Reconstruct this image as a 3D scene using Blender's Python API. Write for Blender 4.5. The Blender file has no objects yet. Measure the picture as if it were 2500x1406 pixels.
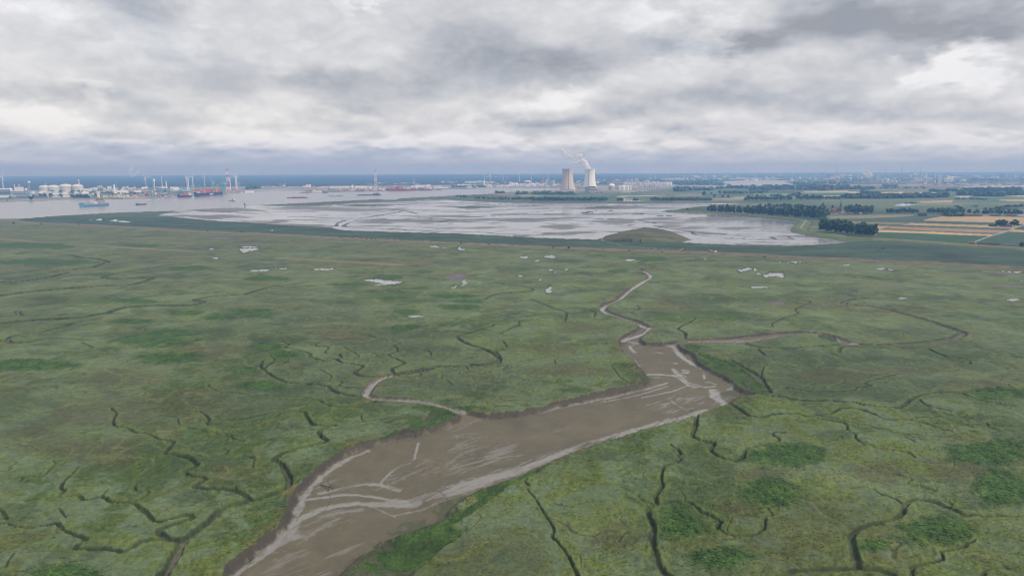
import bpy, math, random
import numpy as np
from math import radians as RAD, sin, cos, pi, atan2, sqrt
from mathutils import Matrix, Vector

# ------------------------------------------------------------------ camera, sky, sun, exposure
SC = bpy.context.scene
COL = SC.collection
F, CX, CY = 1666.0, 1250.0, 703.0          # focal length and centre of the 2500 px wide photograph
CAM_H = 160.0                              # metres above the marsh
HOR = 415.0                                # row of the true horizontal
PITCH = math.atan((CY - HOR) / F)
ROLL = RAD(0.246)
FAR = 25400.0                              # end of the built land

camd = bpy.data.cameras.new('camera')
cam = bpy.data.objects.new('camera', camd)
COL.objects.link(cam)
RM = Matrix.Rotation(pi / 2 - PITCH, 4, 'X') @ Matrix.Rotation(-ROLL, 4, 'Z')
cam.matrix_world = Matrix.Translation((0, 0, CAM_H)) @ RM
camd.sensor_width = 36.0
camd.lens = 36.0 * F / 2500.0
camd.clip_start = 1.0
camd.clip_end = 120000.0
SC.camera = cam
R3 = np.array(RM.to_3x3())

SUN_EL, SUN_AZ = 48.0, 118.0               # degrees; azimuth clockwise from the view direction
sund = bpy.data.lights.new('sun', 'SUN')
sund.energy = 2.6
sund.angle = RAD(8)
sund.color = (1.0, 0.95, 0.87)
sun = bpy.data.objects.new('sun', sund)
COL.objects.link(sun)
sdir = Vector((sin(RAD(SUN_AZ)) * cos(RAD(SUN_EL)), cos(RAD(SUN_AZ)) * cos(RAD(SUN_EL)), sin(RAD(SUN_EL))))
sun.rotation_euler = sdir.to_track_quat('Z', 'Y').to_euler()

SC.render.engine = 'CYCLES'
SC.view_settings.view_transform = 'Standard'
SC.view_settings.look = 'None'
SC.view_settings.gamma = 1.0
SC.view_settings.use_curve_mapping = False
SC.view_settings.exposure = 0.05
cy = SC.cycles
cy.max_bounces = 4
cy.diffuse_bounces = 2
cy.glossy_bounces = 2
cy.transmission_bounces = 2
cy.volume_bounces = 1
cy.transparent_max_bounces = 8
cy.use_denoising = True
cy.use_adaptive_sampling = False
cy.filter_width = 1.15
try:
    cy.denoiser = 'OPENIMAGEDENOISE'
    cy.denoising_input_passes = 'RGB_ALBEDO_NORMAL'
except Exception:
    pass


def ray(px, py):
    """unit direction(s) through photograph pixel(s)"""
    px = np.asarray(px, float); py = np.asarray(py, float)
    d = np.stack([(px - CX) / F, -(py - CY) / F, -np.ones_like(px)], -1)
    d = d @ R3.T
    return d / np.linalg.norm(d, axis=-1, keepdims=True)


def ground(px, py, z=0.0):
    """where that pixel's line of sight meets the ground"""
    d = ray(px, py)
    t = (z - CAM_H) / d[..., 2]
    return d[..., 0] * t, d[..., 1] * t


def azel(px, py):
    d = ray(px, py)
    return math.degrees(atan2(d[0], d[1])), math.degrees(math.asin(d[2]))


# ---- world: sky texture seen through a broken stratocumulus layer
W = bpy.data.worlds.new('World')
SC.world = W
W.use_nodes = True
NT = W.node_tree
NT.nodes.clear()


class NB:
    """small node-expression builder"""
    def __init__(self, nt): self.nt = nt
    def n(self, typ, **kw):
        nd = self.nt.nodes.new(typ)
        for k, v in kw.items(): setattr(nd, k, v)
        return nd
    def put(self, sock, v):
        if hasattr(v, 'is_output'): self.nt.links.new(v, sock)
        elif isinstance(v, (int, float)): sock.default_value = v
        else:
            v = tuple(v)
            if len(sock.default_value) == 4 and len(v) == 3: v = v + (1,)
            sock.default_value = v
    def m(self, op, a, b=0.0, c=0.0, clamp=False):
        nd = self.n('ShaderNodeMath', operation=op, use_clamp=clamp)
        self.put(nd.inputs[0], a); self.put(nd.inputs[1], b); self.put(nd.inputs[2], c)
        return nd.outputs[0]
    def vm(self, op, a, b=(0, 0, 0)):
        nd = self.n('ShaderNodeVectorMath', operation=op)
        self.put(nd.inputs[0], a); self.put(nd.inputs[1], b)
        return nd.outputs['Value'] if op in ('LENGTH', 'DOT_PRODUCT') else nd.outputs['Vector']
    def scale(self, a, s):
        nd = self.n('ShaderNodeVectorMath', operation='SCALE')
        self.put(nd.inputs[0], a); self.put(nd.inputs['Scale'], s)
        return nd.outputs['Vector']
    def comb(self, x, y, z=0.0):
        nd = self.n('ShaderNodeCombineXYZ')
        for i, v in enumerate((x, y, z)): self.put(nd.inputs[i], v)
        return nd.outputs[0]
    def sep(self, v):
        nd = self.n('ShaderNodeSeparateXYZ'); self.put(nd.inputs[0], v)
        return nd.outputs
    def noise(self, vec, scale, detail=4, rough=0.5, dist=0.0, out='Fac'):
        nd = self.n('ShaderNodeTexNoise')
        self.put(nd.inputs['Vector'], vec)
        nd.inputs['Scale'].default_value = scale
        nd.inputs['Detail'].default_value = detail
        nd.inputs['Roughness'].default_value = rough
        nd.inputs['Distortion'].default_value = dist
        return nd.outputs[out]
    def rng(self, v, a, b, c=0.0, d=1.0, interp='SMOOTHSTEP'):
        nd = self.n('ShaderNodeMapRange', interpolation_type=interp)
        for i, x in enumerate((v, a, b, c, d)): self.put(nd.inputs[i], x)
        return nd.outputs[0]
    def mix(self, f, a, b, blend='MIX'):
        nd = self.n('ShaderNodeMix', data_type='RGBA', blend_type=blend)
        self.put(nd.inputs[0], f); self.put(nd.inputs[6], a); self.put(nd.inputs[7], b)
        return nd.outputs[2]
    def ramp(self, f, stops):
        nd = self.n('ShaderNodeValToRGB')
        self.put(nd.inputs[0], f)
        cr = nd.color_ramp
        while len(cr.elements) < len(stops): cr.elements.new(0.5)
        for e, (p, c) in zip(cr.elements, stops):
            e.position = p; e.color = tuple(c) + (1,)
        return nd.outputs[0]
    def attr(self, name, out='Color'):
        nd = self.n('ShaderNodeAttribute', attribute_name=name)
        return nd.outputs[out]


# cloud masses: pixel of the photograph they were seen at, half sizes in pixels, strength
DARK = [(2180, 35, 480, 100, .62), (1810, 85, 190, 60, .28), (2420, 85, 220, 55, .26), (1215, 165, 300, 85, .36),
        (1080, 70, 330, 90, .12), (810, 218, 250, 38, .30), (560, 185, 230, 40, .20), (150, 228, 190, 22, .26),
        (300, 12, 190, 34, .26), (1780, 245, 300, 32, .30), (1490, 283, 260, 16, .22), (1330, 298, 190, 10, .22),
        (2090, 275, 220, 34, .34), (1560, 130, 180, 60, .16), (2080, 190, 150, 60, .22), (1380, 190, 100, 50, .15),
        (1690, 315, 200, 12, .16), (2350, 290, 260, 20, .14), (860, 262, 170, 12, .14), (300, 130, 260, 40, .06)]
LIGHT = [(855, 8, 55, 38, .34), (55, 25, 90, 50, .22), (1620, 22, 150, 50, .24), (1730, 105, 90, 70, .26),
         (2340, 175, 110, 75, .42), (2480, 120, 130, 40, .22), (95, 285, 190, 36, .24), (340, 118, 90, 60, .10),
         (570, 325, 230, 24, .20), (955, 347, 70, 14, .24), (790, 345, 110, 18, .18), (1380, 248, 140, 24, .22),
         (1560, 335, 260, 20, .18), (2050, 320, 320, 22, .16), (2420, 335, 200, 26, .20), (400, 355, 260, 16, .12),
         (1150, 340, 200, 20, .14), (230, 235, 40, 40, .16), (470, 90, 80, 40, .10), (2250, 340, 120, 16, .1)]

HEAPS = [(560, 338, 70, 20, .13), (640, 322, 40, 14, .10), (705, 347, 60, 16, .14), (790, 340, 60, 16, .10), (955, 349, 48, 13, .17), (1085, 346, 60, 15, .12), (1235, 352, 66, 13, .12), (1345, 262, 120, 26, .10),
         (1400, 345, 60, 13, .10), (1520, 338, 80, 16, .11), (1660, 344, 60, 13, .09), (1840, 352, 80, 12, .10), (2010, 345, 90, 15, .10), (2180, 352, 70, 12, .09), (2350, 345, 80, 15, .11), (2470, 338, 60, 14, .13), (100, 300, 130, 40, .08),
         (330, 372, 130, 8, .09), (640, 384, 160, 5, .07), (1120, 390, 220, 5, .06), (1600, 378, 160, 6, .09), (1850, 392, 260, 6, .12), (2250, 385, 220, 9, .14), (2100, 405, 380, 5, .08), (1520, 402, 200, 5, .06), (560, 300, 60, 20, .06), (2330, 160, 60, 50, .10), (1720, 110, 60, 40, .08), (850, 12, 34, 24, .12)]


def build_sky():
    b = NB(NT)
    d = b.n('ShaderNodeTexCoord').outputs['Generated']
    x, y, z = b.sep(d)
    el = b.m('MULTIPLY', b.m('ARCSINE', z), 57.29578)
    az = b.m('MULTIPLY', b.m('ARCTAN2', x, y), 57.29578)
    # cloud heaps look smaller and flatter towards the horizon: three sizes, blended by elevation
    whi = b.rng(el, 3.5, 9.0)
    wlo = b.rng(el, 1.6, 4.2, 1.0, 0.0)
    wmid = b.m('SUBTRACT', b.m('SUBTRACT', 1.0, whi), wlo)

    def layer(off, detail, rough, dist):
        tot = 0.0
        for w, sc, sq in ((whi, 5.2, 1.8), (wmid, 10.0, 2.1), (wlo, 17.0, 2.6)):
            v = b.vm('MULTIPLY', d, (1, 1, sq))
            if off: v = b.vm('ADD', v, (0, 0, off / sc))
            nz = b.m('MULTIPLY', b.noise(v, sc, detail, rough, dist), w)
            tot = nz if tot == 0.0 else b.m('ADD', tot, nz)
        return tot
    puff = layer(0, 6, .46, .15)
    puff_up = layer(.20, 6, .46, .15)
    relief = b.m('SUBTRACT', puff, puff_up)
    fine = b.noise(b.vm('MULTIPLY', d, (1, 1, 2.6)), 34.0, 7, 0.6, 0.4)
    wob = b.noise(b.vm('MULTIPLY', d, (1, 1, 2.2)), 7.0, 3, 0.5, 0.0, 'Color')
    wob2 = b.noise(b.vm('MULTIPLY', d, (1, 1, 2.4)), 22.0, 7, 0.6, 0.0, 'Color')
    wv = b.vm('ADD', b.scale(b.vm('SUBTRACT', wob, (.5, .5, .5)), 14.0), b.scale(b.vm('SUBTRACT', wob2, (.5, .5, .5)), 9.0))
    wv = b.vm('MULTIPLY', wv, (1.1, 0.42, 0))
    damp = b.rng(el, 0.3, 9.0, 0.10, 1.0, 'LINEAR')
    ae = b.vm('ADD', b.comb(az, el, 0), b.scale(wv, damp))
    aeh = b.vm('ADD', b.comb(az, el, 0), b.vm('MULTIPLY', b.scale(b.vm('SUBTRACT', wob2, (.5, .5, .5)), 3.0), (1.5, .75, 0)))
    wsoft = b.vm('ADD', b.scale(b.vm('SUBTRACT', wob, (.5, .5, .5)), 15.0), b.scale(b.vm('SUBTRACT', wob2, (.5, .5, .5)), 2.6))
    aes = b.vm('ADD', b.comb(az, el, 0), b.scale(b.vm('MULTIPLY', wsoft, (1.1, .42, 0)), damp))

    def blobs(lst, lo, hi, ae):
        acc = 0.0
        for (px, py, sx, sy, a) in lst:
            a0, e0 = azel(px, py)
            a1 = abs(azel(px + sx, py)[0] - a0); e1 = abs(azel(px, py - sy)[1] - e0)
            v = b.vm('MULTIPLY', b.vm('SUBTRACT', ae, (a0, e0, 0)), (1 / a1, 1 / e1, 0))
            g = b.rng(b.vm('LENGTH', v), hi, lo, 0.0, a)
            acc = g if acc == 0.0 else b.m('ADD', acc, g)
        return acc
    dark = blobs(DARK, 0.0, 1.5, aes)
    light = blobs(LIGHT, 0.35, 1.25, ae)
    bil = b.m('ABSOLUTE', b.m('SUBTRACT', b.noise(b.vm('MULTIPLY', d, (1, 1, 2.0)), 24.0, 5, 0.55, 0.0), .5))
    bil = b.m('MULTIPLY', b.m('SUBTRACT', .10, bil), b.rng(el, 1.2, 2.6))
    heaps = blobs(HEAPS, 0.70, 1.10, aeh)
    elw = b.m('ADD', b.sep(ae)[1], b.m('MULTIPLY', relief, 3.0))
    base = b.ramp(b.rng(elw, 0.0, 40.0, 0.0, 1.0, 'LINEAR'), [
        (0.0, (.49, .545, .66)), (0.022, (.485, .54, .65)), (0.038, (.53, .575, .66)), (0.052, (.63, .65, .685)),
        (0.085, (.72, .718, .712)), (0.16, (.71, .71, .71)), (0.20, (.69, .692, .70)), (0.33, (.69, .692, .707)), (0.6, (.65, .655, .68)), (1.0, (.61, .62, .65))])
    pale = b.ramp(b.rng(elw, 0.0, 40.0, 0.0, 1.0, 'LINEAR'), [
        (0.0, (.55, .595, .67)), (0.022, (.56, .60, .67)), (0.040, (.62, .645, .685)), (0.060, (.68, .685, .70)), (0.2, (.69, .692, .70)), (1.0, (.61, .62, .65))])
    base = b.mix(b.m('MULTIPLY', b.rng(az, -14.0, 24.0), b.rng(b.m('ABSOLUTE', az), 120, 60)), base, pale)
    vis = b.rng(el, 0.2, 2.2, 0.55, 1.0)
    mod = b.m('SUBTRACT', b.m('ADD', b.m('ADD', b.m('MULTIPLY', light, .9), heaps), b.m('MULTIPLY', bil, -.55)), b.m('MULTIPLY', dark, .98))
    mod = b.m('ADD', mod, b.m('MULTIPLY', b.m('SUBTRACT', puff, 0.5), b.rng(el, 1.5, 8.0, .75, 0.35, 'LINEAR')))
    mod = b.m('ADD', mod, b.m('MULTIPLY', relief, b.rng(el, 1.5, 8.0, 1.0, 0.7, 'LINEAR')))
    mod = b.m('ADD', mod, b.m('MULTIPLY', b.m('SUBTRACT', fine, 0.5), 0.12))
    mod = b.m('ADD', 1.03, b.m('MULTIPLY', mod, vis))
    mod = b.m('MINIMUM', b.m('MAXIMUM', mod, 0.5), 1.30)
    tint = b.mix(b.rng(mod, 0.6, 1.05), (.958, .986, 1.055), (.995, 1.0, 1.012))
    cloud = b.vm('MULTIPLY', b.scale(base, mod), tint)
    # thin places let a little blue sky through
    sky = b.n('ShaderNodeTexSky', sky_type='NISHITA', sun_disc=False)
    sky.sun_elevation = RAD(SUN_EL)
    sky.sun_rotation = RAD(SUN_AZ)
    sky.altitude = 0
    cov = b.rng(puff, 0.30, 0.46, 0.80, 0.97)
    out = b.mix(cov, sky.outputs[0], b.scale(cloud, 10.0))
    bg = b.n('ShaderNodeBackground')
    b.put(bg.inputs[0], out)
    bg.inputs[1].default_value = 0.1
    o = b.n('ShaderNodeOutputWorld')
    NT.links.new(bg.outputs[0], o.inputs[0])


build_sky()

# ------------------------------------------------------------------ helpers
rnd = random.Random(11)


def tag(o, label=None, cat=None, group=None, kind=None):
    if label: o['label'] = label
    if cat: o['category'] = cat
    if group: o['group'] = group
    if kind: o['kind'] = kind
    return o


MATS = {}


def mat(name, rgb, rough=0.75, var=0.18, scale=0.15, spec=0.25, streak=False):
    """painted / built surface with a little weathering"""
    if name in MATS: return MATS[name]
    m = bpy.data.materials.new(name)
    m.use_nodes = True
    nt = m.node_tree
    b = NB(nt)
    p = nt.nodes['Principled BSDF']
    co = b.n('ShaderNodeTexCoord').outputs['Object']
    if streak: co = b.vm('MULTIPLY', co, (1, 1, 0.12))
    f = b.noise(co, scale, 5, 0.6)
    lo = tuple(c * (1 - var) for c in rgb); hi = tuple(min(1, c * (1 + var)) for c in rgb)
    c = b.ramp(f, [(0.3, lo), (0.7, hi)])
    nt.links.new(c, p.inputs['Base Color'])
    p.inputs['Roughness'].default_value = rough
    p.inputs['Specular IOR Level'].default_value = spec
    MATS[name] = m
    return m


WHITE = mat('white_paint', (.80, .80, .78), .6, .06)
OFFWHITE = mat('off_white_cladding', (.66, .65, .61), .7, .1)
CONC = mat('concrete', (.42, .41, .38), .9, .15)
CREAM = mat('cream_tank_paint', (.56, .545, .48), .75, .08)
GREY = mat('grey_cladding', (.33, .35, .37), .7, .15)
DGREY = mat('dark_grey_steel', (.12, .13, .14), .6, .2)
BLUEGREY = mat('blue_grey_cladding', (.20, .26, .33), .7, .15)
REDP = mat('red_paint', (.42, .13, .10), .6, .15)
ORANGE = mat('orange_paint', (.62, .20, .07), .6, .15)
YELLOW = mat('yellow_paint', (.70, .45, .04), .55, .1)
BLUE = mat('blue_paint', (.13, .31, .48), .5, .12)
NAVY = mat('navy_hull_paint', (.03, .06, .14), .5, .15)
TEAL = mat('teal_crane_paint', (.10, .28, .26), .6, .15)
GREEN_CR = mat('green_crane_paint', (.25, .42, .33), .6, .15)
PINK = mat('faded_pink_cladding', (.55, .38, .34), .8, .12)
BRICK = mat('brick_wall', (.24, .13, .10), .9, .2)
TILE = mat('red_roof_tile', (.22, .115, .085), .85, .2)
SLATE = mat('dark_slate_roof', (.07, .075, .085), .8, .2)
GLASS = mat('window_glass', (.03, .04, .05), .15, .1, spec=.5)
BLACK = mat('black_paint', (.025, .025, .028), .6, .2)
BROWNB = mat('tan_cladding', (.45, .36, .26), .8, .15)
BARK = mat('bark', (.10, .085, .065), .95, .25, .8)
BARKP = mat('pale_poplar_bark', (.30, .28, .23), .95, .2, .8)


class MB:
    """collects simple solids into one mesh"""
    def __init__(self):
        self.v = []; self.f = []; self.mi = []; self.cur = 0
    def add(self, vs, fs):
        o = len(self.v)
        self.v += [tuple(p) for p in vs]
        for f in fs:
            self.f.append(tuple(i + o for i in f)); self.mi.append(self.cur)
        return self
    def box(self, cx, cy, z0, sx, sy, sz, tx=1.0, ty=1.0):
        a, c = sx / 2, sy / 2
        vs = [(cx - a, cy - c, z0), (cx + a, cy - c, z0), (cx + a, cy + c, z0), (cx - a, cy + c, z0)]
        vs += [(cx - a * tx, cy - c * ty, z0 + sz), (cx + a * tx, cy - c * ty, z0 + sz), (cx + a * tx, cy + c * ty, z0 + sz), (cx - a * tx, cy + c * ty, z0 + sz)]
        return self.add(vs, [(3, 2, 1, 0), (4, 5, 6, 7), (0, 1, 5, 4), (1, 2, 6, 5), (2, 3, 7, 6), (3, 0, 4, 7)])
    def rev(self, x, y, prof, n=16, cap=True):
        """solid of revolution from (r, z) pairs"""
        vs = []; fs = []
        for (r, z) in prof:
            for i in range(n):
                a = 2 * pi * i / n
                vs.append((x + r * cos(a), y + r * sin(a), z))
        for j in range(len(prof) - 1):
            for i in range(n):
                k = (i + 1) % n
                fs.append((j * n + i, j * n + k, (j + 1) * n + k, (j + 1) * n + i))
        if cap:
            fs.append(tuple(range(n))[::-1])
            o = (len(prof) - 1) * n
            fs.append(tuple(range(o, o + n)))
        return self.add(vs, fs)
    def cyl(self, x, y, z0, r0, h, r1=None, n=12):
        return self.rev(x, y, [(r0, z0), (r0 if r1 is None else r1, z0 + h)], n)
    def dome(self, x, y, z0, r, h, n=16, rings=5):
        return self.rev(x, y, [(max(.02 * r, r * cos(pi / 2 * i / rings)), z0 + h * sin(pi / 2 * i / rings)) for i in range(rings + 1)], n)
    def beam(self, p, q, w, w2=None):
        p = Vector(p); q = Vector(q); d = (q - p)
        if d.length < 1e-6: return self
        d.normalize()
        u = d.cross(Vector((0, 0, 1)))
        if u.length < 1e-3: u = Vector((1, 0, 0))
        u.normalize(); t = d.cross(u)
        w2 = w if w2 is None else w2
        vs = []
        for c, ww in ((p, w), (q, w2)):
            for sx, sy in ((-1, -1), (1, -1), (1, 1), (-1, 1)):
                vs.append(c + u * sx * ww / 2 + t * sy * ww / 2)
        return self.add(vs, [(3, 2, 1, 0), (4, 5, 6, 7), (0, 1, 5, 4), (1, 2, 6, 5), (2, 3, 7, 6), (3, 0, 4, 7)])
    def gable(self, cx, cy, z0, sx, sy, h, over=0.4):
        a, c = sx / 2 + over, sy / 2 + over
        vs = [(cx - a, cy - c, z0), (cx + a, cy - c, z0), (cx + a, cy + c, z0), (cx - a, cy + c, z0), (cx - a, cy, z0 + h), (cx + a, cy, z0 + h)]
        return self.add(vs, [(3, 2, 1, 0), (0, 1, 5, 4), (2, 3, 4, 5), (1, 2, 5), (3, 0, 4)])
    def mesh(self, name, mats):
        me = bpy.data.meshes.new(name)
        me.from_pydata(self.v, [], self.f)
        mats = mats if isinstance(mats, (list, tuple)) else [mats]
        for m in mats: me.materials.append(m)
        if len(mats) > 1: me.polygons.foreach_set('material_index', self.mi)
        me.update()
        return me
    def build(self, name, mats, parent=None):
        o = bpy.data.objects.new(name, self.mesh(name, mats))
        COL.objects.link(o)
        if parent: o.parent = parent
        return o


def empty(name, loc, rz=0.0, label=None, cat=None, group=None):
    o = bpy.data.objects.new(name, None)
    COL.objects.link(o)
    o.empty_display_size = 1.0
    o.location = loc
    o.rotation_euler = (0, 0, rz)
    return tag(o, label, cat, group)


ORD = 'first second third fourth fifth sixth seventh eighth ninth tenth eleventh twelfth thirteenth fourteenth fifteenth sixteenth seventeenth eighteenth nineteenth twentieth twenty-first twenty-second twenty-third twenty-fourth'.split()


def nth(i, n):
    if i == 0: return 'leftmost'
    if i == n - 1: return 'rightmost'
    return ORD[i] + ' from left,' if i < n / 2 else ORD[n - 1 - i] + ' from right,'


CNAME = {'white_paint': 'white', 'off_white_cladding': 'cream', 'concrete': 'drab', 'grey_cladding': 'grey', 'blue_grey_cladding': 'blue grey', 'faded_pink_cladding': 'pinkish', 'red_paint': 'red', 'orange_paint': 'orange', 'blue_paint': 'blue', 'teal_crane_paint': 'teal', 'navy_hull_paint': 'navy', 'tan_cladding': 'tan'}


def copy_tree(o, parent=None):
    c = o.copy()
    COL.objects.link(c)
    if parent: c.parent = parent
    for ch in list(o.children): copy_tree(ch, c)
    return c


def at(px, py):
    """ground point, facing angle towards the camera, metres per photo pixel"""
    x, y = ground(float(px), float(py))
    x, y = float(x), float(y)
    d = sqrt(x * x + y * y)
    return x, y, -atan2(x, y), d / F


# crops the photograph was studied in: origin and enlargement
CROPS = {'A': (0, 900, 2.779), 'B': (550, 900, 2.779), 'C': (1100, 900, 2.779), 'D': (1650, 900, 2.779), 'E': (2000, 900, 2.778),
         'L': (0, 500, 3.514), 'M': (600, 560, 3.514), 'N': (1200, 560, 3.514), 'G': (1800, 560, 3.514),
         'I': (380, 470, 4.032), 'J': (950, 470, 4.032), 'K': (1450, 470, 4.032), 'H': (1880, 490, 4.032),
         '1': (0, 380, 5.952), '2': (300, 380, 5.952), '3': (600, 380, 5.952), '4': (1000, 380, 5.952), '5': (1300, 360, 5.952),
         '6': (1650, 380, 5.952), '7': (2000, 380, 5.0), 'P': (0, 0, 1.0)}


def T(k, *pts):
    ox, oy, s = CROPS[k]
    flat = pts
    return [(ox + flat[i] / s, oy + flat[i + 1] / s) for i in range(0, len(flat), 2)]


def S(k, txt):
    return T(k, *[float(t) for t in txt.replace(',', ' ').split()])
# ------------------------------------------------------------------ the ground, one continuous sheet
PERM = np.random.RandomState(5).permutation(256).astype(np.int32)
PERM = np.concatenate([PERM, PERM])
GA = np.random.RandomState(6).rand(256) * 2 * np.pi
GX, GY = np.cos(GA).astype(np.float32), np.sin(GA).astype(np.float32)


def perlin(x, y, seed=0):
    x = x + seed * 17.31; y = y - seed * 9.77
    xi = np.floor(x); yi = np.floor(y)
    fx = (x - xi).astype(np.float32); fy = (y - yi).astype(np.float32)
    xi = xi.astype(np.int64) & 255; yi = yi.astype(np.int64) & 255
    u = fx * fx * fx * (fx * (fx * 6 - 15) + 10); v = fy * fy * fy * (fy * (fy * 6 - 15) + 10)
    px0 = PERM[xi]; px1 = PERM[(xi + 1) & 255]
    yi1 = (yi + 1) & 255
    h00 = PERM[px0 + yi]; h10 = PERM[px1 + yi]; h01 = PERM[px0 + yi1]; h11 = PERM[px1 + yi1]
    n00 = GX[h00] * fx + GY[h00] * fy
    n10 = GX[h10] * (fx - 1) + GY[h10] * fy
    n01 = GX[h01] * fx + GY[h01] * (fy - 1)
    n11 = GX[h11] * (fx - 1) + GY[h11] * (fy - 1)
    a = n00 + u * (n10 - n00); c = n01 + u * (n11 - n01)
    return (a + v * (c - a)) * 1.5


def sstep(a, b, x):
    t = np.clip((x - a) / (b - a), 0, 1)
    return t * t * (3 - 2 * t)


def fbm(x, y, lam, octs, seed, cs=None, gain=0.5):
    """fractal noise whose octaves fade out where the sheet is too coarse to hold them"""
    s = np.zeros(x.shape, np.float32); a = 1.0
    for i in range(octs):
        l = lam / 2 ** i
        n = perlin(x / l, y / l, seed + i * 3)
        if cs is not None: n = n * np.clip(l / (1.6 * cs) - 0.55, 0, 1)
        s += a * n; a *= gain
    return s


def inside(poly, px, py):
    P = np.asarray(poly, float)
    r = np.zeros(px.shape, bool)
    bb = (px >= P[:, 0].min()) & (px <= P[:, 0].max()) & (py >= P[:, 1].min()) & (py <= P[:, 1].max())
    idx = np.nonzero(bb)[0]
    if len(idx) == 0: return r
    qx, qy = px[idx], py[idx]
    k = np.zeros(len(idx), bool)
    n = len(P)
    for i in range(n):
        x1, y1 = P[i]; x2, y2 = P[(i + 1) % n]
        if y1 == y2: continue
        c = ((y1 > qy) != (y2 > qy)) & (qx < (x2 - x1) * (qy - y1) / (y2 - y1) + x1)
        k ^= c
    r[idx] = k
    return r


def smooth_line(pts, sub=5):
    """Catmull-Rom through world points"""
    P = [np.array(p) for p in pts]
    if len(P) < 3: return np.array(P)
    out = []
    for i in range(len(P) - 1):
        p0 = P[max(i - 1, 0)]; p1 = P[i]; p2 = P[i + 1]; p3 = P[min(i + 2, len(P) - 1)]
        for k in range(sub):
            t = k / sub
            out.append(.5 * ((2 * p1) + (-p0 + p2) * t + (2 * p0 - 5 * p1 + 4 * p2 - p3) * t * t + (-p0 + 3 * p1 - 3 * p2 + p3) * t ** 3))
    out.append(P[-1])
    return np.array(out)


def linedist(W, reach, X, Y, allidx=None):
    """distance to a world polyline for the points within reach; returns indices, distance, 0..1 along it"""
    lo = W.min(0) - reach; hi = W.max(0) + reach
    m = (X > lo[0]) & (X < hi[0]) & (Y > lo[1]) & (Y < hi[1])
    idx = np.nonzero(m)[0]
    if len(idx) == 0: return idx, np.zeros(0), np.zeros(0)
    best = np.full(len(idx), 1e9); bt = np.zeros(len(idx))
    x, y = X[idx], Y[idx]
    seg = np.linalg.norm(np.diff(W, axis=0), axis=1); cum = np.concatenate([[0], np.cumsum(seg)]); L = cum[-1]
    for i in range(len(W) - 1):
        ax, ay = W[i]; dx, dy = W[i + 1] - W[i]
        l2 = dx * dx + dy * dy
        if l2 < 1e-9: continue
        s = np.nonzero((x > min(ax, ax + dx) - reach) & (x < max(ax, ax + dx) + reach) & (y > min(ay, ay + dy) - reach) & (y < max(ay, ay + dy) + reach))[0]
        if len(s) == 0: continue
        xs, ys = x[s], y[s]
        t = np.clip(((xs - ax) * dx + (ys - ay) * dy) / l2, 0, 1)
        d = np.hypot(xs - ax - t * dx, ys - ay - t * dy)
        b = d < best[s]
        sb = s[b]
        best[sb] = d[b]; bt[sb] = (cum[i] + t[b] * seg[i]) / L
    k = best < reach
    return idx[k], best[k], bt[k]


def world(pts):
    a = np.array(pts)
    x, y = ground(a[:, 0], a[:, 1])
    return np.stack([x, y], 1)


# -- traced shapes
CHANNEL = (S('B', '-30 1406 0 1330 180 1190 380 1040 410 960 440 860 500 780 580 700 700 610 800 545 960 490 1150 440 1400 390 1540 335 1572 320 1565 308 1500 275 1400 250 1330 235 1200 225 1020 215 960 200 925 180 920 160 945 125 985 80 1040 54 1130 36')
           + S('B', '1138 54 1085 70 1045 95 1005 150 995 175 1050 190 1200 195 1330 215 1480 255 1600 285 1737 300')
           + S('C', '100 287 250 302 450 285 560 262 700 225 900 175 1100 130 1280 95 1325 80 1330 60 1290 15')
           + S('N', '1330 1260 1290 1210 1240 1150 1190 1090 1110 1025 1085 990 1085 940 1130 905 1230 860 1258 838 1250 815 1180 785 1060 745 960 718 930 695 922 665 950 632 1050 605 1100 565 1160 510 1250 470 1310 430 1338 400 1330 380 1295 360 1310 342')
           + S('N', '1345 370 1380 385 1378 410 1330 450 1270 490 1200 530 1140 590 1080 615 1010 642 995 665 1005 690 1060 718 1180 755 1290 790 1365 828 1374 850 1330 895 1290 925 1285 945 1330 968 1500 968 1600 948 1660 938 1800 935 2000 925 2200 905')
           + S('G', '100 905 200 890 400 878 520 872 640 872 760 888 870 918 950 948 1040 983 1060 992 960 990 880 978 855 930 800 908 700 897 600 890 420 908 300 932 230 948 60 975')
           + S('N', '2150 982 2000 972 1800 967 1650 970 1610 988 1640 1012 1740 1060 1762 1090 1780 1130 1900 1200 2000 1245 2080 1290 2097 1312 2102 1332 2170 1372 2260 1398')
           + S('D', '560 172 450 182 405 205 372 238 300 255 220 285 130 320 0 358')
           + S('C', '1650 325 1500 365 1350 405 1200 450 1050 492 900 535 780 585 660 640 560 680 450 730 330 775 220 815 100 880 0 960')
           + S('B', '1600 960 1450 1040 1350 1080 1200 1130 1050 1180 960 1240 880 1310 780 1406 700 1520 -200 1520'))
LOWMARSH = [S('B', '700 1520 780 1406 880 1310 960 1240 1050 1180 1200 1130 1350 1080 1450 1040 1600 960 1737 870') + S('C', '100 860 220 815 330 775 450 730 560 680 660 640 670 650 560 720 450 760 350 830 250 900 100 1010 0 1080') + S('B', '1650 1090 1560 1160 1450 1240 1370 1310 1300 1370 1270 1406 1200 1520'),
            S('N', '1620 990 1700 975 1800 990 1740 1060 1660 1015'),
            S('N', '1762 1062 1860 1080 2000 1120 2120 1170 2230 1250 2300 1330 2330 1406 2180 1372 2100 1310 1900 1200 1790 1130'),
            S('G', '690 898 800 908 855 930 850 965 780 950 700 925'),
            S('B', '1570 320 1540 300 1460 270 1380 250 1300 245 1390 290 1350 340 1250 390 1130 430 1000 480 1150 440 1400 390'),
            S('D', '420 90 470 75 560 90 640 140 620 165 560 172 500 130')]
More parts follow.
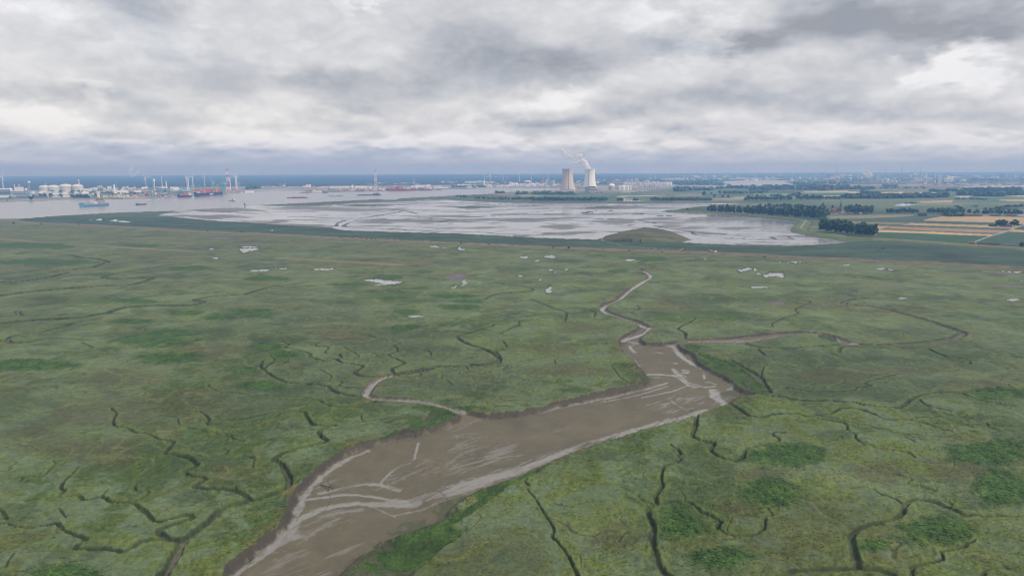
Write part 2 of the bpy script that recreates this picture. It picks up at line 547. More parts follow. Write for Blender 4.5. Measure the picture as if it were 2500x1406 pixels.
VEGMUD = [S('B', '1000 1190 1060 1090 1250 960 1400 900 1600 840 1737 812 1737 870 1600 960 1350 1080 1050 1180'), S('D', '300 140 420 100 540 160 420 180 340 190')]
WET = [('B', '430 1085 470 1000 560 950 680 900 850 875 1000 873 1150 880 1300 875', 4.2, 1), ('B', '520 850 700 825 830 810 1000 825 1150 850 1230 850', 2.0, 1),
       ('B', '640 805 700 790 850 755 1000 740 1100 760 1180 785', 2.6, .9), ('B', '1050 735 1150 640 1270 590 1290 540 1310 470', 1.4, .9),
       ('B', '-20 1400 180 1270 350 1130 440 1010 500 900 530 830 600 750 700 660 850 570 970 525', 3.2, 1), ('B', '550 1015 640 965 780 930 920 910', 3.0, .55),
       ('B', '430 1080 520 1110 620 1050 760 970', 3.0, .5), ('B', '200 1230 330 1150 430 1090 500 1100', 7.0, .7), ('B', '300 1330 420 1230 520 1200', 5.0, .5),
       ('B', '1000 890 1080 930 1150 960', .8, .8), ('B', '1150 950 1350 910 1737 812', 2.0, .55), ('B', '1100 870 1300 850 1500 822 1737 775', 7.0, .75),
       ('C', '0 800 150 755 400 690 600 620 800 548 1000 490 1200 432 1400 375 1600 320 1737 282', 9.0, .85), ('C', '0 640 150 600 300 570 480 550', 1.6, .6),
       ('C', '0 600 90 530 200 500 340 480', 2.5, .35), ('C', '20 380 100 340 200 310', 8.0, .4),
       ('C', '600 272 800 218 950 190 1100 165 1200 140 1330 112 1470 70', 2.4, .8), ('C', '700 245 900 205 1050 190 1270 150 1480 90', 1.6, .8), ('C', '1300 165 1500 125 1620 85', 1.8, .85),
       ('C', '1295 8 1450 12 1560 25 1620 70 1737 98', 1.6, 1), ('C', '1487 172 1530 210 1590 240 1650 240', 1.5, .9), ('C', '1550 5 1600 30', 1.6, .9),
       ('N', '1092 960 1102 1010 1180 1060 1240 1120 1290 1200 1330 1250', 3.2, .9), ('N', '1330 1216 1500 1215 1600 1235 1690 1300 1800 1320 1920 1312', 2.0, 1), ('N', '1330 1245 1440 1238', 1.6, .8),
       ('N', '1500 976 1570 988 1620 1050 1720 1120 1900 1200 2050 1280 2092 1315 2060 1342', 4.5, .95), ('N', '1100 942 1280 962', 3.0, .9), ('N', '1185 975 1210 1010 1235 1030', 3, .8),
       ('N', '1300 357 1362 392 1352 420 1250 480 1180 530 1100 600 1000 645 948 682 990 715 1150 772 1280 822 1352 848 1300 890 1120 945', 4.0, 1), ('N', '1230 850 1180 900 1140 930', 3, .7),
       ('N', '1900 1345 1905 1375 1925 1406', 6.0, 1), ('D', '262 130 285 175 335 222 255 258 130 302 0 345', 5.0, 1), ('D', '190 0 200 40', 1.5, .9),
       ('N', '1560 1115 1585 1120', 3, .8), ('N', '1565 1165 1590 1200 1630 1220', 4, .8), ('N', '1660 1175 1672 1195', 5, .9), ('N', '1815 1200 1830 1250', 2, .8), ('N', '1860 1275 1910 1290', 4, .7), ('N', '1715 1325 1750 1328', 2, .8), ('N', '1415 1025 1465 1032', 2.5, .8),
       ('N', '1640 965 1900 950 2200 975', 2, .5), ('N', '2330 940 2380 925 2460 908', 2.5, .9), ('G', '220 940 300 920 420 905 560 895', 2.2, .9), ('G', '860 925 875 975', 3, .8), ('G', '960 985 1010 970 1030 985', 5, .9), ('G', '30 980 60 972', 3, .9),
       ('B', '1135 45 1070 58 1000 105 960 160 962 190 1050 205 1200 208 1330 226 1480 262 1620 292', 3.6, .95), ('N', '1690 955 1900 948 2150 938', 6, .5), ('G', '0 950 150 938 300 918 480 896 640 890', 5, .5), ('A', '1180 1370 1230 1250 1250 1180', 1.6, .7)]
# creeks: crop, points, width at mouth, width at head, depth
CREEKS = [
 ('A', '1090 1420 1180 1280 1240 1170 1330 1100 1420 1030 1500 950 1640 905 1720 890 1860 845 1950 795 1960 740 1910 640 1860 610 1950 560 2090 525 2220 490 2170 450 2180 410 2270 385 2170 385 2120 370 2080 320 2060 290 1950 290 1830 300 1730 325 1620 345 1530 350 1480 370 1400 375 1420 345 1390 310 1340 290 1270 285', 5.5, 1.0, 2.4),
 ('A', '1220 1165 1140 1150 1080 1110 1100 1080 1200 1050 1290 1020 1300 995 1240 990 1130 1025 1050 1030 1020 1000 960 945 890 910 760 900 690 870 580 890 550 875 520 855 400 870 440 830 415 810 440 760 490 710 530 670', 3.6, 1.1, 2.0),
 ('A', '1150 1158 980 1165 900 1210 830 1240 720 1220 510 1220 580 1160 560 1140 440 1100 390 1050 270 1070 150 1075 60 1055 -20 1050', 3.2, 1.0, 1.8),
 ('A', '1720 892 1690 880 1600 825 1420 810 1320 800 1400 740 1290 720 1260 690 1340 655 1270 600 1190 580 1120 575 1170 520 1170 490 1080 475 1000 440 930 435 860 400 780 385 770 350 790 300 750 265', 3.4, .9, 2.0),
 ('A', '690 865 740 815', 1.0, .6, .8), ('A', '890 910 1000 850 1000 830 920 820 930 770 1010 740', 1.2, .8, 1), ('A', '135 765 160 735 200 725 290 730 330 690 380 640 360 620', 1.1, .8, 1),
 ('A', '45 1020 20 970 -10 950', 2, 1.2, 1.5), ('A', '445 1005 410 960 380 950', 1.2, .6, 1), ('A', '1690 495 1580 470 1560 440 1480 440 1420 465 1470 430 1300 410 1220 380 1210 345', 1.2, .7, 1),
 ('B', '330 610 300 640 190 665 195 600 50 590 0 575 20 560 -20 540', 1.4, .8, 1), ('B', '1020 217 900 255 750 255 660 230 630 205 450 185 200 180 60 160 -50 150 -120 110', 2.0, 1.0, 1.5),
 ('A', '40 1345 60 1300 100 1245', .9, .5, .8), ('A', '0 1390 180 1360 400 1320 620 1290', .8, .5, .5), ('A', '1300 1200 1480 1160 1560 1140 1650 1100', .8, .5, .6), ('A', '1600 825 1600 790', 1.4, .8, 1),
 ('B', '930 185 830 175 740 150 690 115 600 105 450 95 350 65 280 20 262 0 240 -20 260 -60', 3.6, 2.0, 2.0), ('B', '180 890 130 850 70 820 0 815', 3, 2, 1.5),
 ('B', '0 440 60 480 150 495 350 470 600 465', .9, .6, .8), ('B', '920 320 940 355 1000 345 1100 330 1190 315', 1.1, .6, .9), ('B', '380 640 430 720 420 800', 3, 3, 2),
 ('B', '1060 58 1130 45 1300 20 1400 0', 5.2, 4.6, 2.2), ('M', '1180 1250 1400 1215 1600 1180 1900 1165 2050 1155 2160 1130 2170 1100 2100 1050 2000 1010 1900 980 1830 940 1820 915 1900 890 2000 860 2130 815 1950 815 1700 830 1540 825', 5.0, 1.6, 2.2),
 ('M', '1090 1268 960 1245 940 1225 990 1190 1000 1170 940 1155 820 1140 770 1110 690 1130 600 1105 550 1085 560 1070 470 1040 340 1010 370 985 240 945', 3.2, 1.2, 1.6), ('M', '825 1100 790 1065 680 1055 710 1010 600 995 640 960', 1.8, 1, 1.2),
 ('M', '1270 1225 1260 1190 1350 1155 1360 1140 1270 1100 1220 1080 1260 1065', 2.6, 1.6, 1.6), ('M', '1300 1050 1300 1020 1260 990', 2, 1.2, 1.2), ('M', '1290 985 1330 970 1230 955 1100 920 1000 895 880 875', 2, 1.2, 1.2),
 ('M', '1000 1355 800 1345 830 1305 720 1295 740 1265 690 1230 620 1195', 1.4, .8, 1), ('M', '160 1190 200 1160 240 1130 240 1100 180 1070', 2, 1, 1.2), ('M', '160 1190 100 1200 0 1205', 2, 1.4, 1.2), ('M', '260 1165 330 1150 400 1090 460 1060', 1.5, .8, 1),
 ('M', '1590 1085 1580 1050 1540 1040', 1.4, .8, 1), ('M', '1910 1200 1890 1175', 1.6, 1, 1), ('M', '1500 1245 1500 1225', 1.6, .8, 1), ('M', '1680 1275 1690 1245', 1.5, .8, 1), ('M', '1775 1335 1720 1290', 1.2, .8, 1), ('M', '2240 1010 2220 970', 1.2, .8, 1), ('M', '2180 890 2330 820 2345 790 2450 770', 1.5, 1, 1),
 ('M', '0 550 200 490 300 480 540 450', 1.8, 1, .8), ('M', '840 1005 900 1040 970 1080 930 1100', 1.2, .8, .9), ('M', '1100 1060 1170 1110 1220 1120', 1.1, .7, .9),
 ('L', '-40 785 300 740 600 715 900 690 1100 685 1200 670 1310 630', 8.0, 6.0, 2.4), ('L', '1310 622 1200 630 1000 635 890 625 960 595 1100 570 1300 545 1500 510 1640 505', 6.5, 3.0, 2.0),
 ('L', '-40 672 200 650 400 625 520 595 560 580 450 575 600 555 780 540 880 505 920 490 830 465 700 455 620 435 560 430', 8.0, 4.5, 2.4), ('L', '-40 1022 250 990 600 970 800 945 900 930 960 915 1050 885 1200 870 1400 860 1600 862 1700 850 1740 830 1670 815 1800 790 2000 775 2120 765 2240 725 2460 700', 7.5, 2.6, 2.2),
 ('L', '-40 1168 60 1155 100 1130 200 1110 330 1100 490 1055 640 1020', 3.4, 1.8, 1.4), ('L', '60 1160 100 1180 250 1175 340 1155 420 1145 600 1150 770 1160', 3.0, 1.8, 1.4), ('L', '150 910 170 940 300 945 550 940 700 935', 3.6, 2.2, 1.4),
 ('L', '360 105 700 115 900 130 1200 135 1700 130', 6, 6, 1.5), ('L', '1130 150 1400 160 1700 165 1950 185 2200 205 2330 220', 5, 5, 1.5), ('L', '700 1180 800 1225', 1.5, 1, 1), ('L', '1350 1225 1600 1175 1900 1130', 1.5, 1, .8),
 ('C', '1500 1420 1420 1340 1390 1260 1370 1150 1380 1080 1350 1000 1340 950 1380 925 1405 910 1390 860 1440 790 1430 740 1450 660 1510 640 1570 615 1540 590 1560 570 1490 510', 3.8, .7, 2.0), ('C', '1400 915 1530 895 1620 905 1700 960 1830 1030 1810 1075 1840 1100 1940 1130 2070 1120 2130 1080 2140 1000 2190 985 2150 940', 2.6, .7, 1.5),
 ('C', '870 1420 810 1290 760 1210 700 1150 690 1130 700 1080 650 1000 600 920 570 870 520 815', 1.5, 1.0, 1.2), ('C', '540 795 505 765 520 745', 1.4, .9, 1), ('C', '1330 1090 1200 1105 1140 1170', .9, .5, .7), ('C', '1370 915 1310 890 1270 850', 1.2, .6, .9), ('C', '830 935 750 925 700 905', .8, .5, .7),
 ('C', '1670 310 1660 400 1640 455 1690 485 1720 490 1790 515 1765 550 1820 595 1930 625 1990 600 2000 550 2070 530 2210 500 2230 480 2185 440 2230 430 2330 440', 3.2, 1.2, 1.8), ('C', '930 530 1050 560', .8, .5, .7),
 ('D', '370 240 440 280 500 320 590 330 650 310 800 300 900 325 1000 310 1060 300 1120 270 1230 270 1330 300 1420 340 1590 345 1700 370 1860 425 1970 440 2060 460', 3.0, 1.2, 1.6), ('D', '560 170 640 180 720 190 850 215 1000 215 1180 225 1300 245 1510 265 1580 220 1660 180 1780 160 1900 158 2030 150 2180 148 2320 142 2400 130', 3.8, 1.4, 1.9), ('D', '1940 165 2050 210 2230 240 2360 262', 1.2, .8, 1),
 ('D', '640 160 600 100 580 60 520 20 450 -20 370 -60', 4.0, 3.0, 1.8), ('D', '640 138 750 130 900 150 1180 150 1240 125 1330 120 1290 100 1310 85 1410 60 1495 38', 1.7, .9, 1.2), ('D', '580 60 585 20 600 -20', 1.2, .8, 1), ('D', '1140 95 1100 110 1050 130', 1.2, .7, .8),
 ('E', '270 1345 240 1240 215 1140 260 1090 350 1055 480 1025 560 985 580 930 620 890 680 885 780 905 880 940 960 980 1060 995 1200 995 1340 1000 1400 1005', 3.6, 1.4, 2.0), ('E', '540 1420 420 1365 260 1352 0 1360 -100 1365 -200 1380 -260 1420', 3.4, 3.0, 1.8),
 ('E', '560 915 510 880 430 850 330 805 200 805', 1.3, .7, 1), ('E', '630 1420 640 1340 700 1320 840 1295 830 1240 950 1215 1060 1165', 1.8, .8, 1.2), ('E', '1110 1420 1130 1370 1250 1355 1389 1360', 1.4, 1, 1), ('E', '-10 335 130 355 190 380 190 410 245 440 250 475 330 510 450 550 600 565 650 605', 1.6, .8, 1.2), ('E', '160 340 210 360 400 400 520 430 650 490', 1.3, .7, 1),
 ('E', '680 210 740 250 900 280', 1.6, .8, 1), ('E', '1130 365 1200 405 1389 415', 1.2, .8, .9), ('E', '610 345 700 325 820 325', 1, .6, .8), ('E', '500 710 630 745 600 775 700 800 790 825', 1, .7, .8), ('E', '880 890 900 920', 1, .7, .8), ('E', '560 430 640 460 730 485', 1, .7, .8), ('E', '580 435 700 445', .9, .6, .8), ('E', '1280 110 1330 140', 1.4, .9, .9),
 ('G', '60 975 150 1000 280 1015 450 1020 600 1005 800 990 870 990', 3.2, 2.4, 1.6), ('G', '870 1050 890 1010 980 1000 1150 1010 1300 1015 1600 1020 1700 1055 1800 1090 1900 1105 2000 1135 1980 1160', 2.4, 1.4, 1.4), ('G', '400 1080 480 1090 530 1110', 1.3, .8, .9), ('G', '180 1030 240 1080', 2, 1.4, 1.1),
 ('G', '310 835 300 810 400 760 520 720 500 680 630 620 450 590', 1.6, 1, .8), ('G', '1090 1320 1150 1340 1080 1325 1110 1310 1230 1275 1355 1240', 1.5, .8, .9), ('G', '840 1165 1000 1160 1180 1165', 1.2, .8, .7),
 ('N', '1300 358 1290 340 1400 318 1270 290 1330 270', 3.0, 1.6, 1.2), ('N', '1660 930 1660 890 1600 850 1700 800 1750 760', 2.4, 1, 1.4), ('N', '1240 730 1200 710 1270 680 1250 650', 1.5, 1, 1), ('N', '880 750 890 710 840 690 740 670', 1.8, 1, 1.1), ('N', '170 840 240 820 230 785', 1.5, .9, 1), ('N', '1160 1305 1090 1250 1030 1170', 1.0, .6, .8),
 ('N', '550 1150 540 1120', 1.2, .8, .8), ('N', '30 1040 80 1110 60 1150', 2.5, 2, 1.2), ('N', '-60 600 0 570 100 545 330 530 345 510 250 480 0 460', 2.2, 1.5, .7), ('N', '340 600 540 680 640 710 630 790', 2.2, 1.5, .5), ('N', '100 960 130 1000', 1.2, .8, .8), ('N', '2290 1030 2350 1080', 1.6, 1, 1), ('N', '2130 1165 2250 1240 2320 1300', 4, 4, 1.6)]
MOTTLE = [S('B', '560 960 760 910 930 905 840 1000 700 1080 600 1180 540 1300 500 1420 100 1420 300 1280 440 1060'), S('B', '940 730 1080 690 1200 600 1500 480 1737 420 1737 640 1450 700 1200 780 1000 800'), S('C', '-20 420 150 400 400 440 500 540 300 580 0 660')]
CLEAR = [('B', '1140 44 1060 56 1000 98', 6.0), ('C', '-20 830 150 775 400 708 600 635 800 565 1000 508 1200 450 1400 393 1600 335 1737 295', 9.0), ('B', '1060 58 1000 100 955 155 965 188 1050 202 1200 212 1330 230 1480 266 1620 296', 5.0), ('N', '1660 958 1900 952 2200 938', 11.0), ('G', '0 955 150 942 300 922 480 900 640 892', 9.0), ('G', '870 945 940 968 1000 985', 9.0), ('N', '1300 357 1362 392 1352 420 1250 480 1180 530 1100 600 1000 645 948 682 990 715 1150 772 1280 822 1340 848 1290 890 1180 940', 6.5)]
MUDCREEK = [('G', '1060 990 1300 990 1600 970 1780 945 1870 930 1920 905 1935 885 1880 862 1750 820 1600 770 1450 730 1340 700 1200 670 1000 650 910 635 1000 600 1110 590 1000 575 920 555 1010 530 960 515 790 490', 6.5, 3.0, 1.6)]
RIVER = (T('P', -260, 541, 0, 534.7) + S('L', '250 115 360 103 560 90 1030 65 1300 57') + S('I', '210 178 360 168 600 155 880 135 1010 125 2200 65 2250 72 2370 70 2400 58 2500 52')
         + S('4', '400 595 750 575 1080 560 1300 540 1600 520 2200 500 2700 490') + S('4', '2700 468 2200 475 1700 475 1000 485 600 490') + S('3', '2500 510 2000 520 1500 530 950 540 800 512 400 515 150 530')
         + S('2', '1900 530 1500 560 1000 600 700 625 0 640') + S('1', '1000 650 0 680 -1500 700'))
RIVER2 = S('6', '0 462 400 440 700 418 620 400 700 378 1000 363 1700 362 1570 386 1660 412 1720 440 1000 446 700 456 500 470 200 478') + S('5', '2080 590 2050 570')
MUDFLAT = (S('I', '0 228 100 205 210 178 360 168 600 155 880 135 1010 125 1200 132 1600 130 2000 101 2500 85') + S('J', '100 92 300 77 550 71 800 88 1100 101 1500 106 2500 111')
           + S('K', '500 110 1250 107 1450 105 1200 122 950 150 640 190 900 205 1300 225 1700 255 1950 285 1985 300 1930 370 1950 390 2100 430 2300 455 2480 490 2420 500 2200 515 1900 525 1500 520 1300 512 1100 502 850 492 970 465 720 375 600 350 480 350 280 390 120 430 40 462')
           + S('J', '1800 455 1250 436 1100 425 700 405 0 385') + S('I', '2000 375 1850 371 1700 341 1300 325 900 295 580 278 250 250 120 230'))
HILL = S('K', '30 465 120 430 280 388 480 350 600 350 720 375 970 465 850 490 500 492 200 480')
GRASSBARS = [S('J', '600 146 700 138 800 132 900 138 1010 147 850 160 760 160'), S('J', '1900 150 2000 142 2150 140 2250 144 2300 150 2150 158 2000 158'), S('I', '1700 128 2000 118 2360 120 2250 132 2000 138'),
             S('J', '1890 195 1960 188 2050 180 2030 190 1930 205'), S('K', '350 215 400 207 500 205 480 218'), S('K', '600 225 680 225 690 232 610 230'), S('K', '700 232 810 220 800 226 720 236'), S('K', '115 178 190 175 190 184 120 182')]
MUDCH = [('I', '210 182 400 190 700 212 1000 228 1300 238 1500 248 1800 258 1900 260 2500 247', 16, 'w'), ('I', '2500 385 2000 372 1850 362 1790 340 1820 310 1880 285 1960 260', 14, 'w'), ('I', '300 240 600 272 900 270 1300 250', 10, 'w'),
         ('J', '0 258 500 265 700 268', 10, 'w'), ('J', '0 380 400 392 900 402 1200 425', 12, 'w'), ('K', '530 310 600 345 780 370 960 400 1020 425 1150 450 1290 485 1380 518', 10, 'w'), ('J', '300 80 500 74 800 90 1200 106 1600 112', 10, 'w'),
         ('I', '1310 234 1500 240 1700 250 2000 250 2200 225 2450 180', 8, 'd'), ('I', '1860 275 1790 300 1780 330', 10, 'd'), ('I', '1900 300 1850 330 1990 345 2300 355 2500 372', 8, 'd'), ('I', '400 172 500 182 700 190 1000 205', 12, 'd'),
         ('J', '330 243 550 258 800 262 1200 262 1500 260 1900 250 2500 270', 9, 'd'), ('J', '0 360 200 365 450 382 700 385 900 385 1100 405 1400 412 2000 420', 8, 'd'), ('J', '650 238 1000 232 1300 215 1800 205 2000 207', 7, 'd'), ('J', '700 100 900 112 1300 124 1580 130', 8, 'd'),
         ('J', '1000 225 1300 200 1600 180', 5, 'd'), ('J', '0 185 150 180 270 205', 5, 'd'), ('J', '500 290 560 275 620 262', 6, 'd'), ('K', '0 258 200 262 400 270 560 290 600 300', 10, 'd'), ('K', '590 325 700 345 850 370 960 385 990 410 1200 435 1500 455 1700 462 2000 458 2200 462', 7, 'd'),
         ('K', '1740 435 1800 460', 5, 'd'), ('K', '1900 430 1970 458', 5, 'd'), ('K', '1000 405 1300 402', 5, 'd'), ('J', '2400 318 1900 305 1500 300', 6, 'd')]
DARKMUD = [('I', 640, 170, 420, 28), ('I', 1500, 150, 500, 20), ('I', 2250, 290, 280, 18), ('I', 700, 235, 400, 16), ('J', 600, 235, 400, 18), ('J', 300, 285, 240, 22), ('J', 1700, 330, 260, 26), ('J', 1300, 270, 600, 18), ('J', 2300, 275, 280, 18), ('K', 260, 295, 260, 26), ('K', 760, 325, 200, 30), ('K', 950, 345, 300, 22), ('K', 1400, 350, 300, 14), ('K', 700, 250, 240, 14), ('I', 1300, 300, 0, 0)]
REEDS = [(1915, 1110, 92, 28), (1880, 1205, 84, 32), (2420, 1105, 98, 28), (2445, 1195, 75, 40), (2290, 1300, 92, 36), (1665, 1275, 62, 48), (1760, 1362, 66, 26), (2440, 962, 80, 14), (640, 942, 60, 12),
         (617, 762, 55, 9), (532, 776, 42, 7), (455, 764, 45, 7), (315, 785, 52, 6), (384, 833, 110, 16), (420, 812, 75, 9), (400, 873, 76, 15), (60, 890, 120, 12), (634, 764, 36, 10), (990, 762, 32, 8), (988, 800, 32, 7),
         (1126, 749, 56, 6), (657, 847, 36, 10), (700, 866, 36, 11), (964, 728, 34, 4), (1112, 723, 60, 5), (945, 677, 32, 6), (330, 735, 60, 6), (250, 670, 40, 5), (1590, 633, 40, 5), (1510, 662, 26, 5), (850, 695, 50, 4), (600, 905, 50, 9),
         (650, 680, 60, 6), (110, 640, 120, 8), (60, 600, 120, 8), (460, 655, 60, 6), (330, 600, 60, 4), (1140, 735, 40, 5), (2350, 1120, 40, 10), (2120, 1330, 50, 14), (1150, 1000, 40, 8), (160, 1400, 80, 20)]
BROWN = [(285, 1112, 70, 34), (540, 1142, 28, 18), (390, 985, 110, 26), (250, 1010, 120, 30), (150, 1090, 120, 26), (90, 1060, 60, 14), (810, 810, 60, 12), (860, 825, 50, 8), (470, 960, 60, 12), (2160, 1150, 70, 26), (1860, 1160, 60, 16), (2330, 1150, 90, 30), (1810, 1240, 60, 24), (1500, 1320, 60, 40),
         (1000, 640, 200, 9), (1000, 615, 120, 6), (900, 610, 60, 5), (560, 582, 90, 6), (750, 590, 70, 5), (1640, 745, 60, 20), (1330, 850, 90, 14), (1400, 905, 110, 12), (2050, 920, 90, 16), (2240, 905, 90, 10), (2380, 935, 70, 9), (1420, 800, 60, 14), (300, 925, 120, 18), (500, 850, 90, 12), (60, 570, 160, 5), (2380, 665, 110, 4), (2000, 745, 90, 14), (2200, 760, 120, 12)]
PONDS = [S('L', '2050 380 2130 377 2222 376 2190 390 2130 400 2090 411 2072 402'), S('L', '2055 360 2140 362 2215 357 2180 368 2100 368'), S('L', '1798 378 1815 374 1832 380 1810 388'), S('L', '1808 462 1830 455 1875 455 1850 464'), S('M', '10 355 100 348 195 347 190 356 60 361'), S('M', '245 341 300 336 352 337 330 345'), S('M', '572 345 610 338 690 340 750 333 758 341 700 350 600 351'),
         S('M', '1010 438 1080 430 1140 432 1190 442 1270 446 1342 452 1300 462 1240 471 1180 462 1100 452'), S('M', '1088 482 1150 472 1210 464 1212 473 1150 478'), S('M', '1570 145 1620 142 1662 153 1620 156'), S('M', '1810 168 1825 148 1845 165 1880 172 1850 182'), S('M', '1845 492 1858 462 1855 442 1875 435 1885 455 1912 460 1880 472 1862 482'), S('M', '1368 744 1450 739 1548 742 1500 751 1400 752'), S('M', '2350 243 2380 232 2425 243 2390 250'), S('M', '1760 510 1780 492 1800 482 1790 500'), S('M', '1690 157 1720 162 1700 166'),
         S('N', '240 241 265 236 312 240 285 248'), S('N', '455 236 490 224 512 222 545 237 530 245 480 244'), S('N', '366 270 390 266 412 270 390 277'), S('N', '1138 263 1175 255 1224 260 1210 267 1165 270'), S('N', '630 346 640 338 658 344 645 350'), S('N', '525 367 540 363 556 368 535 372'), S('N', '485 350 498 345 514 350 498 355'), S('N', '460 530 478 500 500 492 512 505 508 520 524 528 515 544 475 543'), S('N', '230 399 255 395 274 400 250 404'), S('N', '400 434 415 429 430 436 412 440'), S('N', '1820 253 1832 249 1842 253 1830 257'),
         S('N', '2258 380 2285 374 2314 380 2285 385'), S('G', '120 496 180 492 256 494 258 501 180 504 126 502'), S('G', '218 401 270 382 330 378 388 380 392 412 360 412 330 400 280 402 240 410'), S('G', '0 355 40 345 80 330 125 342 90 348 30 368'), S('G', '135 335 150 345 165 348 140 358'), S('G', '1180 341 1215 333 1245 333 1282 340 1230 347'), S('G', '1290 344 1350 350 1290 350'), S('G', '906 306 940 305 968 310 930 313'), S('G', '2300 604 2340 601 2420 600 2426 608 2385 612 2360 619 2330 612'),
         S('G', '2256 362 2290 358 2275 366'), S('G', '2305 366 2330 362 2360 364 2340 370'), S('G', '2370 364 2410 363 2440 368 2395 374'), S('G', '342 284 370 279 355 288'), S('G', '428 287 440 282 440 294 430 296'), S('G', '445 280 510 279 578 287 510 287'), S('G', '2425 440 2450 436 2450 444'), S('G', '1368 590 1410 586 1450 590 1410 598'),
         S('L', '755 125 775 120 795 127 770 132'), S('L', '820 128 860 124 890 132 850 134'), S('L', '930 138 980 128 1060 140 1130 148 1080 153 1000 146'), S('M', '205 8 220 5 232 12 215 16'), S('7', '905 610 960 598 1020 589 1120 592 1215 588 1160 604 1080 612 1000 618'), S('7', '1975 662 2010 653 2100 658 2180 652 2270 660 2365 662 2300 674 2150 676 2050 676'), S('K', '2200 455 2210 455 2205 458'), S('J', '2300 66 2400 66 2400 71 2300 71'), S('J', '2290 83 2480 81 2500 86 2300 88')]
GREYMUD = [S('G', '280 625 340 612 412 622 400 645 320 645'), S('M', '1705 415 1750 385 1860 372 1900 385 1880 405 1860 440 1760 440'), S('L', '1800 285 1880 275 2010 283 1960 297 1850 298'), S('N', '130 690 150 675 180 685 160 700'), S('G', '1265 490 1350 482 1480 505 1350 502'), S('M', '2225 680 2270 672 2300 690 2250 696'), S('G', '2080 350 2240 360 2460 378 2300 384 2100 365'), S('G', '2200 485 2300 470 2460 478 2380 492')]
TRACK = T('P', -260, 525, 0, 535.5) + S('L', '100 140 350 158 700 170 900 182 1200 197 1600 222 2000 240') + S('M', '0 30 300 50 600 62 900 78 1300 98 1700 115 2100 130') + S('N', '0 130 400 150 800 165 1200 178 1700 195 2000 208 2300 220') + S('G', '0 215 400 235 900 255 1300 275 1800 295 2460 335 3000 362')
SEADIKE = S('K', '420 190 640 178 900 192 1300 212 1700 240 1990 268 2060 300 2010 360 2040 390 2200 420 2400 450') + S('H', '600 345 800 375 1000 390 1300 400 1700 430 2150 460 2500 485 3400 560')
FIELDS = [('H', '570 182 600 160 1000 140 1430 134 1370 155 900 176', (.19, .17, .09)), ('H', '570 195 572 182 900 176 1370 155 1500 148 1690 150 1640 165 1500 198 1360 220 1000 208', (.050, .085, .045)), ('H', '570 210 570 195 1000 208 1360 220 1320 238 1000 232 700 220', (.18, .16, .09)),
          ('H', '1500 196 1560 178 1700 155 2080 155 2700 166 2700 240 2420 226 2150 213', (.36, .25, .125)), ('H', '1360 220 1500 197 2150 214 2700 242 2600 262 2480 246 2180 242', (.045, .075, .050)), ('H', '1320 238 1380 220 2180 242 2460 248 2420 264 2380 274', (.38, .27, .13)),
          ('H', '920 240 1000 232 1320 238 2390 274 2330 292 1190 250 975 243', (.048, .085, .045)), ('H', '978 243 1190 250 1080 283 1030 282', (.36, .23, .12)), ('H', '1150 272 1200 252 2330 292 2270 318 1600 297', (.28, .18, .11)), ('H', '1085 286 1150 273 1600 298 2270 318 2200 332', (.09, .095, .075)),
          ('H', '1050 306 1050 290 1085 287 2200 332 2170 348', (.42, .30, .14)), ('H', '1045 352 1045 308 2170 349 1970 425 1500 396 1200 380', (.035, .085, .035)), ('H', '2000 425 2350 306 2700 318 2700 480 2250 440', (.045, .085, .045)), ('H', '2350 304 2385 284 2700 300 2700 318', (.38, .27, .13)), ('H', '2395 280 2500 245 2700 238 2700 298 2500 290', (.05, .075, .045)),
          ('7', '-40 492 250 489 265 516 -30 516', (.50, .36, .17)), ('7', '-300 524 -110 508 60 512 -20 520', (.45, .33, .17)), ('7', '0 443 200 430 540 446 500 462 100 452', (.46, .35, .19)), ('7', '560 462 740 452 1000 444 1500 452 1400 462 900 468', (.52, .40, .22)), ('7', '1180 560 1250 545 1500 542 1640 540 1620 572 1400 578 1250 575', (.36, .28, .16)), ('7', '1640 510 1720 495 1840 492 1850 508 1720 518', (.45, .36, .22)), ('7', '2220 488 2600 484 2600 500 2350 500', (.50, .38, .19)),
          ('7', '2150 540 2600 535 2600 558 2300 556', (.38, .30, .18)), ('7', '1900 505 2220 492 2600 505 2600 530 2000 528', (.09, .16, .055)), ('7', '-100 585 300 530 1000 520 1700 540 1200 560 900 640 700 650 300 600', (.115, .14, .065)), ('7', '100 470 500 462 560 470 300 478', (.07, .13, .06)),
          ('6', '1100 555 1700 548 1560 590 1100 592', (.17, .24, .075)), ('6', '1680 532 2500 520 2500 545 1700 552', (.15, .21, .075)), ('6', '0 540 600 512 640 530 380 555 0 565', (.09, .15, .07)), ('6', '0 565 380 555 380 585 0 590', (.22, .16, .11)), ('6', '800 610 900 600 1230 600 1200 612 850 616', (.52, .40, .22)), ('6', '0 590 400 585 1000 570 1000 596 0 618', (.075, .13, .065)), ('6', '520 628 600 622 1000 625 980 645 560 640', (.30, .24, .15)),
          ('6', '1850 523 2500 512 2500 530 1900 532', (.50, .40, .24)), ('6', '1700 582 1750 578 2100 576 1800 590', (.5, .38, .2)), ('5', '1200 712 1300 705 1600 700 1900 694 1950 700 1500 716 1250 722', (.46, .36, .20)), ('5', '900 690 1500 675 2000 690 1300 705', (.07, .13, .07)), ('5', '2200 690 2480 680 2480 700 2200 702', (.24, .17, .12)), ('5', '600 690 1000 670 1150 700 1060 735 600 715', (.10, .14, .07)),
          ('4', '1550 570 1700 565 2000 590 1650 600', (.22, .19, .09)), ('4', '1100 560 1400 542 1550 540 1550 562 1300 570', (.21, .16, .12)), ('4', '1000 580 1500 575 1550 590 1100 602', (.15, .17, .08)), ('4', '1450 525 2080 510 2200 520 1560 540', (.26, .23, .13)), ('7', '1680 375 2600 370 2600 384 1800 386', (.42, .39, .33)), ('7', '600 365 1300 372 1650 385 1500 420 700 415', (.16, .14, .09))]
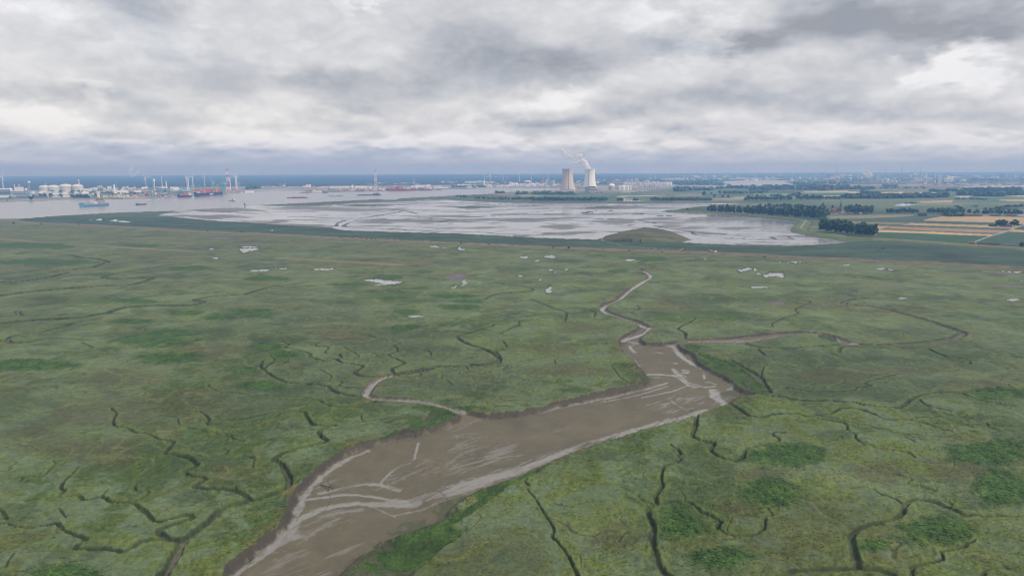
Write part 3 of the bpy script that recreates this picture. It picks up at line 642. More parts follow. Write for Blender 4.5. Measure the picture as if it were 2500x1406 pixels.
ROADS = [('H', '1975 422 2120 365 2350 290 2500 240 2700 175', 4.0, (.36, .35, .31)), ('K', '2000 268 2085 275 2090 282 2055 335 2035 362 2060 378 2150 398 2300 420 2480 448', 4.0, (.27, .26, .21)), ('H', '500 330 800 362 1000 372 1500 398', 4, (.34, .32, .26)), ('N', '960 70 945 90 970 100 1100 130 1300 160 1500 172 1700 190', 3.2, (.26, .22, .16))]


GRASS = {}


def build_ground():
    cols = np.concatenate([np.arange(-750, -150, 14), np.arange(-150, 2651, 2.1), np.arange(2664, 3260, 14)])
    rows = np.concatenate([np.arange(2250, 1530, -24), np.arange(1530, 900, -1.75), np.arange(900, 640, -1.3), np.arange(640, 470, -1.0), np.arange(470, 430, -.8), np.arange(430, 424.9, -.5)])
    nc, nr = len(cols), len(rows)
    PXg, PYg = np.meshgrid(cols, rows)
    # the same row of the sheet keeps the same drop below the true horizontal all along
    px = PXg.ravel(); py = PYg.ravel() + (CX - px) * math.tan(ROLL)
    X, Y = ground(px, py)
    D = np.hypot(X, Y)
    N = len(px)
    GU = px / 2.1; GV = np.repeat(np.arange(nr, dtype=float), nc)
    dy = np.abs(np.gradient(rows))
    cx_ = (D / F * 2.1)
    cyy = np.repeat(dy, nc) * (D ** 2) / (CAM_H * F)
    cs = np.maximum(cx_, cyy * .6)

    # a little raggedness for traced outlines
    jx = px + 1.6 * perlin(X / 9, Y / 9, 1) + 3.0 * perlin(X / 40, Y / 40, 2)
    jy = py + (.8 * perlin(X / 9, Y / 9, 3) + 1.2 * perlin(X / 40, Y / 40, 4)) * np.clip((py - 500) / 400, 0.12, 1)

    # classes ---------------------------------------------------------
    FARM, MARSH, CHAN, RIV, FLAT, DIKE, TRK, REED = 0, 1, 2, 3, 4, 5, 6, 7
    cls = np.zeros(N, np.int32)
    marsh = T('P', -400, 541, 0, 534.7) + S('L', '250 115 360 103 560 90 1030 65 1300 57') + S('I', '0 190 210 178 360 168 1010 125 2200 65 2500 52') + S('4', '400 595 750 575 1080 560 1600 600') + S('J', '600 60 1000 80 2500 98') + S('K', '1400 98 1400 105 640 186 900 203 1300 223 1700 250 1960 275 2000 300 1945 370 1965 390 2100 428 2300 452 2480 488') + S('H', '1000 400 1500 418 2150 462 2500 488 3000 530') + T('P', 3200, 1900, -400, 1900)
    cls[inside(marsh, jx, jy)] = MARSH
    mid = T('P', -400, 541, 0, 536) + S('L', '100 140 350 158 700 170 900 182 1200 197 1600 222 2000 240') + S('M', '300 50 600 62 900 78 1300 98 1700 115 2100 130') + S('N', '400 150 800 165 1200 178 1700 195 2000 208 2300 220') + S('G', '400 235 900 255 1300 275 1800 295 2460 335 3000 362') + T('P', 3200, 400, -400, 400)
    up = inside(mid, px, py) & (cls == MARSH)
    cls[up] = REED
    cls[inside(RIVER, jx, py)] = RIV
    cls[inside(RIVER2, px, py)] = RIV
    flat = inside(MUDFLAT, jx, jy)
    cls[flat] = FLAT
    for g in GRASSBARS:
        k = inside(g, jx, jy + perlin(X / 30, Y / 30, 8) * 1.5); cls[k] = REED
    field_id = np.full(N, -1, np.int32)
    for i, (k, t, c) in enumerate(FIELDS):
        m = inside(S(k, t), px, py)
        m &= (cls == FARM)
        field_id[m] = i
    pond_id = np.full(N, -1, np.int32)
    rimm = np.zeros(N, bool)
    pjx = px + (2.6 * perlin(X / 6, Y / 16, 21) + 3.0 * perlin(X / 16, Y / 40, 22)); pjy = py + 1.3 * perlin(X / 6, Y / 25, 23)
    for i, p in enumerate(PONDS):
        m = inside(p, pjx, pjy)
        pond_id[m] = i
        pa = np.array(p); pc = pa.mean(0); rimm |= inside((pa - pc) * np.array([1.22, 1.75]) + pc, pjx, pjy + .6)
    hill = inside(HILL, jx, jy)

    # vegetation --------------------------------------------------------
    wx = 9 * perlin(X / 35, Y / 35, 30); wy = 9 * perlin(X / 35, Y / 35, 31)
    n1 = fbm(X + wx * 3, Y + wy * 3, 190, 5, 40, cs)
    n2 = fbm(X + wx, Y + wy, 60, 5, 50, cs, .6)
    n3 = fbm(X + wx, Y + wy, 14, 5, 60, cs, .65)
    n4 = fbm(X, Y, 2.6, 3, 70, cs, .75)
    g_grey = np.array([.116, .160, .082]); g_yel = np.array([.100, .130, .030]); g_deep = np.array([.046, .080, .018]); g_brn = np.array([.074, .080, .030]); g_reed = np.array([.042, .084, .018])
    colr = np.empty((N, 3), np.float32)
    warm = .40 * sstep(-120, 160, X) * sstep(750, 330, D)
    a = sstep(-.55, .75, .45 * n2 + .9 * n3 + .35 * n4 + warm)[:, None]
    colr[:] = g_grey * (1 - a) + g_yel * a
    m = (sstep(.12, .6, n1 + .5 * n2 + .35 * n3) * .75)[:, None]; colr += (g_deep - colr) * m
    n5 = fbm(X + wx * 2 + 900, Y + wy * 2, 120, 5, 80, cs, .6)
    m = (sstep(.20, .62, n5 + .45 * n3) * .58)[:, None]; colr += (g_brn - colr) * m
    # beyond a kilometre the marsh is drier and browner
    far = sstep(900, 1500, D) * (cls == MARSH)
    m = (far * (.30 + .55 * sstep(-.2, .5, fbm(X, Y * .7, 260, 4, 90, cs))))[:, None]; colr += (np.array([.074, .074, .046]) - colr) * m
    n6 = fbm(X * .8 + wx * 2, Y + wy * 2, 240, 4, 97, cs, .6)
    m = (sstep(.05, .55, n6) * .75 * (cls == MARSH))[:, None]; colr += (np.array([.066, .088, .042]) - colr) * m
    n7 = fbm(X + wx, Y * 1.1 + wy, 75, 6, 340, cs, .62)
    m = (sstep(.22, .42, n7) * .62)[:, None]; colr += (np.array([.052, .078, .030]) - colr) * m
    n8 = fbm(X + 300 - wy, Y + wx, 110, 6, 350, cs, .62)
    m = (sstep(.24, .46, n8) * .55)[:, None]; colr += (np.array([.116, .152, .078]) - colr) * m
    tone = fbm(X + wx, Y + wy, 38, 5, 360, cs, .65)
    colr *= (1 + (.14 + .16 * sstep(450, 900, D)) * tone)[:, None]
    vegh = .25 + .25 * sstep(-.2, .4, n2)

    def ell(lst, soft, rag, seed, fx=1.0):
        out = np.zeros(N, np.float32)
        for (x, y, rx, ry) in lst:
            k = np.nonzero((np.abs(px - x) < rx * 1.7) & (np.abs(py - y) < ry * 1.9))[0]
            r = np.hypot((px[k] - x) / rx, (py[k] - y) / ry) + rag * (.7 * n2[k] + .55 * n3[k])
            out[k] = np.maximum(out[k], 1 - sstep(1 - soft, 1 + soft, r))
        return out
    br = ell(BROWN, .5, .55, 1)
    m = (br * .62)[:, None]; colr += (np.array([.078, .074, .032]) - colr) * m
    rd = ell(REEDS, .34, .42, 2)
    m = (rd * .92)[:, None]; colr += ((g_reed * (1 + .25 * n3[:, None])) - colr) * m
    vegh += .45 * rd

    Z = (.35 * fbm(X, Y, 90, 3, 100, cs)).astype(np.float32)
    wet = np.zeros(N, np.float32)

    # pale yellow-green old creek lines and rills all over the marsh
    rw = fbm(X, Y, 45, 3, 110)
    lines = np.zeros(N, np.float32); rills = np.zeros(N, np.float32)
    for sc, sd, wd in ((85, 120, 1.1), (48, 130, .7), (160, 140, 1.6), (300, 145, 2.6), (30, 150, .5)):
        r = np.abs(perlin(X / sc + .55 * rw + wx / sc * 1.6, Y / sc + wy / sc * 1.6, sd))
        dist = r * sc / 1.7
        w = np.maximum(wd, cs * .8)
        reg = sstep(.0, .35, perlin(X / (sc * 2.3), Y / (sc * 2.3), sd + 5) + .12)
        lines = np.maximum(lines, (1 - sstep(w * .8, w * 3.2, dist)) * reg)
        rills = np.maximum(rills, (1 - sstep(w * .15, w * .9, dist)) * reg * sstep(.1, .4, perlin(X / 60, Y / 60, sd + 9) + .1) * np.clip(wd / w, .5, 1))
    mm = (cls == MARSH) & (rd < .4)
    m = (lines * .46 * mm)[:, None]; colr += (np.array([.150, .165, .062]) - colr) * m
    Z -= rills * mm * .7
    m = (rills * .75 * mm)[:, None]; colr += (np.array([.046, .056, .022]) - colr) * m
    vegh = vegh * (1 - .6 * rills)

    # creeks
    carve = np.zeros(N, np.float32); bank = np.zeros(N, np.float32); bed = np.zeros(N, np.float32); fringe = np.zeros(N, np.float32)
    for (k, t, w0, w1, dep) in CREEKS + MUDCREEK:
        Wp = smooth_line(world(S(k, t)), 4)
        mud = (k, t, w0, w1, dep) in MUDCREEK
        reach = max(w0, w1) * 4 + 14
        idx, d, tt = linedist(Wp, reach, X, Y)
        if len(idx) == 0: continue
        hw = (w0 + (w1 - w0) * tt) * (.43 + .07 * sstep(380, 600, D[idx])) + .2
        hw = np.maximum(hw, .36 * cs[idx] + .34 * cx_[idx])
        if w0 < 2.2 or D.min() < 0: hw = hw * .92
        if w0 >= 2.2: hw = np.maximum(hw * (1 + .55 * sstep(550, 900, D[idx])), .62 * cs[idx])
        if mud: hw = np.maximum(hw, cs[idx] * .85)
        d = d + hw * (.22 * perlin(X[idx] / 2.2, Y[idx] / 2.2, 150) + .25 * perlin(X[idx] / 7, Y[idx] / 7, 151))
        d = np.maximum(d, 0)
        dp = dep * np.clip(.6 + .6 * (1 - tt), 0, 1) * (1 + .35 * sstep(500, 1200, D[idx]))
        c = dp * (1 - sstep(hw * .42, hw * 1.05, d))
        carve[idx] = np.maximum(carve[idx], c)
        bank[idx] = np.maximum(bank[idx], (1 - sstep(hw * .8, hw * 1.35, d)))
        if w0 >= 2.0:
            bw = np.clip((hw - 1.3) / 1.2, 0, 1) * (1 if not mud else 1.6)
            bed[idx] = np.maximum(bed[idx], (1 - sstep(hw * (.55 if mud else .34), hw * (.85 if mud else .52), d)) * (1 if mud else np.clip(bw, 0, 1)))
        # the sheet cannot hold anything narrower than its own mesh: keep the cut at least that wide
        a_ = np.array(S(k, t)); gu = a_[:, 0] / 2.1; gv = np.interp(-(a_[:, 1] - (CX - a_[:, 0]) * math.tan(ROLL)), -rows, np.arange(nr))
        i2, d2, t2 = linedist(smooth_line(np.stack([gu, gv], 1), 4), 3.0, GU, GV)
        if len(i2):
            wm = (.80 if w0 < 1.3 else .88 if w0 < 2.2 else 1.05) * (1 - .35 * t2) * np.clip(1.15 - (D[i2] - 300) / 2600, .75, 1)
            amt = (.85 if w0 < 1.3 else 1.0) * (1 - .25 * t2)
            carve[i2] = np.maximum(carve[i2], dep * .8 * (1 - sstep(wm * .4, wm * 1.1, d2)))
            bank[i2] = np.maximum(bank[i2], amt * (1 - sstep(wm * .65, wm * 1.35, d2)))
        fringe[idx] = np.maximum(fringe[idx], sstep(hw, hw * 1.3, d) * (1 - sstep(hw * 1.6, hw * 2.2 + 3.5, d)))
    m = (fringe * .5 * np.clip(.6 + n3, 0, 1))[:, None]; colr += (np.array([.105, .135, .036]) - colr) * m
    m = (bank * .85)[:, None]; colr += ((np.array([.044, .058, .021]) + (np.array([.027, .036, .015]) - np.array([.044, .058, .021])) * sstep(330, 650, D)[:, None]) * (1 + .5 * n3[:, None]) - colr) * m  # dark bank plants and mud, deepened so the colour carries the creek's shade
    m = (bed * .8)[:, None]; colr += (np.array([.115, .103, .084]) - colr) * m
    wet = np.maximum(wet, bed * .45)
    # the steep creek faces: plants kept low on the darkened banks
    vegh = vegh * (1 - .85 * bank) + fringe * .35

    # the broad tidal channel
    nk = np.clip(160 * 1.9 / D, .35, 1)
    ch = inside(CHANNEL, px + nk * (3.2 * perlin(X / 2.4, Y / 2.4, 160) + 3.6 * perlin(X / 8, Y / 8, 161)), py + nk * (2.2 * perlin(X / 2.6, Y / 4, 162) + 2.0 * perlin(X / 9, Y / 9, 163)))
    Wc = world(CHANNEL)
    idx, d, tt = linedist(np.vstack([Wc, Wc[:1]]), 26, X, Y)
    ed = np.full(N, 26.0, np.float32); ed[idx] = d
    lowm = np.zeros(N, bool)
    for p in LOWMARSH: lowm |= inside(p, jx, jy)
    vm_ = np.zeros(N, bool)
    for p in VEGMUD: vm_ |= inside(p, jx, jy)
    chm = ch & ~lowm
    clr2 = np.zeros(N, np.float32)
    for (k, t, w) in CLEAR:
        idx, d, tt = linedist(smooth_line(world(S(k, t)), 4), w * 2.5, X, Y)
        clr2[idx] = np.maximum(clr2[idx], 1 - sstep(w * .8, w * 2.2, d))
    depth_ch = 3.1 - 1.7 * clr2
    zin = -(depth_ch * sstep(0, 3.4, ed) + .25 * sstep(3, 22, ed))
    carve = np.where(chm, np.maximum(carve * .0, -zin), carve)
    cls[chm] = CHAN
    # bank strip inside the channel: raw dark mud, slumped blocks
    face = chm & (ed < 5.5)
    Z += np.where(face, .5 * fbm(X, Y, 5, 3, 170, cs), 0)
    mudc = np.array([.120, .103, .066])
    fx_, fy_ = ground(np.array([700., 1600.]), np.array([1300., 960.]))
    fa = math.atan2(fy_[1] - fy_[0], fx_[1] - fx_[0])
    u = X * cos(fa) + Y * sin(fa); v = -X * sin(fa) + Y * cos(fa)
    s1 = fbm(u / 9 + .3 * n2, v, 16, 4, 180, cs * .6, .6)
    s2 = fbm(u / 5, v, 7, 4, 190, cs * .6, .6)
    mc = mudc * (1 + .10 * n2 + .10 * n3 + .05 * n4)[:, None]
    colr = np.where(chm[:, None], mc, colr)
    s3 = 1 - np.abs(fbm(u / 7 + .5 * n2, v, 5, 4, 196, cs * .5, .62)) * 2.6
    streak = sstep(.0, .9, s1 + .55 * s2 + .45 * s3 - .28) * sstep(4, 10, ed) * chm * sstep(-.25, .35, perlin(X / 70, Y / 70, 195))
    wet = np.where(chm, streak * .5, wet)
    for mz in MOTTLE:
        mzm = inside(mz, px, py) & chm
        pat = sstep(.25, .75, .75 * s3 + .55 * s2 + .25 * n4 + .02) * .4
        wet = np.where(mzm, np.maximum(wet, pat), wet)
    for (k, t, w, amt) in WET:
        Wp = smooth_line(world(S(k, t)), 4)
        idx, d, tt = linedist(Wp, w * 2.4 + 3, X, Y)
        if len(idx) == 0: continue
        d = d + .35 * w * (.8 * s2[idx] + .6 * perlin(X[idx] / 3, Y[idx] / 3, 198)) + .25 * n4[idx]
        hw = np.maximum(w * .55, cs[idx] * .55)
        g = amt * (1 - sstep(hw * .45, hw * 1.7, d)) * (chm[idx] | (bed[idx] > .3)) * np.clip(.85 + (.6 * s2[idx] + .35 * s3[idx] * (w > 2)) * (.35 if amt >= .95 else 1), .25, 1)
        wet[idx] = np.maximum(wet[idx], g)
        Z[idx] -= (.18 * g * chm[idx]).astype(np.float32)
    clr = np.zeros(N, np.float32)
    for (k, t, w) in CLEAR:
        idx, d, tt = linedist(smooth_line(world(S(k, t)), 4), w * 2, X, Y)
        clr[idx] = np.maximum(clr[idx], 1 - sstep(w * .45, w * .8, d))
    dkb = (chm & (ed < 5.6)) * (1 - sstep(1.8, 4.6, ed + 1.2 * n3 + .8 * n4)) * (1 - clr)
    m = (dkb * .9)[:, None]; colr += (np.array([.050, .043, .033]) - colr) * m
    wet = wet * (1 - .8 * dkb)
    m = (sstep(.1, .9, wet) * .85 * chm)[:, None]; colr += (np.array([.215, .203, .182]) - colr) * m  # pale silty water, its colour lightened to stand in for sky sheen
    rust = ~ch * (ed < 4.5) * sstep(-.1, .5, n3 + .6 * n4) * (cls == MARSH) * .6
    colr += (np.array([.125, .105, .042]) - colr) * rust[:, None]
    vmm = (vm_ & chm) * sstep(-.25, .2, n3 + .5 * n2)
    m = (vmm * .8)[:, None]; colr += (np.array([.060, .072, .034]) - colr) * m
    wet = wet * (1 - .7 * vmm)
    # low marsh: fresh green skirts between mud and plateau
    lc = np.array([.038, .072, .016]) * (1 + .35 * n3 + .25 * n2)[:, None]
    k = lowm & ~chm
    colr = np.where(k[:, None], lc, colr)
    dirt = (k & (n2 + .6 * n3 < -.28))
    colr = np.where(dirt[:, None], colr * .5 + np.array([.05, .045, .03]), colr)
    carve = np.where(k, np.maximum(carve, 1.1 + .5 * n2), carve)

    # ponds and bare mud among the marsh
    pd = pond_id >= 0
    carve = np.where(pd, .35, carve)
    rk = rimm & ~pd & (cls == MARSH)
    colr = np.where(rk[:, None], colr * .35 + np.array([.055, .050, .034]) * .65, colr)
    gm = np.zeros(N, bool)
    for p in GREYMUD: gm |= inside(p, pjx, pjy)
    gm &= ~pd
    colr = np.where(gm[:, None], np.array([.12, .108, .100]) * (1 + .3 * n3)[:, None], colr)
    wet = np.where(gm, .35, wet)
    veg_on = ((cls == MARSH) | (cls == REED)) & ~pd & ~gm

    # reed belt between the track and the mudflat
    rb = (cls == REED)
    rn = fbm(X * .6, Y * 1.5, 90, 4, 210, cs, .6)
    rc = np.array([.043, .072, .040]) * (1 + .35 * rn + .15 * n2)[:, None]
    colr = np.where(rb[:, None], rc, colr)
    rb2 = rb & (py < 530) & (px < 1200)
    colr = np.where(rb2[:, None], np.array([.068, .098, .055]) * (1 + .25 * rn)[:, None], colr)
    rb3 = rb & (px > 700) & (py < 512)
    colr = np.where(rb3[:, None], np.array([.085, .095, .050]) * (1 + .2 * rn)[:, None], colr)
    colr = np.where((hill & ~flat)[:, None], (np.array([.092, .090, .042]) * (1 + .3 * rn + .3 * n2)[:, None]), colr)
    hx, hy = ground(1575., 583.)
    hr = np.hypot((px - 1572) / 118, (py - 584) / 32)
    Z += np.where(hill, 7.5 * (1 - sstep(.15, 1.0, hr)), 0).astype(np.float32)
    for (k, t, w, dep, cc) in (('M', '2320 65 2370 95 2430 105', 10, 1.2, (.03, .04, .02)), ('J', '300 430 800 455 1200 490', 6, 1, (.03, .06, .035)), ('J', '1240 440 1300 470 1400 495', 6, 1, (.03, .06, .035)), ('K', '1370 560 1450 540', 5, .8, (.03, .06, .03)), ('H', '0 460 150 470 450 475 570 466', 6, 1, (.022, .05, .035)), ('H', '1050 500 1130 465', 3, .5, (.02, .03, .02)), ('H', '1100 515 1400 535', 9, .5, (.03, .06, .04))):
        idx, d, tt = linedist(smooth_line(world(S(k, t)), 4), w * 2, X, Y)
        g = (1 - sstep(w * .5, w, d))
        colr[idx] += (np.array(cc) - colr[idx]) * (g * .8)[:, None]
    # track on its low bank
    Wt = smooth_line(world(TRACK), 3)
    idx, d, tt = linedist(Wt, 40, X, Y)
    hw = np.maximum(19.0, cs[idx] * 1.2) + 4 * n2[idx]
    g = 1 - sstep(hw * .7, hw * 1.25, d)
    tc = np.array([.168, .132, .082]) * ((1 - .2 * sstep(0, 700, X[idx])) * (1 + .25 * n3[idx]))[:, None]
    colr[idx] += (tc - colr[idx]) * (g * .93)[:, None]
    cls[idx[g > .5]] = TRK
    Z[idx] += (1.1 * (1 - sstep(4, 16, d))).astype(np.float32)
    for pl, w in ((S('L', '-60 285 100 300 250 315 450 325'), 14), (S('L', '600 345 900 350 1150 372 1640 398'), 13), (S('M', '300 250 700 270 1100 290 1300 305'), 14), (S('M', '1160 300 1310 305'), 14), (S('L', '200 160 350 162'), 12)):
        idx, d, tt = linedist(smooth_line(world(pl), 3), w * 2, X, Y)
        g = (1 - sstep(w * .4, w * 1.1, d + 6 * n3[idx])) * .7
        colr[idx] += (np.array([.20, .165, .090]) - colr[idx]) * g[:, None]

    # mudflat
    fl = cls == FLAT
    f1 = fbm(X * .45 + 40 * perlin(X / 300, Y / 300, 220), Y, 210, 6, 230, cs * .7, .62)
    f2 = fbm(X * .5, Y, 60, 4, 240, cs * .7, .6)
    dk = sstep(.05, .5, f1 + .25 * f2)
    for (k, cx0, cy0, rx, ry) in DARKMUD:
        if rx == 0: continue
        ox, oy, s = CROPS[k]
        q = np.hypot((px - ox - cx0 / s) / (rx / s), (py - oy - cy0 / s) / (ry / s))
        dk = np.maximum(dk, (1 - sstep(.35, 1.1, q + .55 * f1 + .4 * f2)) * .95)
    for sc, sd in ((120, 280), (60, 285)):
        r_ = np.abs(perlin(X / (sc * 3.2) + .5 * f1, Y / sc + .4 * f2, sd)) * sc / 1.7
        dk = np.maximum(dk, (1 - sstep(np.maximum(2.5, cs * .35), np.maximum(6, cs * .9), r_)) * .75 * sstep(-.1, .35, perlin(X / 500, Y / 300, sd + 2)))
    wetf = .95 - .62 * dk
    fc = np.array([.262, .266, .256]) * (1 + .10 * f2)[:, None]
    fc += (np.array([.100, .086, .070]) - fc) * (dk * .85)[:, None]
    fz = .35 * dk
    for (k, t, w, kind) in MUDCH:
        idx, d, tt = linedist(smooth_line(world(S(k, t)), 4), w * 3, X, Y)
        if len(idx) == 0: continue
        hw = np.maximum(w * .6, cs[idx] * .55)
        d = d + .35 * w * f2[idx]
        g = 1 - sstep(hw * .6, hw * 1.2, d)
        if kind == 'w':
            wetf[idx] = np.maximum(wetf[idx], g)
            fc[idx] += (np.array([.30, .28, .255]) - fc[idx]) * (g * .9)[:, None]
            fz[idx] -= .5 * g
        else:
            wetf[idx] *= (1 - .85 * g)
            fc[idx] += (np.array([.045, .040, .034]) - fc[idx]) * (g * .9)[:, None]
            fz[idx] += .4 * (1 - sstep(hw * 1.1, hw * 2.4, d)) - .5 * g
    colr = np.where(fl[:, None], fc, colr)
    wet = np.where(fl, wetf, wet)

    # farmland and the far country
    fm = (cls == FARM)
    q = fbm(X, Y, 900, 5, 250, cs, .55)
    q2 = fbm(X * .7, Y * 1.2, 350, 4, 260, cs, .6)
    fcol = np.array([.085, .120, .052]) * (1 + .30 * q + .25 * q2)[:, None]
    tanm = sstep(.22, .42, q2 + .3 * q)[:, None]
    fcol = fcol + (np.array([.22, .19, .10]) - fcol) * tanm * .55
    wood = sstep(.02, .25, fbm(X, Y, 1500, 5, 270, cs, .6) + sstep(9000, 14000, D) * .35) * sstep(5000, 9000, D)
    fcol = fcol + (np.array([.022, .034, .020]) - fcol) * (wood * .92)[:, None]
    # the wooded plain on the far bank, left of the power station
    lw = sstep(6800, 8800, D + 500 * q) * (1 - sstep(1380, 1720, px))
    fcol = fcol + (np.array([.020, .030, .019]) * (1 + .4 * q2)[:, None] - fcol) * (lw * .96)[:, None]
    port = inside(S('1', '-900 520 0 505 2500 500 2500 640 0 665 -900 690') + S('2', '1500 470 1900 520 0 640'), px, py) | inside(S('2', '0 480 2300 440 2300 530 1500 555 700 620 0 640'), px, py) | inside(S('3', '0 455 2500 440 2500 506 0 520'), px, py) | inside(S('4', '0 440 600 430 2500 400 2500 470 1000 480 0 500'), px, py) | inside(S('5', '300 560 2600 520 2600 560 1500 640 1000 655 300 640'), px, py) | inside(S('7', '-500 360 2700 330 2700 372 600 372 -500 400'), px, py)
    fcol = np.where(port[:, None], np.array([.24, .225, .20]) * (1 + .5 * q2 + .2 * n2)[:, None], fcol)
    colr = np.where(fm[:, None], fcol, colr)
    for i, (k, t, c) in enumerate(FIELDS):
        m = field_id == i
        colr[m] = np.array(c) * (1 + .10 * q2[m] + .12 * n2[m] + .06 * np.sin(Y[m] / 7))[:, None]
    # dike along the mudflat
    Wd = smooth_line(world(SEADIKE), 3)
    idx, d, tt = linedist(Wd, 60, X, Y)
    ok = ~fl[idx] & (cls[idx] != RIV)
    hgt = 4.5 * (1 - sstep(5, 24, d)) * ok
    Z[idx] += hgt.astype(np.float32)
    g = (1 - sstep(20, 26, d)) * ok
    dc = np.array([.098, .125, .045]) * (1 + .25 * n2[idx])[:, None]
    colr[idx] += (dc - colr[idx]) * (g * .9)[:, None]
    cls[idx[(g > .5)]] = DIKE; field_id[idx[g > .5]] = -1
    g = (1 - sstep(25, 29, d)) * sstep(21, 24, d) * (px[idx] < 2060) * (py[idx] > 515)
    colr[idx] += (np.array([.05, .05, .035]) - colr[idx]) * (g * .7)[:, None]
    br_ = (px[idx] > 2130) * (1 - sstep(8, 18, np.abs(d))) * .7
    colr[idx] += (np.array([.20, .160, .085]) - colr[idx]) * br_[:, None]
    road_id = np.full(N, -1, np.int32)
    for i, (k, t, w, c) in enumerate(ROADS):
        idx, d, tt = linedist(smooth_line(world(S(k, t)), 4), 25, X, Y)
        hw = np.maximum(w * .55, cx_[idx] * .8)
        g = 1 - sstep(hw * .7, hw * 1.1, d)
        colr[idx] += (np.array(c) - colr[idx]) * (g * .9)[:, None]
        road_id[idx[g > .5]] = i
    # low brown bank before the track, wrack etc. handled by noise
    # heights ------------------------------------------------------------
    relief = fbm(X, Y, 5.5, 5, 300, cs, .72)
    Z += np.where(veg_on, vegh * (.3 + 1.25 * relief), 0).astype(np.float32)
    Z += np.where(rb, .9 * fbm(X, Y, 20, 4, 310, cs, .6), 0).astype(np.float32)
    Z -= carve.astype(np.float32)
    Z = np.where(pd, -.35, Z)
    Z = np.where(chm, Z + .06 * s2, Z)
    Z = np.where(cls == FLAT, -.9 + fz * .6, Z)
    Z = np.where(cls == RIV, -1.5, Z)
    Z = np.where(D > 9000, Z + 0 * D, Z)
    # grass texture in the colour of the plants themselves
    tx = (.10 * n4 + .13 * n3 + .05 * relief)
    colr = np.where(veg_on[:, None], colr * (1 + tx)[:, None] * (1 + .10 * n4[:, None] * np.array([1, .6, .2])), colr)
    colr = np.clip(colr, .008, .8)
    sil = np.where(cls == RIV, 1.0, wet)

    GRASS['grid'] = (cols, rows, nc, nr)
    GRASS['Z'] = Z; GRASS['col'] = colr.astype(np.float32)
    GRASS['dens'] = (veg_on & (cls == MARSH)) * (1 - np.clip(bank * 2.0, 0, 1)) * (1 - .85 * np.clip(fringe * 1.2, 0, 1)) * np.where(lowm & ~chm, .5, 1.0)
    GRASS['tall'] = np.clip(rd, 0, 1)
    GRASS['tuft'] = sstep(-.3, .5, n3 + .4 * n2)
    # split into the named pieces of the setting ---------------------------
    ids = np.select([pd, road_id >= 0, cls == CHAN, cls == RIV, cls == FLAT, cls == DIKE, cls == TRK, cls == REED, cls == MARSH, field_id >= 0], [100 + pond_id, 300 + road_id, 1 + 0 * cls, 2 + 0 * cls, 3 + 0 * cls, 4 + 0 * cls, 5 + 0 * cls, 6 + 0 * cls, 7 + 0 * cls, 200 + field_id], 8)
    ii = np.arange(nr * nc).reshape(nr, nc)
    q4 = np.stack([ii[:-1, :-1].ravel(), ii[:-1, 1:].ravel(), ii[1:, 1:].ravel(), ii[1:, :-1].ravel()], 1)
    fid = ids[q4[:, 0]]
    V = np.stack([X, Y, Z], 1).astype(np.float32)
    rgba = np.concatenate([colr, np.ones((N, 1))], 1).astype(np.float32)

    def ground_mat(name, kind):
        m = bpy.data.materials.new(name)
        m.use_nodes = True
        nt = m.node_tree; b = NB(nt); p = nt.nodes['Principled BSDF']
        c = b.attr('albedo')
        geo = b.n('ShaderNodeNewGeometry').outputs['Position']
        if kind == 'veg':
            f = b.noise(geo, 1.6, 5, .75); f2 = b.noise(b.vm('MULTIPLY', geo, (.4, 1, 1)), .38, 5, .7)
            g = b.m('ADD', b.m('MULTIPLY', b.m('SUBTRACT', f, .5), 1.0), b.m('MULTIPLY', b.m('SUBTRACT', f2, .5), .9))
            c = b.scale(c, b.m('ADD', 1.0, g))
            w = b.attr('wet', 'Fac')
            b.put(p.inputs['Roughness'], b.rng(w, 0, 1, .85, .3))
            p.inputs['Specular IOR Level'].default_value = .25
        elif kind == 'mud':
            w = b.attr('wet', 'Fac')
            f = b.noise(geo, .35, 5, .65)
            wf = b.m('ADD', w, b.m('MULTIPLY', b.m('SUBTRACT', f, .5), .35), clamp=True)
            b.put(p.inputs['Roughness'], b.rng(wf, .1, .85, .62, .11))
            b.put(p.inputs['Specular IOR Level'], b.rng(wf, .1, .9, .25, .75))
            c = b.scale(c, b.m('ADD', .92, b.m('MULTIPLY', f, .16)))
            bp = b.n('ShaderNodeBump'); bp.inputs['Distance'].default_value = .15; bp.inputs['Strength'].default_value = .35
            b.put(bp.inputs['Height'], b.noise(geo, .8, 5, .6)); nt.links.new(bp.outputs[0], p.inputs['Normal'])
        elif kind == 'water':
            p.inputs['Roughness'].default_value = .22
            p.inputs['IOR'].default_value = 1.33
            p.inputs['Specular IOR Level'].default_value = .5
            bp = b.n('ShaderNodeBump'); bp.inputs['Distance'].default_value = .05; bp.inputs['Strength'].default_value = .25
            b.put(bp.inputs['Height'], b.noise(geo, .5, 3, .6)); nt.links.new(bp.outputs[0], p.inputs['Normal'])
            c = b.mix(b.noise(geo, .004, 5, .6), (.215, .22, .215), (.27, .275, .268))
        nt.links.new(c, p.inputs['Base Color'])
        return m
    veg = ground_mat('marsh_and_field_plants', 'veg'); mudm = ground_mat('tidal_mud', 'mud'); wat = ground_mat('turbid_water', 'water')
    pondm = mat('pond_water', (.25, .255, .25), .06, .05, .02, spec=1.0)
    names = {1: ('tidal_channel', mudm), 2: ('river', wat), 3: ('mudflat', mudm), 4: ('dike', veg), 5: ('farm_track', veg), 6: ('reed_marsh', veg), 7: ('salt_marsh', veg), 8: ('farmland', veg)}
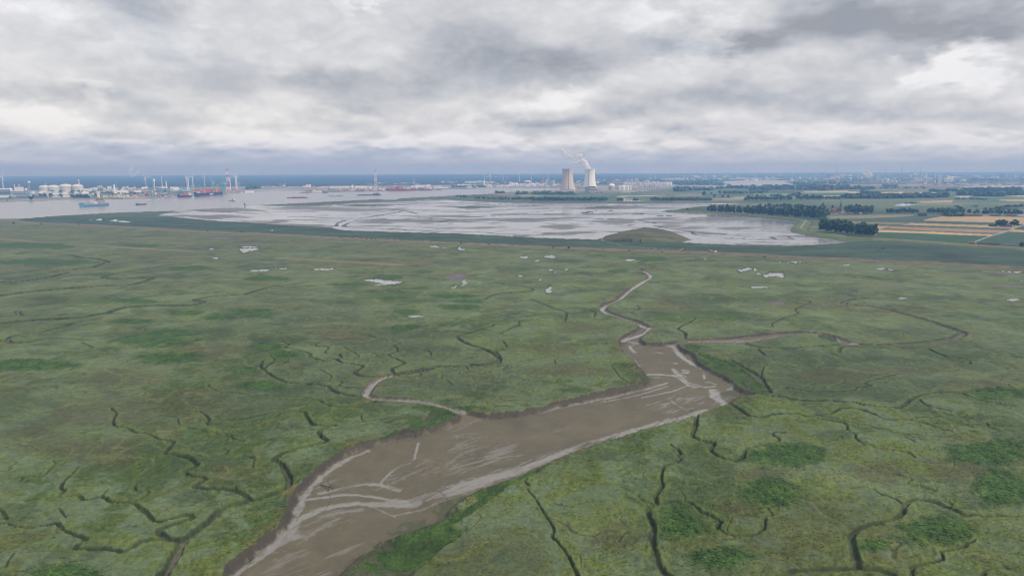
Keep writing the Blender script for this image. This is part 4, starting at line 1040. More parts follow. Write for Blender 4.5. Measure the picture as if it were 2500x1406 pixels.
    for u_ in np.unique(fid):
        if u_ >= 300: nm, mt = 'road', veg
        elif u_ >= 200: nm, mt = 'field', veg
        elif u_ >= 100: nm, mt = 'pond', pondm
        else: nm, mt = names[int(u_)]
        fs = q4[fid == u_]
        vv, inv = np.unique(fs, return_inverse=True)
        inv = inv.reshape(fs.shape).astype(np.int32)
        me = bpy.data.meshes.new(nm)
        me.vertices.add(len(vv)); me.vertices.foreach_set('co', V[vv].ravel())
        me.loops.add(fs.size); me.loops.foreach_set('vertex_index', inv.ravel())
        me.polygons.add(len(fs)); me.polygons.foreach_set('loop_start', np.arange(0, fs.size, 4, dtype=np.int32))
        me.update(calc_edges=True)
        me.polygons.foreach_set('use_smooth', np.ones(len(fs), bool))
        at_ = me.attributes.new('albedo', 'FLOAT_COLOR', 'POINT'); at_.data.foreach_set('color', rgba[vv].ravel())
        aw = me.attributes.new('wet', 'FLOAT', 'POINT'); aw.data.foreach_set('value', sil[vv].astype(np.float32))
        me.materials.append(mt)
        o = bpy.data.objects.new(nm, me); COL.objects.link(o)
        o['kind'] = 'structure'
    # the same country all round: one plain sheet under and beyond the surveyed fan
    vs = [(0, 0, -4.6)]; fs = []
    na = 72; rr = [60, 200, 600, 2000, 6000, 14000, FAR]
    for r in rr:
        for i in range(na):
            vs.append((r * sin(2 * pi * i / na), r * cos(2 * pi * i / na), -4.6))
    for i in range(na): fs.append((0, 1 + (i + 1) % na, 1 + i))
    for j in range(len(rr) - 1):
        for i in range(na):
            k = 1 + j * na + i; k2 = 1 + j * na + (i + 1) % na
            fs.append((k, k2, k2 + na, k + na))
    me = bpy.data.meshes.new('ground'); me.from_pydata(vs, [], fs)
    me.materials.append(mat('plain_marsh_grass', (.085, .11, .05), .9, .3, .02))
    o = bpy.data.objects.new('ground', me); COL.objects.link(o); o['kind'] = 'structure'



build_ground()


def build_grass():
    """tufts of marsh grass and reed on the near marsh: real blades, one stuff object"""
    r = np.random.RandomState(21)
    cols, rows, nc, nr = GRASS['grid']
    n = 420000
    rad = np.sqrt(r.uniform(228.0 ** 2, 720.0 ** 2, n)); th = r.uniform(-.72, .72, n)
    # thin out with distance, where single tufts are no longer resolved
    k = r.rand(n) < np.clip(1.15 - rad / 760.0, .18, 1)
    rad, th = rad[k], th[k]
    x, y = rad * np.sin(th), rad * np.cos(th)
    P = np.stack([x, y, np.zeros_like(x) - CAM_H], 1) @ R3          # into the camera's own axes, to find the grid cell
    px = CX - F * P[:, 0] / P[:, 2]; py = CY + F * P[:, 1] / P[:, 2]
    c = np.searchsorted(cols, px - 1.05)
    py0 = py - (CX - px) * math.tan(ROLL)
    j = nr - 1 - np.searchsorted(rows[::-1], py0)
    ok = (c >= 0) & (c < nc) & (j >= 0) & (j < nr)
    x, y, c, j = x[ok], y[ok], c[ok], j[ok]
    i = j * nc + c
    dens = GRASS['dens'][i] * (.30 + .70 * GRASS['tuft'][i])
    k = r.rand(len(i)) < np.maximum(dens, (GRASS['tall'][i] > .4) * GRASS['dens'][i])
    x, y, i = x[k], y[k], i[k]
    m = len(i)
    me = bpy.data.meshes.new('grass')
    me.vertices.add(m)
    me.vertices.foreach_set('co', np.stack([x, y, GRASS['Z'][i] - .04], 1).astype(np.float32).ravel())
    col = GRASS['col'][i] * (r.uniform(.94, 1.38, m)[:, None]) * (1 + .70 * GRASS['tall'][i])[:, None] * (1 + r.uniform(-.10, .10, (m, 3)))
    rgba = np.concatenate([np.clip(col, .01, .5), np.ones((m, 1))], 1).astype(np.float32)
    t = me.attributes.new('tint', 'FLOAT_COLOR', 'POINT'); t.data.foreach_set('color', rgba.ravel())
    s = me.attributes.new('size', 'FLOAT_VECTOR', 'POINT')
    w = r.uniform(.55, 1.15, m) * (.9 + .35 * GRASS['tall'][i]); h = r.uniform(.14, .36, m) * (1 + .45 * GRASS['tall'][i])
    s.data.foreach_set('vector', np.stack([w, w, h], 1).astype(np.float32).ravel())
    rt = me.attributes.new('turn', 'FLOAT_VECTOR', 'POINT')
    rt.data.foreach_set('vector', np.stack([r.uniform(-.15, .15, m), r.uniform(-.15, .15, m), r.uniform(0, 6.28, m)], 1).astype(np.float32).ravel())
    # one tuft: bent tapering blades
    rr = random.Random(4); mb = MB()
    for b_ in range(9):
        a = b_ * 6.283 / 9 + rr.uniform(-.3, .3); R0 = rr.uniform(.02, .2); R1 = R0 + rr.uniform(.25, .55); ww = rr.uniform(.07, .12); hh = rr.uniform(.7, 1.1)
        dx, dy = cos(a), sin(a)
        p = [(R0 * dx - ww * dy, R0 * dy + ww * dx, 0), (R0 * dx + ww * dy, R0 * dy - ww * dx, 0), ((R0 + R1) * .45 * dx + ww * dy, (R0 + R1) * .45 * dy - ww * dx, hh * .7), ((R0 + R1) * .45 * dx - ww * dy, (R0 + R1) * .45 * dy + ww * dx, hh * .7), (R1 * dx, R1 * dy, hh)]
        mb.add(p, [(0, 1, 2, 3), (3, 2, 4)])
    gm = bpy.data.materials.new('grass_blades'); gm.use_nodes = True
    nt = gm.node_tree; b = NB(nt); pr = nt.nodes['Principled BSDF']
    at_ = b.n('ShaderNodeAttribute', attribute_name='tint', attribute_type='INSTANCER')
    nt.links.new(at_.outputs['Color'], pr.inputs['Base Color'])
    pr.inputs['Roughness'].default_value = .7; pr.inputs['Specular IOR Level'].default_value = .2
    tm = mb.mesh('tuft', gm)
    o = bpy.data.objects.new('grass', me); COL.objects.link(o); o['kind'] = 'stuff'
    me.materials.append(gm)
    # node group: instance the tuft on every point
    ng = bpy.data.node_groups.new('grass_tufts', 'GeometryNodeTree')
    ng.interface.new_socket('Geometry', in_out='INPUT', socket_type='NodeSocketGeometry'); ng.interface.new_socket('Geometry', in_out='OUTPUT', socket_type='NodeSocketGeometry')
    gi = ng.nodes.new('NodeGroupInput'); go = ng.nodes.new('NodeGroupOutput')
    src = bpy.data.objects.new('grass_tuft', tm)
    oi = ng.nodes.new('GeometryNodeObjectInfo'); oi.inputs['Object'].default_value = src; oi.inputs['As Instance'].default_value = False
    ip = ng.nodes.new('GeometryNodeInstanceOnPoints')
    def named(nm):
        nd = ng.nodes.new('GeometryNodeInputNamedAttribute'); nd.data_type = 'FLOAT_VECTOR'; nd.inputs['Name'].default_value = nm
        return nd.outputs['Attribute']
    ng.links.new(gi.outputs[0], ip.inputs['Points']); ng.links.new(oi.outputs['Geometry'], ip.inputs['Instance'])
    e2r = ng.nodes.new('FunctionNodeEulerToRotation'); ng.links.new(named('turn'), e2r.inputs[0])
    ng.links.new(e2r.outputs[0], ip.inputs['Rotation']); ng.links.new(named('size'), ip.inputs['Scale'])
    ng.links.new(ip.outputs[0], go.inputs[0])
    md = o.modifiers.new('tufts', 'NODES'); md.node_group = ng
    print('tufts', m)


build_grass()


def build_haze():
    me = MB().box(0, 0, -6.2, 2 * FAR * 1.36, 2 * FAR * 1.36, 366.0).mesh('haze', [])
    m = bpy.data.materials.new('hazy_air'); m.use_nodes = True
    nt = m.node_tree; nt.nodes.clear()
    pv = nt.nodes.new('ShaderNodeVolumePrincipled'); oo = nt.nodes.new('ShaderNodeOutputMaterial')
    pv.inputs['Color'].default_value = (.225, .485, 1.0, 1)
    pv.inputs['Absorption Color'].default_value = (.585, .419, 1.0, 1)
    pv.inputs['Density'].default_value = 1.05e-4
    pv.inputs['Anisotropy'].default_value = 0.15
    nt.links.new(pv.outputs[0], oo.inputs['Volume'])
    m.cycles.volume_sampling = 'DISTANCE'
    me.materials.append(m)
    o = bpy.data.objects.new('haze', me); COL.objects.link(o); o['kind'] = 'stuff'


build_haze()
# ------------------------------------------------------------------ trees
def leaf_mat(name, rgb):
    m = bpy.data.materials.new(name); m.use_nodes = True
    nt = m.node_tree; b = NB(nt); p = nt.nodes['Principled BSDF']
    r = b.n('ShaderNodeObjectInfo').outputs['Random']
    co = b.n('ShaderNodeNewGeometry').outputs['Position']
    f = b.noise(co, .35, 3, .6)
    c = b.ramp(f, [(.3, tuple(c * .65 for c in rgb)), (.7, tuple(c * 1.35 for c in rgb))])
    c = b.scale(c, b.rng(r, 0, 1, .75, 1.3, 'LINEAR'))
    nt.links.new(c, p.inputs['Base Color'])
    p.inputs['Roughness'].default_value = .75
    p.inputs['Specular IOR Level'].default_value = .2
    return m


LEAF = leaf_mat('tree_leaves', (.070, .112, .044))
LEAFP = leaf_mat('poplar_leaves', (.064, .104, .044))
LEAFL = leaf_mat('willow_leaves', (.070, .105, .040))


def crown_mesh(seed, shape, clumps, per, h):
    """leaf clumps spread through the crown's volume; unit: metres, base of trunk at 0"""
    r = random.Random(seed)
    mb = MB()
    cs = []
    for i in range(clumps):
        t = r.random()
        a = r.random() * 2 * pi
        if shape == 'poplar':
            z = h * (.27 + .71 * t); R = h * .15 * (1 - abs(t - .35) ** 1.6 * .95) * sqrt(r.random())
            s = h * .085
        elif shape == 'bush':
            z = h * (.10 + .70 * t); R = h * .55 * sqrt(max(0, 1 - (t * .9) ** 2)) * sqrt(r.random()); s = h * .24
        else:
            z = h * (.30 + .62 * t); R = h * .40 * sqrt(max(.05, 1 - ((t - .38) / .66) ** 2)) * sqrt(r.random()); s = h * .135
        cs.append((R * cos(a), R * sin(a), z, s * (.75 + .5 * r.random())))
    for (x, y, z, s) in cs:
        for j in range(per):
            d = Vector((r.gauss(0, 1), r.gauss(0, 1), r.gauss(0, .8))).normalized()
            c = Vector((x, y, z)) + d * s * (.55 + .5 * r.random())
            n = (d + Vector((r.gauss(0, .5), r.gauss(0, .5), r.gauss(0, .5) + .4))).normalized()
            u = n.cross(Vector((r.gauss(0, 1), r.gauss(0, 1), r.gauss(0, 1)))).normalized(); v = n.cross(u)
            q = s * (.40 + .35 * r.random())
            mb.add([c - u * q - v * q * .7, c + u * q - v * q * .5, c + u * q * .8 + v * q * .7, c - u * q * .7 + v * q], [(0, 1, 2, 3)])
    return mb


def trunk_mesh(seed, shape, h):
    r = random.Random(seed)
    mb = MB()
    if shape == 'poplar':
        mb.rev(0, 0, [(h * .020, 0), (h * .014, h * .3), (h * .006, h * .85)], 6)
        for i in range(5):
            z = h * (.25 + .1 * i); a = r.random() * 6.28
            mb.beam((0, 0, z), (h * .07 * cos(a), h * .07 * sin(a), z + h * .12), h * .010, h * .003)
    else:
        mb.rev(0, 0, [(h * .030, 0), (h * .022, h * .25), (h * .012, h * .55)], 6)
        for i in range(6):
            z = h * (.22 + .05 * i); a = i * 1.1 + r.random()
            mb.beam((0, 0, z), (h * .2 * cos(a), h * .2 * sin(a), z + h * .22), h * .016, h * .005)
    return mb


TP = {}
for kind, shape, leaf, bark, n in (('poplar', 'poplar', LEAFP, BARKP, 4), ('tree', 'round', LEAF, BARK, 5), ('willow', 'round', LEAFL, BARK, 3), ('bush', 'bush', LEAF, BARK, 3)):
    TP[kind] = []
    for i in range(n):
        s = hash((kind, i)) % 1 + i * 7 + len(kind) * 31
        cl, pr = {'poplar': (26, 16), 'round': (22, 18), 'bush': (9, 14)}[shape]
        TP[kind].append((crown_mesh(s, shape, cl, pr, 10.0).mesh('crown', leaf), trunk_mesh(s + 1, shape, 10.0).mesh('trunk', bark)))
TN = {'poplar': 'poplar_tree', 'tree': 'tree', 'willow': 'willow_tree', 'bush': 'bush'}
TC = {'poplar': 'poplar tree', 'tree': 'tree', 'willow': 'tree', 'bush': 'bush'}


def tree(kind, px, py, hpx, label, group=None, z=0.0, wide=1.0):
    x, y, rz, mpp = at(px, py)
    h = hpx * mpp / 10.0
    t = empty(TN[kind], (x, y, z), rnd.random() * 6.28, label, TC[kind], group)
    t.scale = (h * wide * rnd.uniform(.85, 1.15), h * wide * rnd.uniform(.85, 1.15), h)
    cm, tm = rnd.choice(TP[kind])
    for nm, me in (('crown', cm), ('trunk', tm)):
        o = bpy.data.objects.new(nm, me); COL.objects.link(o); o.parent = t
    return t


def along(pts, u):
    L = [0]
    for a, b in zip(pts, pts[1:]): L.append(L[-1] + math.hypot(b[0] - a[0], b[1] - a[1]))
    s = u * L[-1]
    for i in range(len(pts) - 1):
        if s <= L[i + 1] or i == len(pts) - 2:
            t = (s - L[i]) / max(1e-6, L[i + 1] - L[i])
            return pts[i][0] + (pts[i + 1][0] - pts[i][0]) * t, pts[i][1] + (pts[i + 1][1] - pts[i][1]) * t


def row(kind, k, txt, n, h0, h1, label, group, jy=.6, wide=1.0):
    pts = S(k, txt)
    for i in range(n):
        u = (i + .5 + rnd.uniform(-.35, .35)) / n
        x, y = along(pts, u)
        hp = (h0 + (h1 - h0) * u) * rnd.uniform(.82, 1.14)
        tree(kind, x, y + rnd.uniform(-jy, jy), hp, nth(i, n) + ' ' + label, group, 0, wide)


def build_trees():
    row('poplar', 'K', '1112 196 1300 206 1600 226 1900 246 2232 266', 44, 15.5, 21, 'poplar in front line of the long row beside the mudflat dike', 'poplars in the long row beside the mudflat', .4, 1.25)
    row('poplar', 'K', '1130 186 1300 194 1600 212 1900 230 2232 250', 30, 16, 21, 'poplar in rear line of the long row beside the mudflat dike', 'poplars behind the long row beside the mudflat', .5, 1.35)
    row('poplar', 'H', '488 300 700 325 900 350 1035 358', 24, 25, 24, 'poplar in front line of the short row beside the striped fields', 'poplars in the short row beside the striped fields', .5, 1.2)
    row('poplar', 'H', '500 285 700 308 900 332 1040 345', 18, 25, 24, 'poplar in rear line of the short row beside the striped fields', 'rear poplars of the short row beside the striped fields', .6, 1.3)
    for i, (x, y, h) in enumerate([(2240, 258, 19), (2262, 250, 22), (2285, 256, 20)]):
        px, py = T('K', x, y)[0]
        tree('willow', px, py, h, ['leftmost pale green tree where the two poplar rows meet', 'tallest pale green tree where the two poplar rows meet', 'rightmost pale green tree where the two poplar rows meet'][i], 'pale trees between the poplar rows', 0, 1.0)
    row('tree', 'K', '1600 150 1720 148 1845 150', 8, 8, 8, 'dark round tree in the wood behind the long poplar row', 'trees behind the long poplar row', .5, 1.1)
    row('tree', 'K', '1870 152 2050 160 2290 172', 14, 10, 8, 'dark tree between the long poplar row and the village church', 'trees between poplar row and church', .6, 1.1)
    row('tree', '7', '330 700 480 708 650 706', 13, 14, 15, 'dark tree in the wood right of the village church', 'trees right of the village church', 1.4, 1.0)
    row('tree', '7', '300 690 440 690 560 690', 6, 14, 16, 'dark tree at the back of the wood right of the church', 'trees behind the wood right of the church', 1.0, 1.0)
    row('tree', '7', '820 704 1000 706 1205 708', 11, 11, 10, 'round tree in the row at the far edge of the striped fields', 'round trees at the edge of the striped fields', .5, 1.15)
    row('tree', '7', '1330 706 1500 712 1745 712', 13, 10, 14, 'tree in the clump beside the dark barn at the field edge', 'trees beside the dark barn', .8, 1.05)
    row('bush', '7', '1515 740 1650 742 1770 742', 8, 8, 8, 'low grey green tree in the orchard hedge before the clump', 'orchard hedge trees', .4, 1.2)
    row('tree', '7', '1810 712 2000 720 2250 730 2490 735', 13, 9, 12, 'tree among the farm buildings at the right edge', 'trees among the farm buildings', 1.0, 1.0)
    tree('poplar', *T('7', 2195, 715)[0], 15, 'slender dark tree in front of the right hand white pond', None, 0, 1.9)
    for i, (x, w) in enumerate(((2185, 1.1), (2240, 1.2), (2385, 1.25))):
        tree('tree', *T('7', x, 868)[0], 13.5, ['left round tree beside the farmyard in the tan fields', 'middle round tree beside the farmyard in the tan fields', 'right round tree beside the farmyard in the tan fields'][i], 'farmyard trees in the tan fields', 0, w)
    row('bush', '7', '2080 862 2150 866 2300 870', 4, 6, 7, 'low bush at the farmyard in the tan fields', 'farmyard bushes in the tan fields', .3, 1.3)
    tree('tree', *T('H', 2475, 462)[0], 11, 'dark round tree by the brown track at the right edge')
    row('tree', 'J', '665 52 760 54', 4, 6, 6.5, 'dark tree in the small clump on the green spit by the river', 'trees on the green spit', .3, 1.1)
    row('tree', 'J', '850 68 960 70 1090 72', 9, 6.5, 6, 'dark tree in the loose hedge along the far mudflat shore', 'trees in the loose far shore hedge', .5, 1.1)
    row('tree', 'J', '1090 76 1250 78 1400 80', 12, 7.5, 8, 'dark tree in the denser hedge left of the far shore belt', 'trees in the denser far shore hedge', .5, 1.15)
    row('tree', 'J', '1400 83 1700 85 2135 87', 36, 9.5, 9, 'dark tree in the long belt on the shore below the cooling towers', 'trees in the belt below the cooling towers', .3, 1.7)
    row('tree', 'J', '2240 87 2300 88', 3, 8, 8, 'dark tree left of the white field strip on the far shore', 'trees left of the white strip', .2, 1.0)
    row('tree', 'J', '2410 87 2450 88', 3, 7, 7, 'dark tree right of the white field strip on the far shore', 'trees right of the white strip', .2, 1.0)
    row('tree', 'K', '570 84 850 85 1150 84', 30, 8.5, 7.5, 'dark tree in the right hand straight belt of the far shore', 'trees in the right far shore belt', .3, 1.7)
    row('tree', '6', '985 655 1300 655 1700 648', 20, 10, 11, 'dark tree in the wood behind the mudflat tip', 'trees in the wood behind the mudflat tip', .7, 1.1)
    row('tree', '6', '1745 640 1950 642 2140 640', 15, 10, 10, 'dark tree in the square wood right of the mudflat tip', 'trees in the square wood', .5, 1.1)
    for i, (x, y, h) in enumerate(((405, 588, 11), (515, 566, 5), (560, 610, 8), (640, 560, 8), (705, 565, 8), (680, 614, 7), (762, 616, 7))):
        tree('tree', *T('6', x, y)[0], h, ['tall lone tree in the green fields right of the power station', 'small bushy tree beside the tall lone field tree', 'round lone tree above the right far shore belt', 'left tree of the pair above the pale field', 'right tree of the pair above the pale field', 'left tree of the pair on the tan field edge', 'right tree of the pair on the tan field edge'][i])
    tree('tree', *T('K', 922, 182)[0], 7, 'lone dark tree on the green point at the mudflat end')
    tree('tree', *T('7', 40, 640)[0], 11, 'pointed dark tree above the village left of the church', None, 0, .6)
    tree('tree', *T('7', 163, 655)[0], 9, 'slim dark tree just left of the church', None, 0, .6)
    # bushes on the brown track
    bl = [('L', 118, 163, 3.4), ('L', 353, 169, 2.6), ('L', 676, 174, 2.6), ('L', 416, 123, 2.2), ('L', 1780, 230, 3), ('L', 2073, 241, 4.4), ('L', 1690, 213, 2), ('M', 812, 75, 3), ('M', 915, 81, 2.8), ('M', 988, 84, 3.4), ('M', 1037, 87, 2.8), ('M', 1078, 89, 3.4), ('M', 1113, 89, 3.2), ('M', 1217, 95, 3), ('M', 1277, 96, 3.2), ('M', 1425, 105, 2.4), ('M', 1650, 99, 2.2), ('M', 1850, 127, 4.4), ('M', 2090, 134, 3.4),
          ('N', 532, 162, 3.6), ('N', 663, 165, 5), ('N', 961, 180, 3), ('N', 1182, 189, 3.2), ('N', 1465, 200, 3), ('N', 2343, 243, 3), ('G', 235, 243, 3.2), ('G', 1172, 264, 2.6), ('G', 1830, 294, 2), ('H', 1112, 475, 3)]
    bl.sort(key=lambda e: T(e[0], e[1], e[2])[0][0])
    for i, (k, x, y, h) in enumerate(bl):
        tree('bush', *T(k, x, y)[0], h, nth(i, len(bl)) + ' small dark bush along the brown track across the marsh', 'bushes along the brown track', .6)
    # far bank, left
    lb = [(450, 655, 9), (585, 612, 9), (655, 612, 8.5), (742, 615, 9.5), (890, 612, 8), (485, 612, 6), (1390, 590, 5), (145, 620, 4), (110, 662, 3)]
    for i, (x, y, h) in enumerate(lb):
        tree('tree', *T('1', x, y)[0], h, ['big dark tree at the water edge of the far bank', 'dark tree on the far bank left of the slanted conveyor, first of two', 'dark tree just left of the slanted conveyor', 'dark tree just right of the slanted conveyor', 'dark tree between two white sheds on the far bank', 'small tree behind the big waterside tree', 'small tree right of the long dark hedge', 'small tree before the long grey hall', 'low tree at the waterline before the grey hall'][i])
    row('tree', '1', '1045 622 1170 624 1300 624', 10, 8, 9, 'tree in the long dark hedge on the far bank', 'trees in the far bank hedge', .4, 1.2)


def treeline(strips, seed):
    """woods too far off to tell the trees apart"""
    r = random.Random(seed)
    mb = MB()
    for (k, txt, n, h0, dep) in strips:
        pts = S(k, txt)
        for i in range(n):
            px, py = along(pts, r.random())
            py += r.uniform(-dep, dep)
            x, y, rz, mpp = at(px, py)
            h = h0 * mpp * r.uniform(.6, 1.25)
            w = h * r.uniform(.45, .8)
            for j in range(16):
                d = Vector((r.gauss(0, 1), r.gauss(0, 1), r.gauss(0, .9))).normalized()
                c = Vector((x + d.x * w * .8, y + d.y * w * .8, h * .55 + d.z * h * .38))
                nn = (d + Vector((0, 0, .4))).normalized(); u = nn.cross(Vector((r.gauss(0, 1), r.gauss(0, 1), r.gauss(0, 1)))).normalized(); v = nn.cross(u)
                q = w * .5
                mb.add([c - u * q - v * q, c + u * q - v * q * .6, c + u * q * .7 + v * q, c - u * q + v * q * .7], [(0, 1, 2, 3)])
    o = mb.build('far_woods', LEAF); o['kind'] = 'stuff'


def build_far_woods():
    treeline([('4', '1240 548 1400 545', 20, 5, .4), ('4', '1550 562 1800 558 2400 566', 70, 6.5, .8), ('4', '840 606 1300 585', 26, 2, .4), ('5', '0 680 200 672 640 690', 50, 4, .6), ('5', '1000 655 1180 655', 14, 2.6, .4), ('5', '900 660 1800 668', 30, 1.8, 1)], 3)
    treeline([('5', '2050 630 2240 632', 26, 9, .5), ('5', '2260 625 2500 624', 26, 7, .5), ('6', '0 520 150 515', 20, 9, .8), ('6', '180 508 500 505 540 498', 40, 7, .8), ('6', '580 485 760 480', 20, 5, .6), ('6', '720 545 1000 548 1340 535', 60, 5, 1.6), ('6', '1060 490 1400 488 2000 490 2500 485', 150, 8, 2.0), ('6', '1300 470 1700 465 2500 470', 90, 6, 1.5), ('6', '760 470 1040 478', 40, 6, 1.2), ('6', '1650 590 1780 575', 14, 6, .8), ('6', '1100 585 1560 588', 26, 4, .5), ('6', '2150 625 2400 625', 14, 4, .3)], 4)
    treeline([('6', '40 425 400 425 700 425', 90, 5, 1), ('6', '0 400 500 385 600 370', 60, 5, 1.2), ('6', '700 420 800 426', 8, 2, .2), ('5', '2050 540 2500 540', 50, 6, 1.4), ('6', '1720 420 2100 410 2500 415', 70, 5, 1.6), ('5', '0 470 420 480', 30, 3, .8), ('4', '600 460 1100 462', 50, 4, .6)], 5)
    treeline([('7', '60 525 250 528', 24, 5, .5), ('7', '270 520 700 522 1400 512', 140, 9, .8), ('7', '1400 510 1560 505', 26, 8, .8), ('7', '1700 480 1880 482', 34, 8, .8), ('7', '1900 490 2200 495 2490 480', 70, 9, 1.2), ('7', '510 458 570 460', 8, 7, .4), ('7', '580 470 740 474', 12, 6, .5), ('7', '1640 530 2040 538', 40, 3, .6), ('7', '1050 580 1220 584', 14, 2.2, .2), ('7', '1650 625 1730 628', 10, 3, .3), ('7', '1850 625 1930 625', 8, 2.4, .3), ('7', '2160 640 2490 620', 30, 4, 1.2), ('7', '0 425 400 410 650 415', 80, 6, 1.2), ('7', '1340 440 1900 430', 60, 5, 1.0), ('7', '1900 435 2490 430', 50, 7, 1.2), ('7', '660 400 800 402 1300 398', 40, 3, .8), ('7', '2000 660 2400 668', 30, 3.5, .5)], 6)
    treeline([('2', '0 470 1400 440 2500 440', 120, 2.4, 1.2), ('3', '0 455 1000 445 2500 430', 160, 2.4, 1.6), ('4', '0 425 900 415 2000 390', 120, 2.4, 1.4), ('1', '700 540 1200 535 1700 560 2100 560', 60, 4, 1.4), ('2', '0 560 700 520', 40, 3, 1.2), ('2', '1800 490 2000 480', 16, 4, .6), ('3', '0 490 180 470', 20, 5, .6)], 7)


# ------------------------------------------------------------------ the far shore: works, ships, cranes
def place(k, X, Y):
    px, py = T(k, X, Y)[0]
    x, y, rz, mpp = at(px, py)
    return x, y, rz, mpp, mpp / CROPS[k][2]        # last: metres per crop pixel


def building(k, x0, x1, yb, yt, wall, roof, label, cat='building', name='building', kind='flat', depth=1.0, group=None, win=False, rot=0.0):
    x, y, rz, mpp, s = place(k, (x0 + x1) / 2, yb)
    w = (x1 - x0) * s; h = (yb - yt) * s; d = w * depth if depth < 5 else depth
    t = empty(name, (x, y, 0), rz + rot, label, cat, group)
    m = MB()
    if kind == 'gable':
        m.box(0, d / 2, -1, w, d, h * .62 + 1).build('wall', wall, t)
        MB().gable(0, d / 2, h * .62, w, d, h * .38).build('roof', roof, t)
    else:
        m.box(0, d / 2, -1, w, d, h * .9 + 1).build('wall', wall, t)
        MB().box(0, d / 2, h * .9, w * 1.01, d * 1.01, h * .1).build('roof', roof, t)
    if win:
        wb = MB(); n = max(3, int(w / 12))
        for i in range(n): wb.box(-w / 2 + w * (i + .5) / n, -.12, h * .35, w / n * .6, .3, h * .25)
        wb.build('window', GLASS, t)
    return t


def tank(k, X, yb, wpx, hpx, wall, label, dome=.18, name='storage_tank', group=None, roof=None):
    x, y, rz, mpp, s = place(k, X, yb)
    r = wpx * s / 2; h = hpx * s
    t = empty(name, (x, y + r, 0), 0, label, 'storage tank', group)
    hs = h * (1 - dome)
    MB().rev(0, 0, [(r, -1), (r, hs), (r * 1.02, hs), (r * 1.02, hs + h * .02)], 20).build('shell', wall, t)
    MB().dome(0, 0, hs + h * .02, r * .99, h * dome, 20, 5).build('roof', roof or wall, t)
    st = MB()
    for i in range(10): st.beam((r * 1.02 * cos(3.6 + i * .16), r * 1.02 * sin(3.6 + i * .16), hs * i / 10), (r * 1.02 * cos(3.76 + i * .16), r * 1.02 * sin(3.76 + i * .16), hs * (i + 1) / 10), .8)
    st.build('stair', GREY, t)
    return t


def stack(k, X, yb, yt, wpx, label, m=None, bands=None, group=None, name='chimney', cat='chimney'):
    x, y, rz, mpp, s = place(k, X, yb)
    h = (yb - yt) * s; r = wpx * s / 2
    t = empty(name, (x, y, 0), 0, label, cat, group)
    n = bands or 1
    for i in range(n):
        a = i / n; b_ = (i + 1) / n
        mm = (m or CONC) if not bands else (REDP if i % 2 == 0 else WHITE)
        MB().rev(0, 0, [(r * (1 - .35 * a), h * a - (1 if i == 0 else 0)), (r * (1 - .35 * b_), h * b_)], 12).build('band' if bands else 'shaft', mm, t)
    MB().rev(0, 0, [(r * .70, h), (r * .70, h + r * .5)], 12).build('rim', DGREY, t)
    return t


def turbine(k, X, yb, yh, R, ang, label, group='wind turbines along the far bank', yaw=0.0):
    x, y, rz, mpp, s = place(k, X, yb)
    h = (yb - yh) * s; L = R * s
    t = empty('wind_turbine', (x, y, 0), rz + yaw, label, 'wind turbine', group)
    MB().rev(0, 0, [(h * .032, -1), (h * .021, h)], 12).build('tower', WHITE, t)
    MB().box(0, .5, h - h * .012, h * .032, h * .09, h * .036).build('nacelle', WHITE, t)
    hub = MB(); hub.dome(0, 0, 0, h * .018, h * .03, 10, 4)
    me = hub.mesh('hub', WHITE); o = bpy.data.objects.new('hub', me); COL.objects.link(o); o.parent = t
    o.location = (0, -h * .04, h + h * .006); o.rotation_euler = (pi / 2, 0, 0)
    bl = MB(); w = L * .14
    prof = [(0, .5), (.08, .55), (.2, 1.0), (.5, .72), (.8, .45), (1.0, .12)]
    vs = []
    for (u, c) in prof:
        for q, e in ((-.35, 0), (0, .16), (.65, 0), (0, -.10)): vs.append((q * c * w, -h * .045 + e * c * w, u * L))
    fs = []
    for j in range(len(prof) - 1):
        for i in range(4): fs.append((j * 4 + i, j * 4 + (i + 1) % 4, j * 4 + 4 + (i + 1) % 4, j * 4 + 4 + i))
    fs += [(3, 2, 1, 0), tuple(range(20, 24))]
    bm = bl.add(vs, fs).mesh('blade', WHITE)
    for i in range(3):
        o = bpy.data.objects.new('blade', bm); COL.objects.link(o); o.parent = t
        o.location = (0, 0, h + h * .006); o.rotation_euler = (0, RAD(ang + 120 * i), 0)
    return t


def lattice(mb, w0, w1, h, n, bw):
    for j in range(n):
        a = j / n; b_ = (j + 1) / n
        wa = w0 + (w1 - w0) * a; wb = w0 + (w1 - w0) * b_
        A = [(-wa / 2, -wa / 2, h * a), (wa / 2, -wa / 2, h * a), (wa / 2, wa / 2, h * a), (-wa / 2, wa / 2, h * a)]
        B = [(-wb / 2, -wb / 2, h * b_), (wb / 2, -wb / 2, h * b_), (wb / 2, wb / 2, h * b_), (-wb / 2, wb / 2, h * b_)]
        for i in range(4):
            k = (i + 1) % 4
            mb.beam(A[i], B[i], bw); mb.beam(A[i], B[k], bw * .6); mb.beam(A[k], B[i], bw * .6); mb.beam(B[i], B[k], bw * .6)
    return mb


